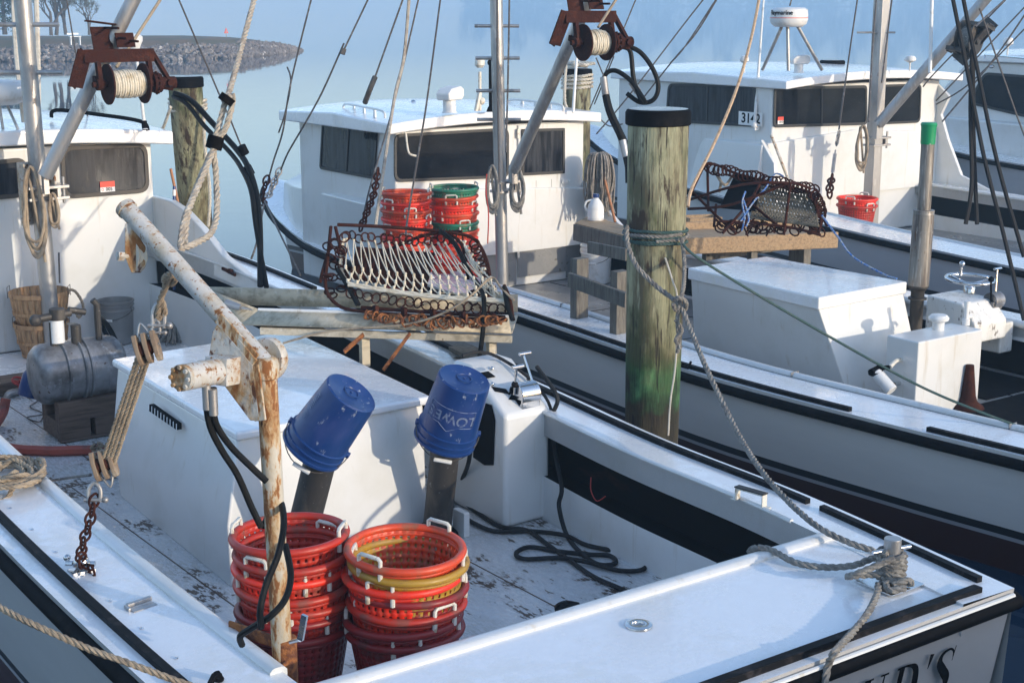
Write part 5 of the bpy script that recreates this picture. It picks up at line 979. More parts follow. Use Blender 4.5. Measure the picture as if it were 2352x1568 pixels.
# big loop rope left
Dk = 6.1
rope('lifting_rope', [(592, -30, Dk + .8), (560, 90, Dk + .5), (536, 180, Dk + .2), (520, 232, Dk)], .0135, 'rope_tan', 'thick pale laid rope coming down to the taped eye splice',
     more=[[(520, 228, Dk), (532, 218, Dk - .02), (535, 232, Dk), (520, 290, Dk), (500, 322, Dk), (480, 370, Dk - .05), (450, 440, Dk - .15), (425, 500, Dk - .3), (415, 560, Dk - .38), (420, 570, Dk - .40), (455, 556, Dk - .30), (485, 535, Dk - .2), (498, 490, Dk - .1), (496, 400, Dk), (490, 345, Dk), (494, 320, Dk), (508, 270, Dk + .02), (518, 232, Dk + .03)], [(486, 350, Dk + .03), (456, 420, Dk - .1), (432, 490, Dk - .25), (424, 560, Dk - .36)]])
mb = MB()
for a_, b_ in (((526, 222), (516, 236)), ((497, 314), (490, 342))): mb.cyl(q(*a_, D=Dk), q(*b_, D=Dk), .034, n=12)
tag(mb.build('tape_band', M['black'], org=mb.v[0]), 'black tape bands holding the thick rope splice', 'tape')
# tackle
Dt = 5.95; Db_ = 6.25
tb = thing('tackle_block', q(340, 800, D=Dt), 'wooden double pulley block hanging high beside the davit arm', 'pulley block')
def block(root, c, s, tilt):
    c = Vector(c); Rm = Matrix.Rotation(tilt, 3, FWD); ax_ = Rm @ RGT; zz = Rm @ UPV
    for k in (-.052, 0, .052):
        mb = MB(); P_ = [c + ax_ * k * s + zz * a * s + FWD * b * s for a, b in ((.085, -.03), (.085, .03), (.03, .05), (-.06, .045), (-.09, .02), (-.09, -.02), (-.06, -.045), (.03, -.05))]; mb.prism([p - ax_ * .014 * s for p in P_], ax_ * .028 * s); mb.build('cheek', M['blockwood'], root, bevel=.006 * s)
    for k in (-.026, .026): mb = MB(); mb.lathe([(.001, -.01 * s), (.045 * s, -.01 * s), (.038 * s, 0), (.045 * s, .01 * s), (.001, .01 * s)], 20, axis_M(c + ax_ * k * s, c + ax_ * (k + .1) * s)); mb.build('wheel', M['rust'], root)
    mb = MB(); mb.cyl(c - ax_ * .075 * s, c + ax_ * .075 * s, .008, n=8)
    return mb, ax_, zz
c = q(338, 798, D=Dt); mb, a_, z_ = block(tb, c, .72, R(-16)); mb.tube([c - a_ * .025 + z_ * .05, c - a_ * .0 + z_ * .10, c + a_ * .025 + z_ * .05], .005, 8, k=4); mb.build('strap', M['alu'], tb)
TBC = c
lb = thing('tackle_block', q(240, 1062, D=Db_), 'wooden double pulley block hanging low above the rusty chain', 'pulley block')
c = q(239, 1065, D=Db_); mb, a_, z_ = block(lb, c, .72, R(-16)); mb.tube([c - a_ * .025 - z_ * .05, c - z_ * .10, c + a_ * .025 - z_ * .05], .005, 8, k=4); mb.build('strap', M['alu'], lb)
rope('tackle_rope', [(331, 775, Dt), (232, 1068, Db_)], .0095, 'manila', 'tan tackle rope rove four times between the two wooden blocks', k=1, more=[[(336, 780, Dt), (241, 1072, Db_)], [(347, 782, Dt), (248, 1075, Db_)], [(354, 785, Dt), (258, 1078, Db_)]])
rope('becket_rope', [(362, 728, Dt), (368, 690, Dt - .05), (384, 650, Dt - .15), (392, 628, Dt - .3)], .0135, 'manila', 'short knotted rope tying the tackle shackle to the davit arm', more=[[(380, 655, Dt - .12), (378, 638, Dt - .2), (392, 630, Dt - .26), (402, 640, Dt - .22), (394, 652, Dt - .14), (380, 646, Dt - .12)], [(372, 690, Dt - .05), (378, 720, Dt), (366, 732, Dt), (360, 715, Dt)]])
def shackle(c, h, w_, r, label, m='alu', d=None, name='shackle'):
    c = Vector(c); mb = MB(); mb.tube([c + RGT * -w_ - UPV * h, c - RGT * w_ + UPV * h * .3, c + UPV * h, c + RGT * w_ + UPV * h * .3, c + RGT * w_ - UPV * h], r, 8, k=4); mb.cyl(c - RGT * (w_ + .02) - UPV * h * .8, c + RGT * (w_ + .02) - UPV * h * .8, r * 1.05, n=8); mb.ball(c + RGT * (w_ + .022) - UPV * h * .8, r * 1.6)
    return tag(mb.build(name, M[m], org=c), label, 'shackle')
shackle(q(364, 725, D=Dt), .05, .022, .009, 'steel shackle at the top of the upper tackle block')
shackle(q(358, 750, D=Dt), .03, .015, .006, 'small shackle right under the large one on the upper tackle block')
shackle(q(217, 1130, D=Db_), .04, .024, .009, 'bright steel shackle under the lower tackle block')
def chain(pts, r, R_, label, m='rust', closed_path=False):
    P = smooth_path(pts, 10); seg = [0]
    for i in range(1, len(P)): seg.append(seg[-1] + (P[i] - P[i - 1]).length)
    step = (R_ - r) * 2.9; mb = MB(); k = 0; s = 0
    while s < seg[-1]:
        j = max(i for i in range(len(seg)) if seg[i] <= s); j = min(j, len(P) - 2); d = (P[j + 1] - P[j]).normalized(); c = P[j].lerp(P[j + 1], (s - seg[j]) / max(1e-6, seg[j + 1] - seg[j])); u, v = perp(d); a = u if k % 2 else v
        L_ = R_ * 1.1; mb.tube([c + d * (L_ + R_ * .6), c + d * L_ * .6 + a * R_, c - d * L_ * .6 + a * R_, c - d * (L_ + R_ * .6), c - d * L_ * .6 - a * R_, c + d * L_ * .6 - a * R_], r, 7, closed=True, k=3); s += step; k += 1
    return tag(mb.build('chain', M[m], org=P[0]), label, 'chain')
cb = q(188, 1310, Z=1.07)
chain([q(216, 1150, D=Db_), q(205, 1200, D=Db_), q(190, 1250, D=Db_ + .02), q(186, 1290, Z=1.12), q(198, 1295, Z=1.10), q(212, 1312, Z=1.08)], .0058, .019, 'rusty brown chain from the lower tackle block to the side deck')
mb = MB(); mb.ring(cb + Vector((0, 0, .03)), (.3, .5, .6), .030, .011, 16, 8); mb.ring(cb + Vector((.02, .03, .045)), (.8, .2, .3), .026, .009, 16, 8); mb.cyl(cb + Vector((-.05, .05, .03)), cb + Vector((.05, -.03, .03)), .012, n=8); mb.box((cb.x - .05, cb.y - .03, cb.z - .005), (cb.x + .05, cb.y + .04, cb.z + .006)); mb.ball(cb + Vector((-.04, .06, .05)), .016)
tag(mb.build('ring_bolt', M['chrome'], org=cb), 'steel ring bolt with shackles at the foot of the rusty chain', 'ring bolt')

# rigging wires: (points with depth, radius, material, boat)
def wires(boat, name, L, m, r): 
    for P_ in L: mb = MB(); mb.tube(qd(P_), r, 6, k=5 if len(P_) > 2 else 0); mb.build(name, M[m], boat)
wires(A, 'halyard', [[(30, -10, 12.6), (38, 130, 12.5), (55, 280, 12.4)], [(83, -10, 12.7), (87, 130, 12.6), (88, 240, 12.6)]], 'white_rope', .022)
wires(A, 'stay_wire', [[(153, 0, 13.6), (176, 135, 13.6)], [(184, 190, 13.6), (203, 275, 13.7)], [(411, 0, 12), (510, 232, 12), (525, 265, 12), (553, 334, 12)], [(135, 580, 12.2), (137, 650, 12.2)]], 'wire', .007)
wires(A, 'winch_rope', [[(267, 155, 11.9), (368, 0, 12.2)]], 'manila', .013)
wires(B, 'forestay', [[(717, -10, 15.5), (668, 190, 15.8), (650, 300, 16), (628, 370, 16), (612, 430, 16.2)], [(660, 155, 15.9), (668, 188, 15.8), (655, 260, 15.9), (640, 305, 16)], [(790, 100, 15), (740, 212, 15.2), (697, 290, 15.4), (662, 350, 15.6), (645, 390, 15.8)], [(845, 0, 15), (790, 115, 15)], [(575, 600, 13.5), (590, 555, 13.6), (606, 470, 14.5)], [(608, 462, 15), (640, 530, 14), (690, 632, 13)], [(925, 0, 15), (862, 176, 15.1), (840, 235, 15.2)]], 'wire', .0095)
wires(B, 'stay_sleeve', [[(862, 176, 15.1), (850, 205, 15.1), (838, 237, 15.2)], [(790, 112, 15), (786, 125, 15)]], 'exhaust', .028)
wires(B, 'halyard_rope', [[(940, -10, 11), (928, 130, 11), (908, 215, 10.8), (888, 340, 10.4), (862, 520, 10)]], 'rope_tan', .012)
wires(B, 'stay_wire', [[(962, -5, 11.4), (922, 170, 11.2), (888, 300, 11), (850, 430, 10.7), (833, 505, 10.5)], [(1012, -5, 11.6), (983, 215, 11.2), (965, 330, 11.2), (938, 490, 11), (932, 540, 10.8)], [(1170, -5, 11.6), (1167, 170, 11.6), (1162, 350, 11.5)], [(1142, -5, 11.25), (1143, 200, 11.25), (1147, 420, 11.2)]], 'wire', .0075)
wires(B, 'stay_wire', [[(1460, 0, 13), (1425, 85, 13)], [(1404, 133, 13.2), (1354, 252, 13.4)], [(1410, 130, 13.2), (1365, 240, 13.4)], [(1369, 133, 13), (1388, 178, 13)]], 'wire', .006)
wires(B, 'winch_rope', [[(1374, 63, 11.0), (1418, -5, 11.2)]], 'manila', .011)
wires(Cb, 'forestay', [[(1615, 0, 17), (1568, 60, 17), (1480, 175, 17), (1420, 250, 17.2), (1370, 308, 17.4)], [(1646, 0, 16.5), (1600, 75, 16.5), (1545, 140, 16.6), (1480, 222, 16.8)], [(1644, 0, 16.5), (1575, 105, 16.5), (1540, 145, 16.6)], [(1380, 275, 17.5), (1400, 290, 17.5), (1430, 285, 17.4)]], 'wire', .0085)
wires(Cb, 'halyard_rope', [[(1745, -10, 12.2), (1725, 90, 12), (1690, 210, 11.7), (1640, 330, 11.4), (1590, 430, 11), (1580, 475, 10.9)]], 'orange_rope', .013)
wires(Cb, 'stay_wire', [[(1970, -5, 16), (1950, 130, 15.8), (1926, 305, 15.4), (1921, 335, 15.3)], [(2049, -5, 16), (2025, 190, 15.8)], [(2013, -5, 15.2), (2005, 100, 15.2), (1995, 280, 15.1)], [(1819, -5, 17), (1814, 14, 17)], [(2250, 20, 14), (2330, 250, 14), (2360, 330, 14)]], 'wire', .009)
wires(Db, 'forestay', [[(2310, 0, 18), (2150, 165, 18.4), (2120, 200, 18.5)], [(2360, 10, 18), (2180, 200, 18.4), (2150, 232, 18.5)], [(2360, 60, 18), (2230, 190, 18.3), (2150, 240, 18.5)], [(2310, -2, 16), (2240, 62, 15)], [(2360, 25, 16.5), (2280, 140, 16.6), (2164, 280, 16.8)]], 'wire', .010)
wires(Cb, 'topping_rope', [[(2188, -5, 12), (2225, 180, 11.9), (2260, 360, 11.8), (2303, 530, 11.7), (2352, 735, 11.5)], [(2212, -5, 12), (2245, 160, 11.9), (2290, 370, 11.8), (2352, 590, 11.7)], [(2233, 115, 12), (2229, 250, 11.9), (2232, 420, 11.8), (2218, 515, 11.8)], [(2235, 115, 12), (2236, 300, 11.9), (2244, 515, 11.8)]], 'black_rope', .018)
chain([q(1927, 305, D=15.3), q(1921, 335, D=15.3)], .006, .018, 'short galvanised chain shackle on the wire beside the third cabin', 'alu')
for P_ in ([(1919, 345, 15.2), (1911, 405, 15)],): 
    a_, b_ = qd(P_); mb = MB(); mb.cyl(a_, b_, .008, n=6)
    for s in (-1, 1): mb.bar(a_.lerp(b_, .15) + RGT * .014 * s, a_.lerp(b_, .85) + RGT * .014 * s, .008, .01)
    tag(mb.build('turnbuckle', M['alu'], org=a_), 'turnbuckle on the wire in front of the third cabin wall', 'turnbuckle')
chain([q(1911, 408, D=15), q(1906, 430, D=14.9), q(1906, 455, D=14.9)], .011, .03, 'dark chain ending the wire at the third boat side deck', 'rust')
chain([q(612, 415, D=16), q(606, 440, D=16), q(604, 470, D=15.8)], .011, .035, 'rusty chain at the bow of the middle boat', 'rust')
chain([q(640, 395, D=15.9), q(625, 430, D=15.9), q(615, 455, D=15.8)], .010, .03, 'galvanised chain meeting the rusty one at the bow of the middle boat', 'alu')
chain([q(868, 395, D=10.7), q(860, 440, D=10.6), q(846, 480, D=10.5), q(828, 525, D=10.4)], .007, .022, 'dark chain leading down to the left end of the twine dredge', 'rust')
# hanging coils
def hang_coil(c, w_, h, loops, r, m, label, ax=None, seed=1):
    rn = random.Random(seed); ax = ax or RGT; c = Vector(c); P = []
    for i in range(loops * 12):
        a = 2 * math.pi * i / 12; k = i // 12; ww = w_ * rn.uniform(.75, 1.1) * (.5 + .5 * (1 - math.cos(a)) / 2 + .15); hh = h * (1 + .10 * math.sin(k * 1.7)); P.append(c + ax * (ww * math.sin(a)) + Vector((0, 0, 1)) * (hh * (math.cos(a) - 1) * .5) + FWD * (-.01 * (k % 4) - .02))
    P.append(c + ax * w_ * .6 - Vector((0, 0, h * 1.15)))
    return rope('rope_coil', P, r, m, label, tw=False, k=4)
hang_coil(q(74, 385, Y=11.75), .085, .66, 6, .012, 'manila', 'long coil of old rope hanging on the left mast bracket', seed=2)
hang_coil(q(124, 445, Y=11.7), .04, .25, 3, .010, 'manila', 'short coil of rope on the right side of the left mast bracket', seed=3)
hang_coil(q(1131, 382, Y=11.2), .055, .40, 6, .013, 'grey_rope', 'rope coil hanging left of the middle mast', seed=4)
hang_coil(q(1188, 385, Y=11.2), .065, .38, 6, .013, 'grey_rope', 'rope coil hanging right of the middle mast under the boom foot', seed=5)
hang_coil(q(1981, 290, Y=12.3), .075, .50, 6, .014, 'manila', 'rope coil hanging beside the square mast of the third boat', seed=6)
rope('red_line', [(1118, 400, 12.9), (1116, 440, 12.9), (1122, 490, 12.9), (1120, 560, 12.9)], .006, 'b_red', 'thin red cord dangling left of the middle mast', tw=False)
rope('piling_rope', loopw((PLX - lx * .4, PLY - ly * .4), .16, q(425, 258, D=13.3).z, 3.3, .035, 1), .015, 'white_rope', 'pale rope turns wrapped around the slim leaning piling', more=[[(392, 245, 13.1), (378, 285, 13.3), (372, 298, 13.4)], [(468, 245, 13.2), (470, 330, 13.3), (482, 440, 13.4), (478, 520, 13.5)]])
rope('piling_rope', loopw((pb.x, pb.y), .175, q(1326, 205, D=17.5).z, 4.3, .045, 1), .018, 'white_rope', 'old rope turns around the brown piling behind the middle boat', more=[[Vector((pb.x + .15 * math.cos(a * 1.3), pb.y + .15 * math.sin(a * 1.9), pb.z + .03 + .05 * abs(math.sin(a * 2.7)))) for a in range(26)], [(1300, 150, 17.3), (1297, 230, 17.3), (1308, 255, 17.3)]])
rope('blue_fleck_line', [(1888, 495, 11.6), (1925, 545, 11.4), (1960, 590, 11.2), (2030, 630, 11), (2060, 640, 10.9)], .008, 'blue_rope', 'blue and white flecked line slanting over the middle boat', tw=False)
# black line on cockpit floor and pedestal
zf = .468
rope('black_power_cord', [Vector((5.16, 6.85, 1.33)), Vector((5.135, 6.62, 1.2)), q(1268, 960, X=5.135), q(1275, 1040, X=5.14), q(1290, 1120, X=5.0), q(*T(8, 1500, 350), Z=.62), q(*T(8, 1555, 550), Z=zf), q(*T(8, 1660, 680), Z=zf), q(*T(8, 1780, 750), Z=zf), q(*T(8, 1890, 740), Z=zf), q(*T(8, 1850, 690), Z=zf), q(*T(8, 1690, 680), Z=zf), q(*T(8, 1500, 660), Z=zf), q(*T(8, 1300, 630), Z=zf), q(*T(8, 1205, 670), Z=zf), q(*T(8, 1260, 712), Z=zf), q(*T(8, 1500, 705), Z=zf), q(*T(8, 1700, 735), Z=zf + .01), q(*T(8, 1900, 790), Z=zf), q(*T(8, 2060, 790), Z=zf), q(*T(8, 2100, 740), Z=zf), q(*T(8, 2000, 680), Z=zf), q(*T(8, 1700, 620), Z=zf), q(*T(8, 1540, 550), Z=zf + .01), q(*T(8, 1300, 520), Z=zf), q(*T(8, 1050, 520), Z=zf), q(*T(8, 850, 430), Z=zf), q(*T(8, 765, 360), Z=zf), q(*T(8, 790, 260), Z=.5), q(*T(8, 860, 100), Z=.72), q(1079, 1045, X=4.70), q(1085, 980, X=4.74), q(1090, 900, X=4.76)], .0135, 'black_rope', 'black cord snaking in loops over the cockpit floor', tw=False, k=6, more=[[q(*T(8, 800, 290), Z=.49), q(*T(8, 950, 400), Z=zf), q(*T(8, 1100, 490), Z=zf), q(*T(8, 1280, 515), Z=zf), q(*T(8, 1420, 610), Z=zf), q(*T(8, 1600, 740), Z=zf), q(*T(8, 1750, 840), Z=zf), q(*T(8, 1920, 915), Z=zf), q(*T(8, 1990, 950), Z=zf)]])
rope('black_cable', [onp(-.01, .50, .02), onp(.1, .5, .03), onp(.2, .44, .03), onp(.30, .25, .03), onp(.345, .05, .0), Vector((5.13, 6.64, 1.0))], .010, 'black_rope', 'black cable looping over the top of the control pedestal', tw=False, k=5)
rope('red_wire', [q(*T(8, 1720, 150), X=4.95), q(*T(8, 1720, 240), X=4.93), q(*T(8, 1760, 312), X=4.93), q(*T(8, 1820, 280), X=4.95)], .003, 'redvalve', 'thin red wire hanging from the dark slot under the side deck', tw=False)
rope('black_hose_loop', [q(1290, 1405, Z=.50), q(1282, 1395, Z=.54), q(1300, 1387, Z=.55), q(1325, 1390, Z=.5)], .02, 'rubber', 'short bend of black hose at the aft cockpit edge', tw=False)
# ================================================================== baskets
def basket_proto():
    t = thing('bushel_basket', (0, 0, 0), 'x', 'basket'); t['_o'] = (0, 0, 0)
    H = .36; NC = 44; r1, r0 = .233, .175; mb = MB()
    def rad(z): return r0 + (r1 - r0) * (z / H) ** .9
    rows = [H, H - .036]; z = H - .036
    hole = []
    while z > .03: hole.append((z, z - .017)); rows += [z - .017, z - .032]; z -= .032
    rows.append(0); rows = sorted(set(round(x, 4) for x in rows), reverse=True)
    ha = [(round(a, 4), round(b, 4)) for a, b in hole]; vs = []
    for zz in rows:
        for j in range(NC):
            for fr in (0, .36): a = 2 * math.pi * (j + fr) / NC; vs.append((rad(zz) * math.cos(a), rad(zz) * math.sin(a), zz))
    W = NC * 2; fs = []
    for i in range(len(rows) - 1):
        ish = (rows[i], rows[i + 1]) in ha
        for j in range(W):
            if ish and j % 2 == 0: continue
            fs.append((i * W + j, i * W + (j + 1) % W, (i + 1) * W + (j + 1) % W, (i + 1) * W + j))
    fs.append(tuple(range((len(rows) - 1) * W, len(rows) * W))); mb.add(vs, fs); mb.build('body', M['b_red'], t, solid=.004)
    mb = MB(); mb.tube([((r1 + .006) * math.cos(2 * math.pi * i / 48), (r1 + .006) * math.sin(2 * math.pi * i / 48), H + .0) for i in range(48)], .0175, 10, closed=True); mb.tube([((r1 - .004) * math.cos(2 * math.pi * i / 48), (r1 - .004) * math.sin(2 * math.pi * i / 48), H - .028) for i in range(48)], .005, 6, closed=True); mb.build('rim', M['b_red'], t)
    for s in (0, math.pi):
        c = Vector(((r1 + .006) * math.cos(s), (r1 + .006) * math.sin(s), H)); tn = Vector((-math.sin(s), math.cos(s), 0)); k = (r1 - math.sqrt(r1 ** 2 - .055 ** 2)); inn = -Vector((math.cos(s), math.sin(s), 0)) * k; up = Vector((0, 0, 1))
        mb = MB(); mb.tube([c + tn * .055 + inn, c + tn * .055 + inn + up * .038, c + tn * .044 + inn + up * .047, c - tn * .044 + inn + up * .047, c - tn * .055 + inn + up * .038, c - tn * .055 + inn], .009, 8)
        for q_ in (-1, 1): mb.cyl(c + tn * .055 * q_ + inn - up * .05, c + tn * .055 * q_ + inn + up * .01, .0105, n=8)
        mb.build('handle', M['handleplastic'], t)
    return t
BP = basket_proto(); SW = {}
def basket(loc, rz, col, label, group, tilt=(0, 0), first=[True], s=1.0):
    if col not in SW:
        d = {}
        for ch in BP.children:
            n0 = ch.name.split('.')[0]
            if n0 in ('body', 'rim'): me = ch.data.copy(); me.materials.clear(); me.materials.append(M[col]); d[n0] = me
        SW[col] = d
    if first[0]:
        first[0] = False; r = BP
        for ch in r.children:
            n0 = ch.name.split('.')[0]
            if n0 in SW[col]: ch.data = SW[col][n0]
        r['label'] = label
    else: r = dup(BP, label=label, swap=SW[col])
    r.location = loc; r.rotation_euler = (tilt[0], tilt[1], rz); r.scale = (s, s, s); r['group'] = group; r['category'] = 'basket'; return r
gA = 'stacked bushel baskets in the nearest cockpit'
cL = q(670, 1228, D=6.25); cR = q(928, 1258, D=6.15)
names = ['topmost', 'second from the top', 'third from the top', 'fourth from the top', 'fifth from the top', 'sixth from the top', 'lowest']
sp = .066
for i, (c, nm) in enumerate((('b_red', 'faded red'), ('b_red', 'red'), ('b_bright', 'orange red'), ('b_red', 'red'), ('b_red', 'red'), ('b_dark', 'dark red'), ('b_dark', 'dark red'))):  # lowest baskets take the darker red for the shade down there
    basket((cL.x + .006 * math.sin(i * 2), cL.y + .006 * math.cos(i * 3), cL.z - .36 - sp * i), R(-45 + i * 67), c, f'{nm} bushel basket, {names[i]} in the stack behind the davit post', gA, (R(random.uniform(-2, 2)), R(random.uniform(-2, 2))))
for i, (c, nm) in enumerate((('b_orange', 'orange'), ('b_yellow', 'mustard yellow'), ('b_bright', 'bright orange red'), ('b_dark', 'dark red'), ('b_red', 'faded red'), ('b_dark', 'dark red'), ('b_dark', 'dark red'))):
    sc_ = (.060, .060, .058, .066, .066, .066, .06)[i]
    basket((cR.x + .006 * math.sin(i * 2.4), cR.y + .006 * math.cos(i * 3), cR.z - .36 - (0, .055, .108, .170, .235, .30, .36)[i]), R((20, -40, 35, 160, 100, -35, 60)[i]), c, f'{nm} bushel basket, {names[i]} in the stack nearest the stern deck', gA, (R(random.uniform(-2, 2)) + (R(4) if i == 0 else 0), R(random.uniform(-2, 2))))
gB = 'stacked bushel baskets in the middle boat'
c1 = q(932, 443, D=14.6); c2 = q(1043, 432, D=14.9)
for i in range(11):
    nm, c = (('orange', 'b_orange'), ('red', 'b_bright'))[i % 2]; od = ['topmost', 'second', 'third', 'fourth', 'fifth', 'sixth', 'seventh', 'eighth', 'ninth', 'tenth', 'eleventh'][i]
    basket((c1.x + .01 * math.sin(i * 2), c1.y, c1.z - .36 - .085 * i), R(i * 57 - 45), c, f'{nm} bushel basket, {od} in the all-orange stack by the middle cabin', gB, (R(random.uniform(-2, 2)), R(random.uniform(-2, 2))))
    if i < 11:
        nm, c = ('green', 'b_green') if i in (0, 4) else (('red', 'b_bright'), ('orange', 'b_orange'))[i % 2]
        basket((c2.x + .01 * math.sin(i * 2.7), c2.y, c2.z - .36 - .085 * i), R(i * 71 - 20), c, f'{nm} bushel basket, {od} in the green and red stack by the middle mast', gB, (R(random.uniform(-2, 2)), R(random.uniform(-2, 2))))
gC = 'two red baskets in the third boat'; c3 = q(1969, 456, D=18.3)
for i in range(2): basket((c3.x, c3.y, c3.z - .36 - .085 * i), R(20 + 65 * i), 'b_bright' if i == 0 else 'b_red', ('upper' if i == 0 else 'lower') + ' red basket beside the square mast of the third boat', gC)

# ================================================================== buckets
def bucket(loc, rot, col, label, s=1.0, name='bucket', bail=0.0, lip=True, grip=True):
    t = thing(name, loc, label, 'bucket'); t['_o'] = (0, 0, 0); H = .37; mb = MB()
    mb.lathe([(.001, .004), (.118, .004), (.124, .0), (.132, .006), (.1345, .03), (.148, .285), (.156, .288), (.156, .296), (.149, .300), (.150, .325), (.157, .328), (.157, .334), (.150, .338), (.151, .355), (.160, .358), (.160, .370), (.148, .370), (.1455, .36), (.130, .012), (.001, .012)], 48)
    b = mb.build('body', M[col], t)
    mb = MB(); mb.lathe([(.04, -.0015), (.036, -.003), (.032, .001)], 30); mb.ball((0, 0, .002), .006); mb.build('base_ring', M[col], b)
    mb = MB()
    for sg in (-1, 1): mb.cyl((sg * .152, 0, .30), (sg * .168, 0, .30), .016, n=12)
    mb.build('ear', M[col], b)
    a = bail; pts = [(.165 * math.cos(p), math.sin(a) * .17 * math.sin(p) * -1, .30 + math.cos(a) * .17 * math.sin(p) - .0) for p in (math.pi * i / 16 for i in range(17))]
    if abs(a) > .01: mb = MB(); mb.tube(pts, .0028, 6); hb = mb.build('bail', M['wire'], t)
    if grip and abs(a) > .01: m_ = Vector(pts[8]); mb = MB(); mb.cyl(m_ - Vector((.045, 0, 0)), m_ + Vector((.045, 0, 0)), .011, n=10); mb.build('grip', M['whiteplastic'], t)
    t.matrix_world = Matrix.Translation(Vector(loc)) @ rot.to_4x4() @ Matrix.Scale(s, 4); return t
def cap_bucket(bottom_px, rim_px, Yb, Yr, s, label, spin, bail):
    bt = q(*bottom_px, Y=Yb); rm = q(*rim_px, Y=Yr); z = (rm - bt).normalized(); y = z.cross(Vector((math.cos(spin), math.sin(spin), 0))).normalized(); x = y.cross(z)
    return bucket(bt, Matrix(((x.x, y.x, z.x), (x.y, y.y, z.y), (x.z, y.z, z.z))), 'blueplastic', label, s, bail=bail), bt, z, (rm - bt).length
b1, bt1, z1_, l1 = cap_bucket((808, 900), (712, 1035), 6.18, 6.38, 1.05, 'blue plastic bucket upturned over the left, more tilted exhaust stack', R(-40), R(-42))
b2, bt2, z2_, l2 = cap_bucket((1067, 868), (1016, 1022), 6.45, 6.62, 1.10, 'blue plastic bucket with printed lettering upturned over the right exhaust stack', R(-30), R(-42))
print('bucket lens', l1, l2, [c.name for c in b1.children])
def bend_b(Rr): return lambda p: Vector((math.sin(p.x / Rr) * Rr, p.y, math.cos(p.x / Rr) * Rr - Rr + p.z))
def on_bucket(b, txt, ang, zc, size, m='paleink', up=1, **k):
    # local frame on the bucket side
    Rr = .1345 + (.148 - .1345) * (zc - .03) / .255 + .0012; n_ = Vector((math.cos(ang), math.sin(ang), 0)); xd = Vector((-math.sin(ang), math.cos(ang), 0)); b['_o'] = (0, 0, 0)
    return text_mesh(txt, size, M[m], b, frame_M(n_ * Rr + Vector((0, 0, zc)), xd * up, Vector((0, 0, up))), bend=bend_b(Rr), depth=.0006, **k)
def cam_angle(b):
    v = b.matrix_world.inverted() @ CP; return math.atan2(v.y, v.x)
bpy.context.view_layer.update()
an = cam_angle(b2); on_bucket(b2, "LOWE'S", an + R(2), .165, .075, up=1, bold=.001)
Rr = .1435; b2['_o'] = (0, 0, 0); mb = MB(); ol = [(-.13, .115), (-.13, .205), (-.05, .205), (0, .235), (.05, .205), (.13, .205), (.13, .115)]
def oc(u, z): a = an + R(2) + u / .142; r = .1345 + .0135 * (z - .03) / .255 + .0015; return Vector((r * math.cos(a), r * math.sin(a), z))
fine = []
for i in range(len(ol)):
    a_, c_ = ol[i], ol[(i + 1) % len(ol)]
    for j in range(8): fine.append(oc(a_[0] + (c_[0] - a_[0]) * j / 8, a_[1] + (c_[1] - a_[1]) * j / 8))
mb.tube(fine, .0016, 4, closed=True); mb.build('printed_outline', M['paleink'], b2)
an = cam_angle(b1); b1['_o'] = (0, 0, 0); mb = MB()
for i in range(16):
    a = an + R(46) + i * .018; r = .1455; w_ = .004 if i % 3 else .008
    mb.add([(r * math.cos(a), r * math.sin(a), .17), (r * math.cos(a + w_), r * math.sin(a + w_), .17), (r * math.cos(a + w_) * 1.003, r * math.sin(a + w_) * 1.003, .21), (r * math.cos(a) * 1.003, r * math.sin(a) * 1.003, .21)], [(0, 1, 2, 3)])
for k in range(8):
    a = an + R(50); r = .1445; z = .06 + k * .012; mb.add([(r * math.cos(a), r * math.sin(a), z), (r * math.cos(a + .22), r * math.sin(a + .22), z), (r * math.cos(a + .22), r * math.sin(a + .22), z + .004), (r * math.cos(a), r * math.sin(a), z + .004)], [(0, 1, 2, 3)])
mb.build('printed_panel', M['paleink'], b1)
gb = q(*T(4, 833, 745), Z=.553); gy = gb; bucket(q(270, 786, Z=.556), Matrix.Rotation(R(-50), 3, 'Z'), 'greyplastic', 'grey plastic bucket standing against the left cabin wall', 1.02, bail=R(118))
bucket(q(1369, 648, Z=.405), Matrix.Rotation(R(-60), 3, 'Z'), 'whiteplastic', 'white plastic bucket under the wooden bench in the middle boat', 1.15, bail=R(125))
bucket(q(1500, 700, Z=.405) + Vector((.3, .6, 0)), Matrix.Rotation(R(30), 3, 'Z'), 'b_red', 'red bucket mostly hidden behind the bench leg', .8, bail=0) if False else None

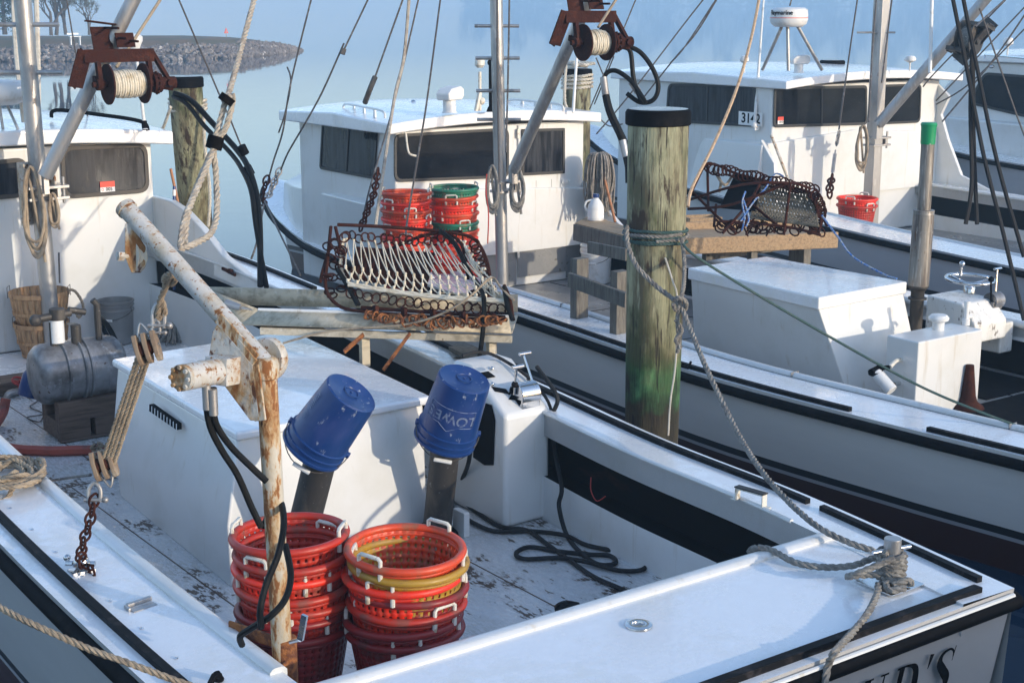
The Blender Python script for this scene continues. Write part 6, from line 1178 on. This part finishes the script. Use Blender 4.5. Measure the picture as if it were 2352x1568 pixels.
# splint baskets
def splint(loc, label, s=1.0, up=True, ang=0):
    t = thing('splint_basket', loc, label, 'basket', 'wooden splint baskets by the left cabin'); t['_o'] = (0, 0, 0); H = .30; n = 26; mb = MB()
    for i in range(n):
        a = 2 * math.pi * i / n; w_ = math.pi / n * .93; v = []
        for z, r in ((0, .165), (.1, .192), (.2, .212), (H, .225)):
            rr = r + (.002 if i % 2 else 0); v += [(rr * math.cos(a - w_), rr * math.sin(a - w_), z), (rr * math.cos(a + w_), rr * math.sin(a + w_), z)]
        mb.add(v, [(k * 2, k * 2 + 1, k * 2 + 3, k * 2 + 2) for k in range(3)])
    mb.lathe([(.001, .012), (.165, .012)], 26); mb.build('staves', M['basketwood'], t, solid=.004)
    for z, r, h in ((.015, .170, .022), (.135, .204, .024), (H - .02, .2255, .032)): mb = MB(); mb.lathe([(r, z - h / 2), (r + .006, z - h / 2), (r + .006, z + h / 2), (r, z + h / 2), (r, z - h / 2)], 40); mb.build('hoop', M['basketwood'], t)
    for s_ in (-1, 1): mb = MB(); a = ang; d = Vector((math.cos(a), math.sin(a), 0)) * s_; e = Vector((-math.sin(a), math.cos(a), 0)); b = d * .232; mb.tube([b + e * .045 + Vector((0, 0, H - .05)), b + e * .045 + Vector((0, 0, H + .035)), b - e * .045 + Vector((0, 0, H + .035)), b - e * .045 + Vector((0, 0, H - .05))], .0028, 6); mb.build('handle', M['wire'], t)
    t.location = loc; t.scale = (s, s, s); return t
sb = q(100, 815, Z=.556); splint(sb, 'lower splint basket of the pair beside the left mast', .98, ang=R(-40)); sb2 = sb + Vector((0.0, 0, .235)); splint(sb2, 'upper splint basket holding coloured floats beside the left mast', 1.06, ang=R(-30))
rn = random.Random(2)
for i, (dx, dy, cc, nm) in enumerate(((-.10, -.02, 'b_yellow', 'yellow'), (-.02, .06, 'blueplastic', 'blue'), (.05, -.05, 'whiteplastic', 'white'), (.10, .05, 'blueplastic', 'small blue'))):
    p = sb2 + Vector((dx, dy, .22)); mb = MB(); mb.lathe([(.001, -.06), (.035, -.05), (.045, 0), (.035, .05), (.012, .06), (.012, .08), (.001, .08)], 16, Matrix.Translation(p) @ Matrix.Rotation(R(70), 4, Vector((rn.random(), rn.random(), 0)).normalized())); tag(mb.build('float', M[cc], org=p), f'{nm} float lying in the upper splint basket', 'float', 'floats in the splint basket')
rope('basket_rope', [sb2 + Vector((.20, -.12, .32)), sb2 + Vector((.26, -.14, .30)), sb2 + Vector((.31, -.16, .18)), sb2 + Vector((.27, -.16, .08)), sb2 + Vector((.24, -.17, .14))], .013, 'manila', 'short rope handle curling off the upper splint basket')
rope('basket_rope', [sb + Vector((.17, -.14, .27)), sb + Vector((.25, -.17, .26)), sb + Vector((.26, -.18, .18)), sb + Vector((.25, -.17, .02))], .011, 'white_rope', 'knotted rope end hanging beside the lower splint basket')

# steel tank on wooden cradle
tl = q(100, 960, Z=.46); tx0, tx1 = q(78, 868, Y=10.1).x, q(283, 868, Y=9.95).x
tcn = q(178, 848, Y=10.05); tkA = thing('steel_tank', (tcn.x, tcn.y, .455), 'dented steel keg tank lying on dark wooden blocks, left deck', 'tank')
h_ = q(280, 848, Y=10.05).x - tcn.x; rr = .215; cz = tcn.z
mb = MB(); Mx = Matrix.Translation(Vector((tcn.x, tcn.y, cz))) @ Matrix.Rotation(R(90), 4, 'Y')
P_ = [(.001, -h_), (rr * .5, -h_ * .985), (rr * .82, -h_ * .94), (rr * .96, -h_ * .84), (rr, -h_ * .72)]
prof = P_ + [(rr, -h_ * .42), (rr * 1.09, -h_ * .40), (rr * 1.09, -h_ * .36), (rr, -h_ * .34), (rr, -h_ * .06), (rr * 1.09, -h_ * .04), (rr * 1.07, 0), (rr, .02 * h_), (rr, .08 * h_), (rr * 1.07, .10 * h_), (rr * 1.07, .14 * h_), (rr, .16 * h_), (rr, .46 * h_), (rr * 1.02, .48 * h_), (rr, .52 * h_)] + [(r, -z) for r, z in P_[::-1]]
mb.lathe(prof, 44, Mx); mb.build('drum', M['tank'], tkA)
mb = MB(); x0 = tcn.x - h_ * .68; x1 = tcn.x + h_ * .78; y0, y1 = tcn.y - .2, tcn.y + .16
mb.box((x0, y0, .60), (x1, y0 + .09, .74)); mb.box((x0, y1 - .09, .60), (x1, y1, .74)); mb.box((x0, y0, .47), (x0 + .22, y1, .60)); mb.box((x1 - .22, y0, .47), (x1, y1, .60)); mb.box((x0, y0 - .01, .455), (x1, y0 + .07, .472)); mb.build('cradle', M['wood_brown'], tkA, bevel=.006)
mb = MB(); c = q(187, 688, Y=10.0); d = q(160, 745, Y=10.0); top_ = cz + rr
for cx_, px_ in ((q(119, 750, Y=10.0), 0),): mb.cyl((cx_.x, cx_.y, top_ - .05), (cx_.x, cx_.y, top_ + .16), .02, n=10); mb.cyl((cx_.x - .10, cx_.y, top_ + .19), (cx_.x + .14, cx_.y, top_ + .21), .028, n=10); mb.ball((cx_.x - .11, cx_.y, top_ + .185), .042)
c = q(133, 700 + 45, Y=10.0); c.z = top_ + .2; mb.cyl(c + Vector((.0, 0, -.03)), c + Vector((.0, 0, .05)), .055, n=14); mb.cyl(c + Vector((.08, 0, .03)), c + Vector((.2, 0, -.0)), .024, n=10)
c = q(174, 758, Y=10.0); mb.cyl((c.x, c.y, top_ - .04), (c.x, c.y, top_ + .12), .036, n=12)
c = q(227, 770, Y=10.0); mb.tube([(c.x, c.y, top_ - .06), (c.x, c.y, top_ + .24), (c.x - .03, c.y, top_ + .28)], .024, 10); mb.build('fittings', M['exhaust'], tkA, bevel=.004)
mb = MB(); c = q(131, 760, Y=10.0); mb.cyl((c.x, c.y, top_ + .01), (c.x, c.y, top_ + .17), .05, n=18); mb.build('filter_bowl', M['whiteplastic'], tkA)
mb = MB(); c = q(229, 730, D=12.2); mb.tube([(c.x, c.y, c.z)] + [q(a, b, D=12.1) for a, b in ((245, 745), (262, 775), (275, 810), (279, 840))], .022, 9, k=5); mb.tube([q(a, b, D=12.15) for a, b in ((226, 733), (240, 760), (256, 790), (268, 825))], .018, 9, k=5); mb.build('tank_hose', M['rubber'], tkA)
mb = MB(); e = q(85, 895, D=11.7); f = q(22, 903, D=11.5); mb.tube([e, q(50, 897, D=11.6), f, q(14, 915, D=11.5)], .028, 10, k=3); mb.build('outlet_pipe', M['alu'], tkA)
mb = MB(); c = q(43, 875, D=11.5); mb.ring(c, (.2, -.5, 1), .05, .009, 16, 6)
for k in range(3): a = k * math.pi / 3; mb.bar(c + Vector((.05 * math.cos(a), .05 * math.sin(a), 0)), c - Vector((.05 * math.cos(a), .05 * math.sin(a), 0)), .012, .008)
mb.cyl(c, q(47, 898, D=11.6), .014, n=8); mb.build('valve_wheel', M['redvalve'], tkA)
jg = q(78, 870, Y=10.3); mb = MB(); mb.lathe([(.001, -.13), (.08, -.13), (.085, -.10), (.085, .02), (.06, .07), (.001, .08)], 20, Matrix.Translation(jg) @ Matrix.Rotation(R(20), 4, 'Y')); tag(mb.build('blue_jug', M['blueplastic'], org=jg), 'blue jug half hidden behind the steel tank', 'jug')
rope('red_hose', [q(14, 915, Z=.62), q(6, 950, Z=.52), q(-15, 985, Z=.49), q(-10, 1015, Z=.485), q(30, 1030, Z=.485), q(120, 1035, Z=.485), q(200, 1033, Z=.485), q(285, 1035, Z=.485)], .036, 'redhose', 'dull red hose curving over the deck to the engine box', cat='hose', tw=False, k=6)
rope('floor_line', [q(100, 915, Z=.46), q(80, 925, Z=.46), q(70, 935, Z=.46), q(100, 950, Z=.46), q(62, 958, Z=.46), q(90, 968, Z=.46), q(102, 950, Z=.46)], .005, 'wire', 'thin cord lying beside the tank cradle', tw=False)
mb = MB(); rn = random.Random(8); cc = q(228, 1032, Z=.50); pts = [cc + Vector((rn.uniform(-.06, .06), rn.uniform(-.06, .06), rn.uniform(-.01, .05))) for _ in range(16)]
rope('rope_tangle', pts, .009, 'manila', 'small tangle of rope by the engine box corner', k=4)
rope('deck_line', [q(228, 1030, Z=.47), q(190, 1025, Z=.46), q(140, 1040, Z=.46)], .006, 'grey_rope', 'thin line trailing from the tangle over the deck', tw=False)
# mops and broom
def mop(root, c, n, L_, spread, seed, hang=True):
    rn = random.Random(seed); mb = MB(); c = Vector(c)
    for i in range(n):
        a = rn.random() * 6.283; s = spread * rn.uniform(.3, 1); d = Vector((math.cos(a), math.sin(a), 0)); l = L_ * rn.uniform(.7, 1.1)
        if hang: P = [c + Vector((0, 0, .03)), c + d * s * .7 + Vector((0, 0, .02)), c + d * s + Vector((0, 0, -l * .35)), c + d * s * rn.uniform(.7, 1.1) + Vector((0, 0, -l * .7)), c + d * s * rn.uniform(.6, 1.1) + Vector((rn.uniform(-.02, .02), 0, -l))]
        else: P = [c + Vector((0, 0, .16)), c + d * s * .5 + Vector((0, 0, .13)), c + d * s * .85 + Vector((0, 0, .05)), c + d * s * 1.15 + Vector((rn.uniform(-.04, .04), rn.uniform(-.04, .04), .012))]
        mb.tube(P, .008, 5, k=3)
    return mb.build('mop_head', M['mop'], root)
mp1 = q(1377, 360, Y=12.6); t = thing('mop', mp1, 'upside-down string mop leaning beside the middle cabin', 'mop'); mop(t, mp1, 150, .60, .17, 4); mb = MB(); mb.cyl(mp1 + Vector((0, 0, -.02)), q(1413, 510, Y=12.2), .0145, n=10); mb.build('handle', M['handle_wood'], t)
mp2 = q(402, 780, Z=.556); t = thing('mop', mp2, 'grey string mop head down on the left deck with a blue handle', 'mop'); mop(t, mp2, 120, .2, .21, 5, hang=False); Dm = (mp2 - CP).dot(FWD); mb = MB(); mb.cyl(mp2 + Vector((0, 0, .12)), q(400, 428, D=Dm - .05), .0125, n=10); mb.build('handle', M['blueplastic'], t); mb = MB(); mb.cyl(q(400, 450, D=Dm - .06), q(400, 436, D=Dm - .06), .015, n=10); mb.build('grip_band', M['whiteplastic'], t)
bb = q(474, 770, Z=.60); t = thing('deck_brush', bb, 'deck brush with a long reddish wooden handle beside the left cabin', 'brush'); mb = MB(); mb.bar(bb + Vector((-.13, -.06, .0)), bb + Vector((.16, .05, .05)), .07, .05); mb.build('brush_head', M['wood_brown'], t, bevel=.01); mb = MB(); mb.cyl(bb + Vector((0, 0, .03)), q(392, 388, D=(bb - CP).dot(FWD) + .1), .0125, n=10); mb.build('handle', M['handle_wood'], t)

# ================================================================== culling table on boat A
L0 = Vector((4.22, 8.60, 1.50)); L1 = Vector((5.40, 7.47, 1.50)); F0 = Vector((4.09, 8.62, 1.415)); F1 = Vector((5.38, 7.41, 1.405)); K0 = Vector((4.12, 9.27, 1.44)); K1 = L1 + Vector((.30, .31, -.06)); zt = 1.42
ex = (L1 - L0).normalized(); ey = Vector((-ex.y, ex.x, 0)); dn = Vector((0, 0, -1)); up = Vector((0, 0, 1)); TL, TR = F0, F1
ct = thing('culling_table', (L0 + L1) / 2, 'pale metal culling trough reaching over the nearest boat side', 'table')
mb = MB(); mb.prism([F0 + ey * .03, F1 + ey * .03, K1 + dn * .02, K0 + dn * .02], dn * .012); mb.build('tray', M['galv'], ct, bevel=.002)
mb = MB(); mb.add([L0, L1, F1, F0], [(0, 1, 2, 3)]); mb.build('front_panel', M['galv'], ct, solid=.006)
mb = MB(); mb.tube([L0 - ex * .01, L1], .011, 8); mb.build('front_lip', M['gel'], ct)
mb = MB(); mb.add([K0, K0 + (K1 - K0), K1 + up * .12, K0 + up * .12], [(0, 1, 2, 3)]); mb.add([L0, K0 + up * .12, K0 + dn * .03, F0], [(0, 1, 2, 3)]); mb.build('back_panel', M['galv'], ct, solid=.006)
mb = MB(); mb.bar(F0 + ex * .12 + dn * .045 + ey * .03, F1 + dn * .045 + ey * .03, .03, .045); mb.build('lower_rail', M['galv'], ct, bevel=.002)
for f, z0 in ((.92, 1.14), (.45, 1.14)): mb = MB(); p = TL.lerp(TR, f) + ey * .08; mb.box((p.x - .03, p.y - .02, z0), (p.x + .03, p.y + .02, zt - .05)); mb.build('leg', M['galv'], ct, bevel=.002)
mb = MB(); mb.bar(TL.lerp(TR, .70) + dn * .26 + ey * .25, TL.lerp(TR, .95) + dn * .24 + ey * .2, .05, .05); mb.build('cross_rail', M['wood_grey'], ct, bevel=.003)
for a_, b_ in (((942, 765), (880, 850)), ((835, 768), (790, 808))): mb = MB(); s = q(*a_, D=9.3); e = q(*b_, D=9.25); mb.bar(s, e, .035, .012, up=ex); mb.build('brace', M['rust_orange'], ct)
zt = 1.47; k1 = q(*T(4, 1560, 520), Z=zt + .03); mb = MB(); mb.cyl(q(*T(4, 1560, 520), Z=zt + .05), q(*T(4, 1660, 550), Z=zt + .03), .028, .02, n=12); mb.bar(q(*T(4, 1660, 550), Z=zt + .03), q(*T(4, 1760, 565), Z=zt + .015), .05, .006); tag(mb.build('scraper', M['alu'], org=k1), 'scraper knife with a pale handle lying on the culling trough', 'tool')
# dredge 1 (white twine)
qd0, q0 = qd, q
def q(x, y, X=None, Y=None, Z=None, D=None): return q0(x, y, X, Y, Z, None if D is None else 9.5 + (D - 9) * .55)
def qd(pts): return [q(a, b, D=c) for a, b, c in pts]
D1a = thing('oyster_dredge', q(960, 650, D=9.5), 'rusty oyster dredge with white twine bag and ring chain on the near trough', 'dredge')
mb = MB(); r = .0115
frame = [[(760, 520, 9.35), (752, 600, 9.2), (748, 660, 9.15), (775, 700, 9.1), (830, 715, 9.0), (1000, 728, 8.75), (1165, 735, 8.5)], [(775, 516, 9.35), (900, 522, 9.5), (1040, 535, 9.4), (1090, 550, 9.35), (1115, 590, 9.2), (1125, 640, 9.0), (1120, 690, 8.8)], [(770, 520, 9.4), (800, 640, 9.3), (825, 700, 9.1)], [(760, 560, 9.3), (742, 620, 9.2), (735, 650, 9.15)], [(830, 706, 9.0), (1000, 718, 8.75), (1160, 728, 8.5)], [(1020, 535, 9.45), (1060, 560, 9.3), (1075, 640, 9.0)], [(1122, 665, 8.75), (1160, 690, 8.6), (1180, 735, 8.45)], [(1158, 655, 8.6), (1172, 690, 8.5), (1178, 733, 8.4)], [(765, 600, 9.5), (900, 655, 9.6), (1100, 690, 9.2)], [(790, 625, 9.6), (960, 545, 9.7), (1060, 532, 9.5)]]
for P_ in frame: mb.tube(qd(P_), r, 8, k=4)
for f in (.1, .3, .5, .7, .9): p = q(830, 710, D=8.98).lerp(q(1165, 733, D=8.48), f); mb.box((p.x - .012, p.y - .02, p.z - .03), (p.x + .012, p.y + .02, p.z + .03))
mb.build('frame', M['rust'], D1a)
mb = MB()
for P_ in ([(1010, 530, 9.3), (1045, 560, 9.2), (1075, 620, 9.0), (1105, 665, 8.7), (1112, 700, 8.5), (1108, 770, 8.5), (1100, 828, 8.6)], [(775, 618, 9.1), (795, 650, 9.05), (822, 700, 8.95)], [(1158, 658, 8.5), (1165, 700, 8.45), (1178, 735, 8.4)]): mb.tube(qd(P_), .016, 8, k=4)
mb.build('rubber_strip', M['rubber'], D1a)
mb = MB(); P_ = [q(a, b, D=c) for a, b, c in ((818, 566, 9.55), (1000, 580, 9.6), (978, 670, 9.35), (800, 640, 9.3))]; mb.prism(P_, FWD * .01); mb.build('depressor_plate', M['rust'], D1a, bevel=.003)
top_ = lambda u: q(788 + 275 * u, 548 + 6 * math.sin(u * 3) + 8 * u, D=9.42 - .05 * u)
bot_ = lambda u: q(800 + 365 * u, 655 + 38 * u + 8 * math.sin(u * 3.1), D=9.0 - .5 * u)
tw = MB(); NT = 17
def nk(p): tw.ball(p, .0105, n=5)
rows = [.64, .80, .93]; prev = None
for i in range(NT):
    u = (i + .5) / NT; p0 = top_(u)
    nk(p0)
for ri, v in enumerate(rows):
    for i in range(NT + 1):
        u = (i + (.5 if ri % 2 else 0)) / NT
        if u > 1: continue
        p = top_(u).lerp(bot_(u), v) - FWD * .05 * math.sin(v * 3.14); nk(p); nk(p + Vector((0, 0, .012)))
        if ri == 0:
            for du in (-.5, .5):
                uu = u + du / NT
                if 0 <= uu <= 1: a = top_(uu); m = a.lerp(p, .5) + Vector((.006 * math.sin(i * 5), 0, -.01)); tw.tube([a, m, p], .0046, 5, k=3)
        else:
            for du in (-.5, .5):
                uu = u + du / NT
                if -.01 <= uu <= 1.01: a = top_(uu).lerp(bot_(uu), rows[ri - 1]) - FWD * .05 * math.sin(rows[ri - 1] * 3.14); tw.tube([a, a.lerp(p, .5) + Vector((0, 0, -.006)), p], .0046, 5, k=2)
tw.tube([bot_(i / 20) - FWD * .01 + Vector((0, 0, .004 * (i % 2))) for i in range(21)], .010, 6, k=2); tw.tube([bot_(i / 20) + Vector((0, 0, .012 + .006 * ((i + 1) % 2))) for i in range(21)], .009, 6, k=2)
le = [(790, 548, 9.4), (785, 580, 9.35), (783, 620, 9.2), (800, 650, 9.05)]; tw.rope(qd(le), .013, 4); le = [(1062, 556, 9.35), (1075, 580, 9.2), (1095, 620, 9.0), (1125, 665, 8.75), (1160, 692, 8.55)]; tw.rope(qd(le), .014, 4)
for i in range(26):
    f = i / 26; p = q(1062 + 98 * f, 556 + 136 * f, D=9.35 - .8 * f); nk(p + Vector((rn.uniform(-.02, .02), 0, rn.uniform(-.02, .02))))
tw.build('twine_bag', M['cotton'], D1a)
mb = MB()
for i in range(19): u = (i + .5) / 19; mb.ring(top_(u + .026) + Vector((0, 0, .025)), RGT, .012, .004, 8, 5); p = top_(u) + Vector((0, 0, .02 + .012 * math.sin(i * 2.2))); mb.ring(p, FWD + RGT * .8 * math.sin(i * 1.3) + UPV * .4 * math.sin(i), .028, .0055, 14, 6)
mb.build('ring_row', M['rust'], D1a); mb = MB()
for i in range(19): u = (i + .3) / 19; mb.ring(bot_(u + .026) - Vector((0, 0, .05)), RGT * .8 + UPV * math.sin(i), .013, .004, 8, 5); p = bot_(u) - Vector((0, 0, .05)); p = p + UPV * .008 * math.sin(i * 1.9); mb.ring(p, FWD + RGT * .9 * math.sin(i * 1.7) + UPV * .6 * math.sin(i * 2.3), .032, .005, 14, 6)
for i in range(9): f = i / 9; p = q(1090 + 35 * f, 560 + 110 * f, D=9.3 - .4 * f); mb.ring(p, FWD + UPV * .4 * (i % 2), .032, .006, 14, 6)
mb.build('ring_row', M['rust'], D1a); mb = MB()
for i in range(20): p = q(752 + 40 * rn.random(), 545 + 150 * rn.random(), D=9.35 - .25 * rn.random()); mb.ring(p, Vector((rn.random(), rn.random(), rn.random() + .1)), .032, .006, 12, 5)
for i in range(12): p = q(1085 + 45 * rn.random(), 655 + 40 * rn.random(), D=9.0); mb.ring(p, Vector((rn.random(), rn.random(), rn.random() + .1)), .03, .006, 12, 5)
mb.build('ring_links', M['rust'], D1a)
mb = MB()
for i in range(44):
    u = i / 44; p = q(840 + 320 * u, 722 + 12 * u + 16 * math.sin(u * 3.1) * rn.uniform(.2, 1.4), D=8.88 - .5 * u); mb.ring(p, Vector((rn.uniform(-1, 1), rn.uniform(-1, 1), rn.uniform(-1, 1) + .1)), .028, .0065, 12, 5)
mb.build('chain_mesh', M['rust_orange'], D1a)
rope('lashing_line', [(650, 788, 9.0), (760, 760, 8.95), (930, 745, 8.7), (1020, 718, 8.5), (1080, 680, 8.4), (1128, 638, 8.6), (1150, 660, 8.5), (1180, 690, 8.4)], .007, 'manila', 'thin tan line slanting across the near dredge and trough', tw=False)
q, qd = q0, qd0
# boards lying beyond the trough
mb = MB(); p0 = q(1000, 795, D=10.2); mb.bar(q(1000, 770, D=10.4), q(1150, 845, D=9.2), .16, .03); tag(mb.build('plank', M['wood_grey'], org=p0), 'grey plank lying on the side deck under the near trough', 'plank')

# ================================================================== wooden culling table on boat B with second dredge
zb = 1.33
a0 = q(1568, 556, Z=zb); a1 = q(1978, 541, Z=zb + .0); 
A0 = q(1445, 535, Z=zb); A1 = q(1978, 541, Z=zb); A1 = Vector((10.45, 9.25, zb)); A0 = q(1500, 560, Z=zb)
exb = (A1 - A0).normalized(); eyb = Vector((-exb.y, exb.x, 0))
wt = thing('wooden_table', A0.lerp(A1, .5), 'long weathered wooden culling board across the middle boat, behind the big piling', 'table'); wt['_o'] = tuple(A0.lerp(A1, .5))
mb = MB(); mb.prism([A0, A1, A1 + eyb * .75, A0 + eyb * .75], (0, 0, -.02)); mb.build('tabletop', M['wood'], wt, bevel=.004)
mb = MB(); mb.bar(A0 - eyb * .02 + Vector((0, 0, -.03)), A1 - eyb * .02 + Vector((0, 0, -.03)), .035, .15); mb.build('front_board', M['wood'], wt, bevel=.008)
mb = MB(); mb.bar(A0 + eyb * .75 + Vector((0, 0, .02)), A1 + eyb * .75 + Vector((0, 0, .02)), .03, .10); mb.build('back_board', M['wood'], wt, bevel=.006)
mb = MB(); p = A0.lerp(A1, .96) + eyb * .6; mb.box((p.x - .06, p.y - .1, .8), (p.x + .04, p.y + .1, 1.3)); p = A0.lerp(A1, .55) + eyb * .06; mb.box((p.x - .04, p.y - .03, 1.12), (p.x + .04, p.y + .03, 1.25)); p = A0.lerp(A1, .6) + eyb * .5; mb.box((p.x - .5, p.y - .03, 1.1), (p.x + .5, p.y + .03, 1.3)); mb.build('support', M['wood_grey'], wt, bevel=.004)
c = q(1612, 518, Z=zb + .01); cr = thing('wooden_crate', c, 'small open wooden box on the culling board beside the piling', 'crate'); mb = MB()
o_ = c + Vector((.05, .05, 0)); 
for s in (0, 1): mb.bar(o_ + eyb * .22 * s - exb * .13, o_ + eyb * .22 * s + exb * .2, .02, .13)
mb.build('side_board', M['wood'], cr); mb = MB()
for s in (-.13, .2): mb.bar(o_ + exb * s, o_ + exb * s + eyb * .22, .02, .13)
mb.build('end_board', M['wood'], cr)
# bench left of piling
bh = thing('work_bench', (9.2, 10.6, .4), 'grey timber bench frame between the middle cabin and the big piling', 'bench')
def seg(a, b, w_, h, m='wood_grey', nm='plank', root=bh, up=(0, 0, 1)): mb = MB(); mb.bar(a, b, w_, h, up=up); return mb.build(nm, M[m], root, bevel=.004)
zc = 1.36; f0 = q(1320, 512, Z=zc); f1 = q(1450, 545, Z=zc); g0 = q(1350, 500, Z=zc); g1 = q(1450, 512, Z=zc)
mb = MB(); mb.prism([f0, f1, f1 + Vector((.35, .35, 0)), g0 + Vector((.15, .15, 0))], (0, 0, -.035)); mb.build('top_plank', M['wood'], bh, bevel=.004)
seg(f0 + Vector((0, 0, -.09)), f1 + Vector((0, 0, -.09)), .035, .16, nm='apron')
for a_, D_ in (((1332, 540), 12.6), ((1425, 560), 12.0)):
    tp = q(*a_, D=D_); x = tp.x; y = tp.y; mb = MB(); mb.box((x - .065, y - .045, .405), (x + .065, y + .045, 1.32)); mb.build('leg', M['wood_grey'], bh, bevel=.005)
l0 = q(1332, 540, D=12.6); l1 = q(1425, 560, D=12.0); s0 = Vector((l0.x - .1, l0.y + .05, .86)); s1 = Vector((l1.x + .15, l1.y - .12, .72)); s0 = q(1308, 642, D=12.4); s1 = q(1440, 690, D=11.7); seg(s0, s1, .04, .12, nm='stretcher')
seg(q(1352, 568, D=12.45), q(1440, 585, D=11.9), .03, .10, nm='shelf_rail')
jc = q(1368, 506, Z=zc + .0); jt = thing('bleach_jug', jc, 'white jug with blue cap standing on the grey bench', 'jug'); jt['_o'] = tuple(jc)
mb = MB(); mb.lathe([(.001, 0), (.072, 0), (.08, .01), (.08, .12), (.074, .15), (.05, .19), (.028, .215), (.024, .235), (.001, .235)], 26, Matrix.Translation(jc)); mb.build('body', M['whiteplastic'], jt); mb = MB(); mb.cyl(jc + Vector((0, 0, .225)), jc + Vector((0, 0, .26)), .03, n=16); mb.build('cap', M['blueplastic'], jt); mb = MB(); mb.tube([jc - RGT * .035 + Vector((0, 0, .20)), jc - RGT * .09 + Vector((0, 0, .185)), jc - RGT * .105 + Vector((0, 0, .13)), jc - RGT * .078 + Vector((0, 0, .09))], .011, 8, k=4); mb.build('handle', M['whiteplastic'], jt)
mb = MB(); mb.lathe([(.0808, .03), (.0812, .03), (.0812, .11), (.0808, .11)], 26, Matrix.Translation(jc)); mb.build('label_band', M['white_label'], jt)
# dredge 2
D2a = thing('oyster_dredge', q(1740, 480, D=12.2), 'dark rusty dredge frame with sagging brown bag on the wooden board', 'dredge')
mb = MB(); FR = [[(1580, 455, 12), (1625, 378, 12.3), (1700, 402, 12.2), (1850, 438, 12), (1872, 455, 11.9), (1885, 500, 11.8), (1880, 535, 11.7)], [(1580, 460, 12), (1700, 425, 11.7), (1810, 420, 11.7), (1860, 432, 11.8)], [(1580, 480, 12), (1680, 470, 11.8), (1816, 418, 11.7)], [(1816, 418, 11.6), (1808, 480, 11.6), (1800, 540, 11.6)], [(1625, 380, 12.3), (1627, 485, 12.2)], [(1590, 440, 12.1), (1650, 500, 11.9), (1690, 535, 11.8)], [(1710, 455, 12), (1800, 530, 11.7)], [(1660, 535, 11.7), (1720, 465, 11.9), (1755, 405, 12.1)], [(1652, 508, 11.8), (1800, 520, 11.7), (1885, 540, 11.6)], [(1645, 470, 12.2), (1640, 520, 12.0)], [(1575, 470, 12.1), (1620, 375, 12.4)], [(1860, 440, 11.9), (1900, 520, 11.8)]]
for P_ in FR: mb.tube(qd(P_), .0115, 7, k=4)
mb.build('frame', M['rust'], D2a)
mb = MB(); mb.prism([q(a, b, D=c) for a, b, c in ((1688, 400, 12.25), (1750, 418, 12.1), (1735, 485, 11.95), (1652, 478, 12.1))], FWD * .012); mb.build('depressor_plate', M['blackpaint'], D2a, bevel=.003)
tw = MB(); rn = random.Random(12)
def bag(u, v): return q(1735 + 135 * u + 20 * v * (u - .5), 412 + 32 * u + 88 * v * (1 - .15 * u) + 12 * math.sin(v * 3.1), D=12.25 - .3 * u - .35 * v)
for j in range(21):
    for s in (-1, 1):
        P = []
        for i in range(13): v = i / 12; u = max(0, min(1, j / 20 + s * .026 * (i % 2) + .008 * math.sin(j * 3 + i * 2))); P.append(bag(u, v))
        tw.tube(P, .0085, 5)
for i in range(9): tw.tube([bag(u / 12, i / 8 + .02 * (u % 2)) for u in range(13)], .0075, 5)
tw.build('twine_bag', M['net_brown'], D2a)
tw = MB(); P_ = [(1640, 392, 12.3), (1665, 425, 12.2), (1690, 400, 12.3), (1730, 430, 12.3)]; tw.tube(qd(P_), .012, 6, k=5); P_ = [(1640, 392, 12.3), (1655, 415, 12.3), (1652, 440, 12.2)]; tw.tube(qd(P_), .012, 6, k=5); tw.build('twine_lacing', M['manila'], D2a)
mb = MB()
for i in range(26): u = i / 25; mb.ring(q(1630 + 240 * u, 385 + 52 * u + 3 * math.sin(i), D=12.25 - .35 * u), Vector((rn.uniform(-.4, .4), 0, 0)) + FWD, .042, .007, 14, 5)
for i in range(16): u = i / 15; mb.ring(q(1868 + 18 * math.sin(u * 3), 445 + 75 * u, D=11.8), FWD + RGT * rn.uniform(-.8, .8), .042, .007, 14, 5)
for i in range(40): mb.ring(q(1650 + 240 * rn.random(), 505 + 28 * rn.random(), D=11.9), Vector((rn.uniform(-1, 1), rn.uniform(-1, 1), .5)), .04, .007, 12, 5)
mb.build('ring_links', M['rust'], D2a)
rope('blue_fleck_rope', [(1800, 405, 12), (1780, 400, 12.05), (1760, 430, 12), (1730, 465, 11.9), (1700, 510, 11.8)], .007, 'blue_rope', 'blue flecked rope looped through the second dredge frame', tw=False, more=[[(1712, 440, 11.7), (1705, 465, 11.65), (1710, 500, 11.65), (1704, 530, 11.7)], [(1708, 460, 11.62), (1720, 500, 11.6), (1714, 520, 11.6)]])
bpy.context.view_layer.update()
for o in list(bpy.data.objects):
    if '_o' in o: del o['_o']
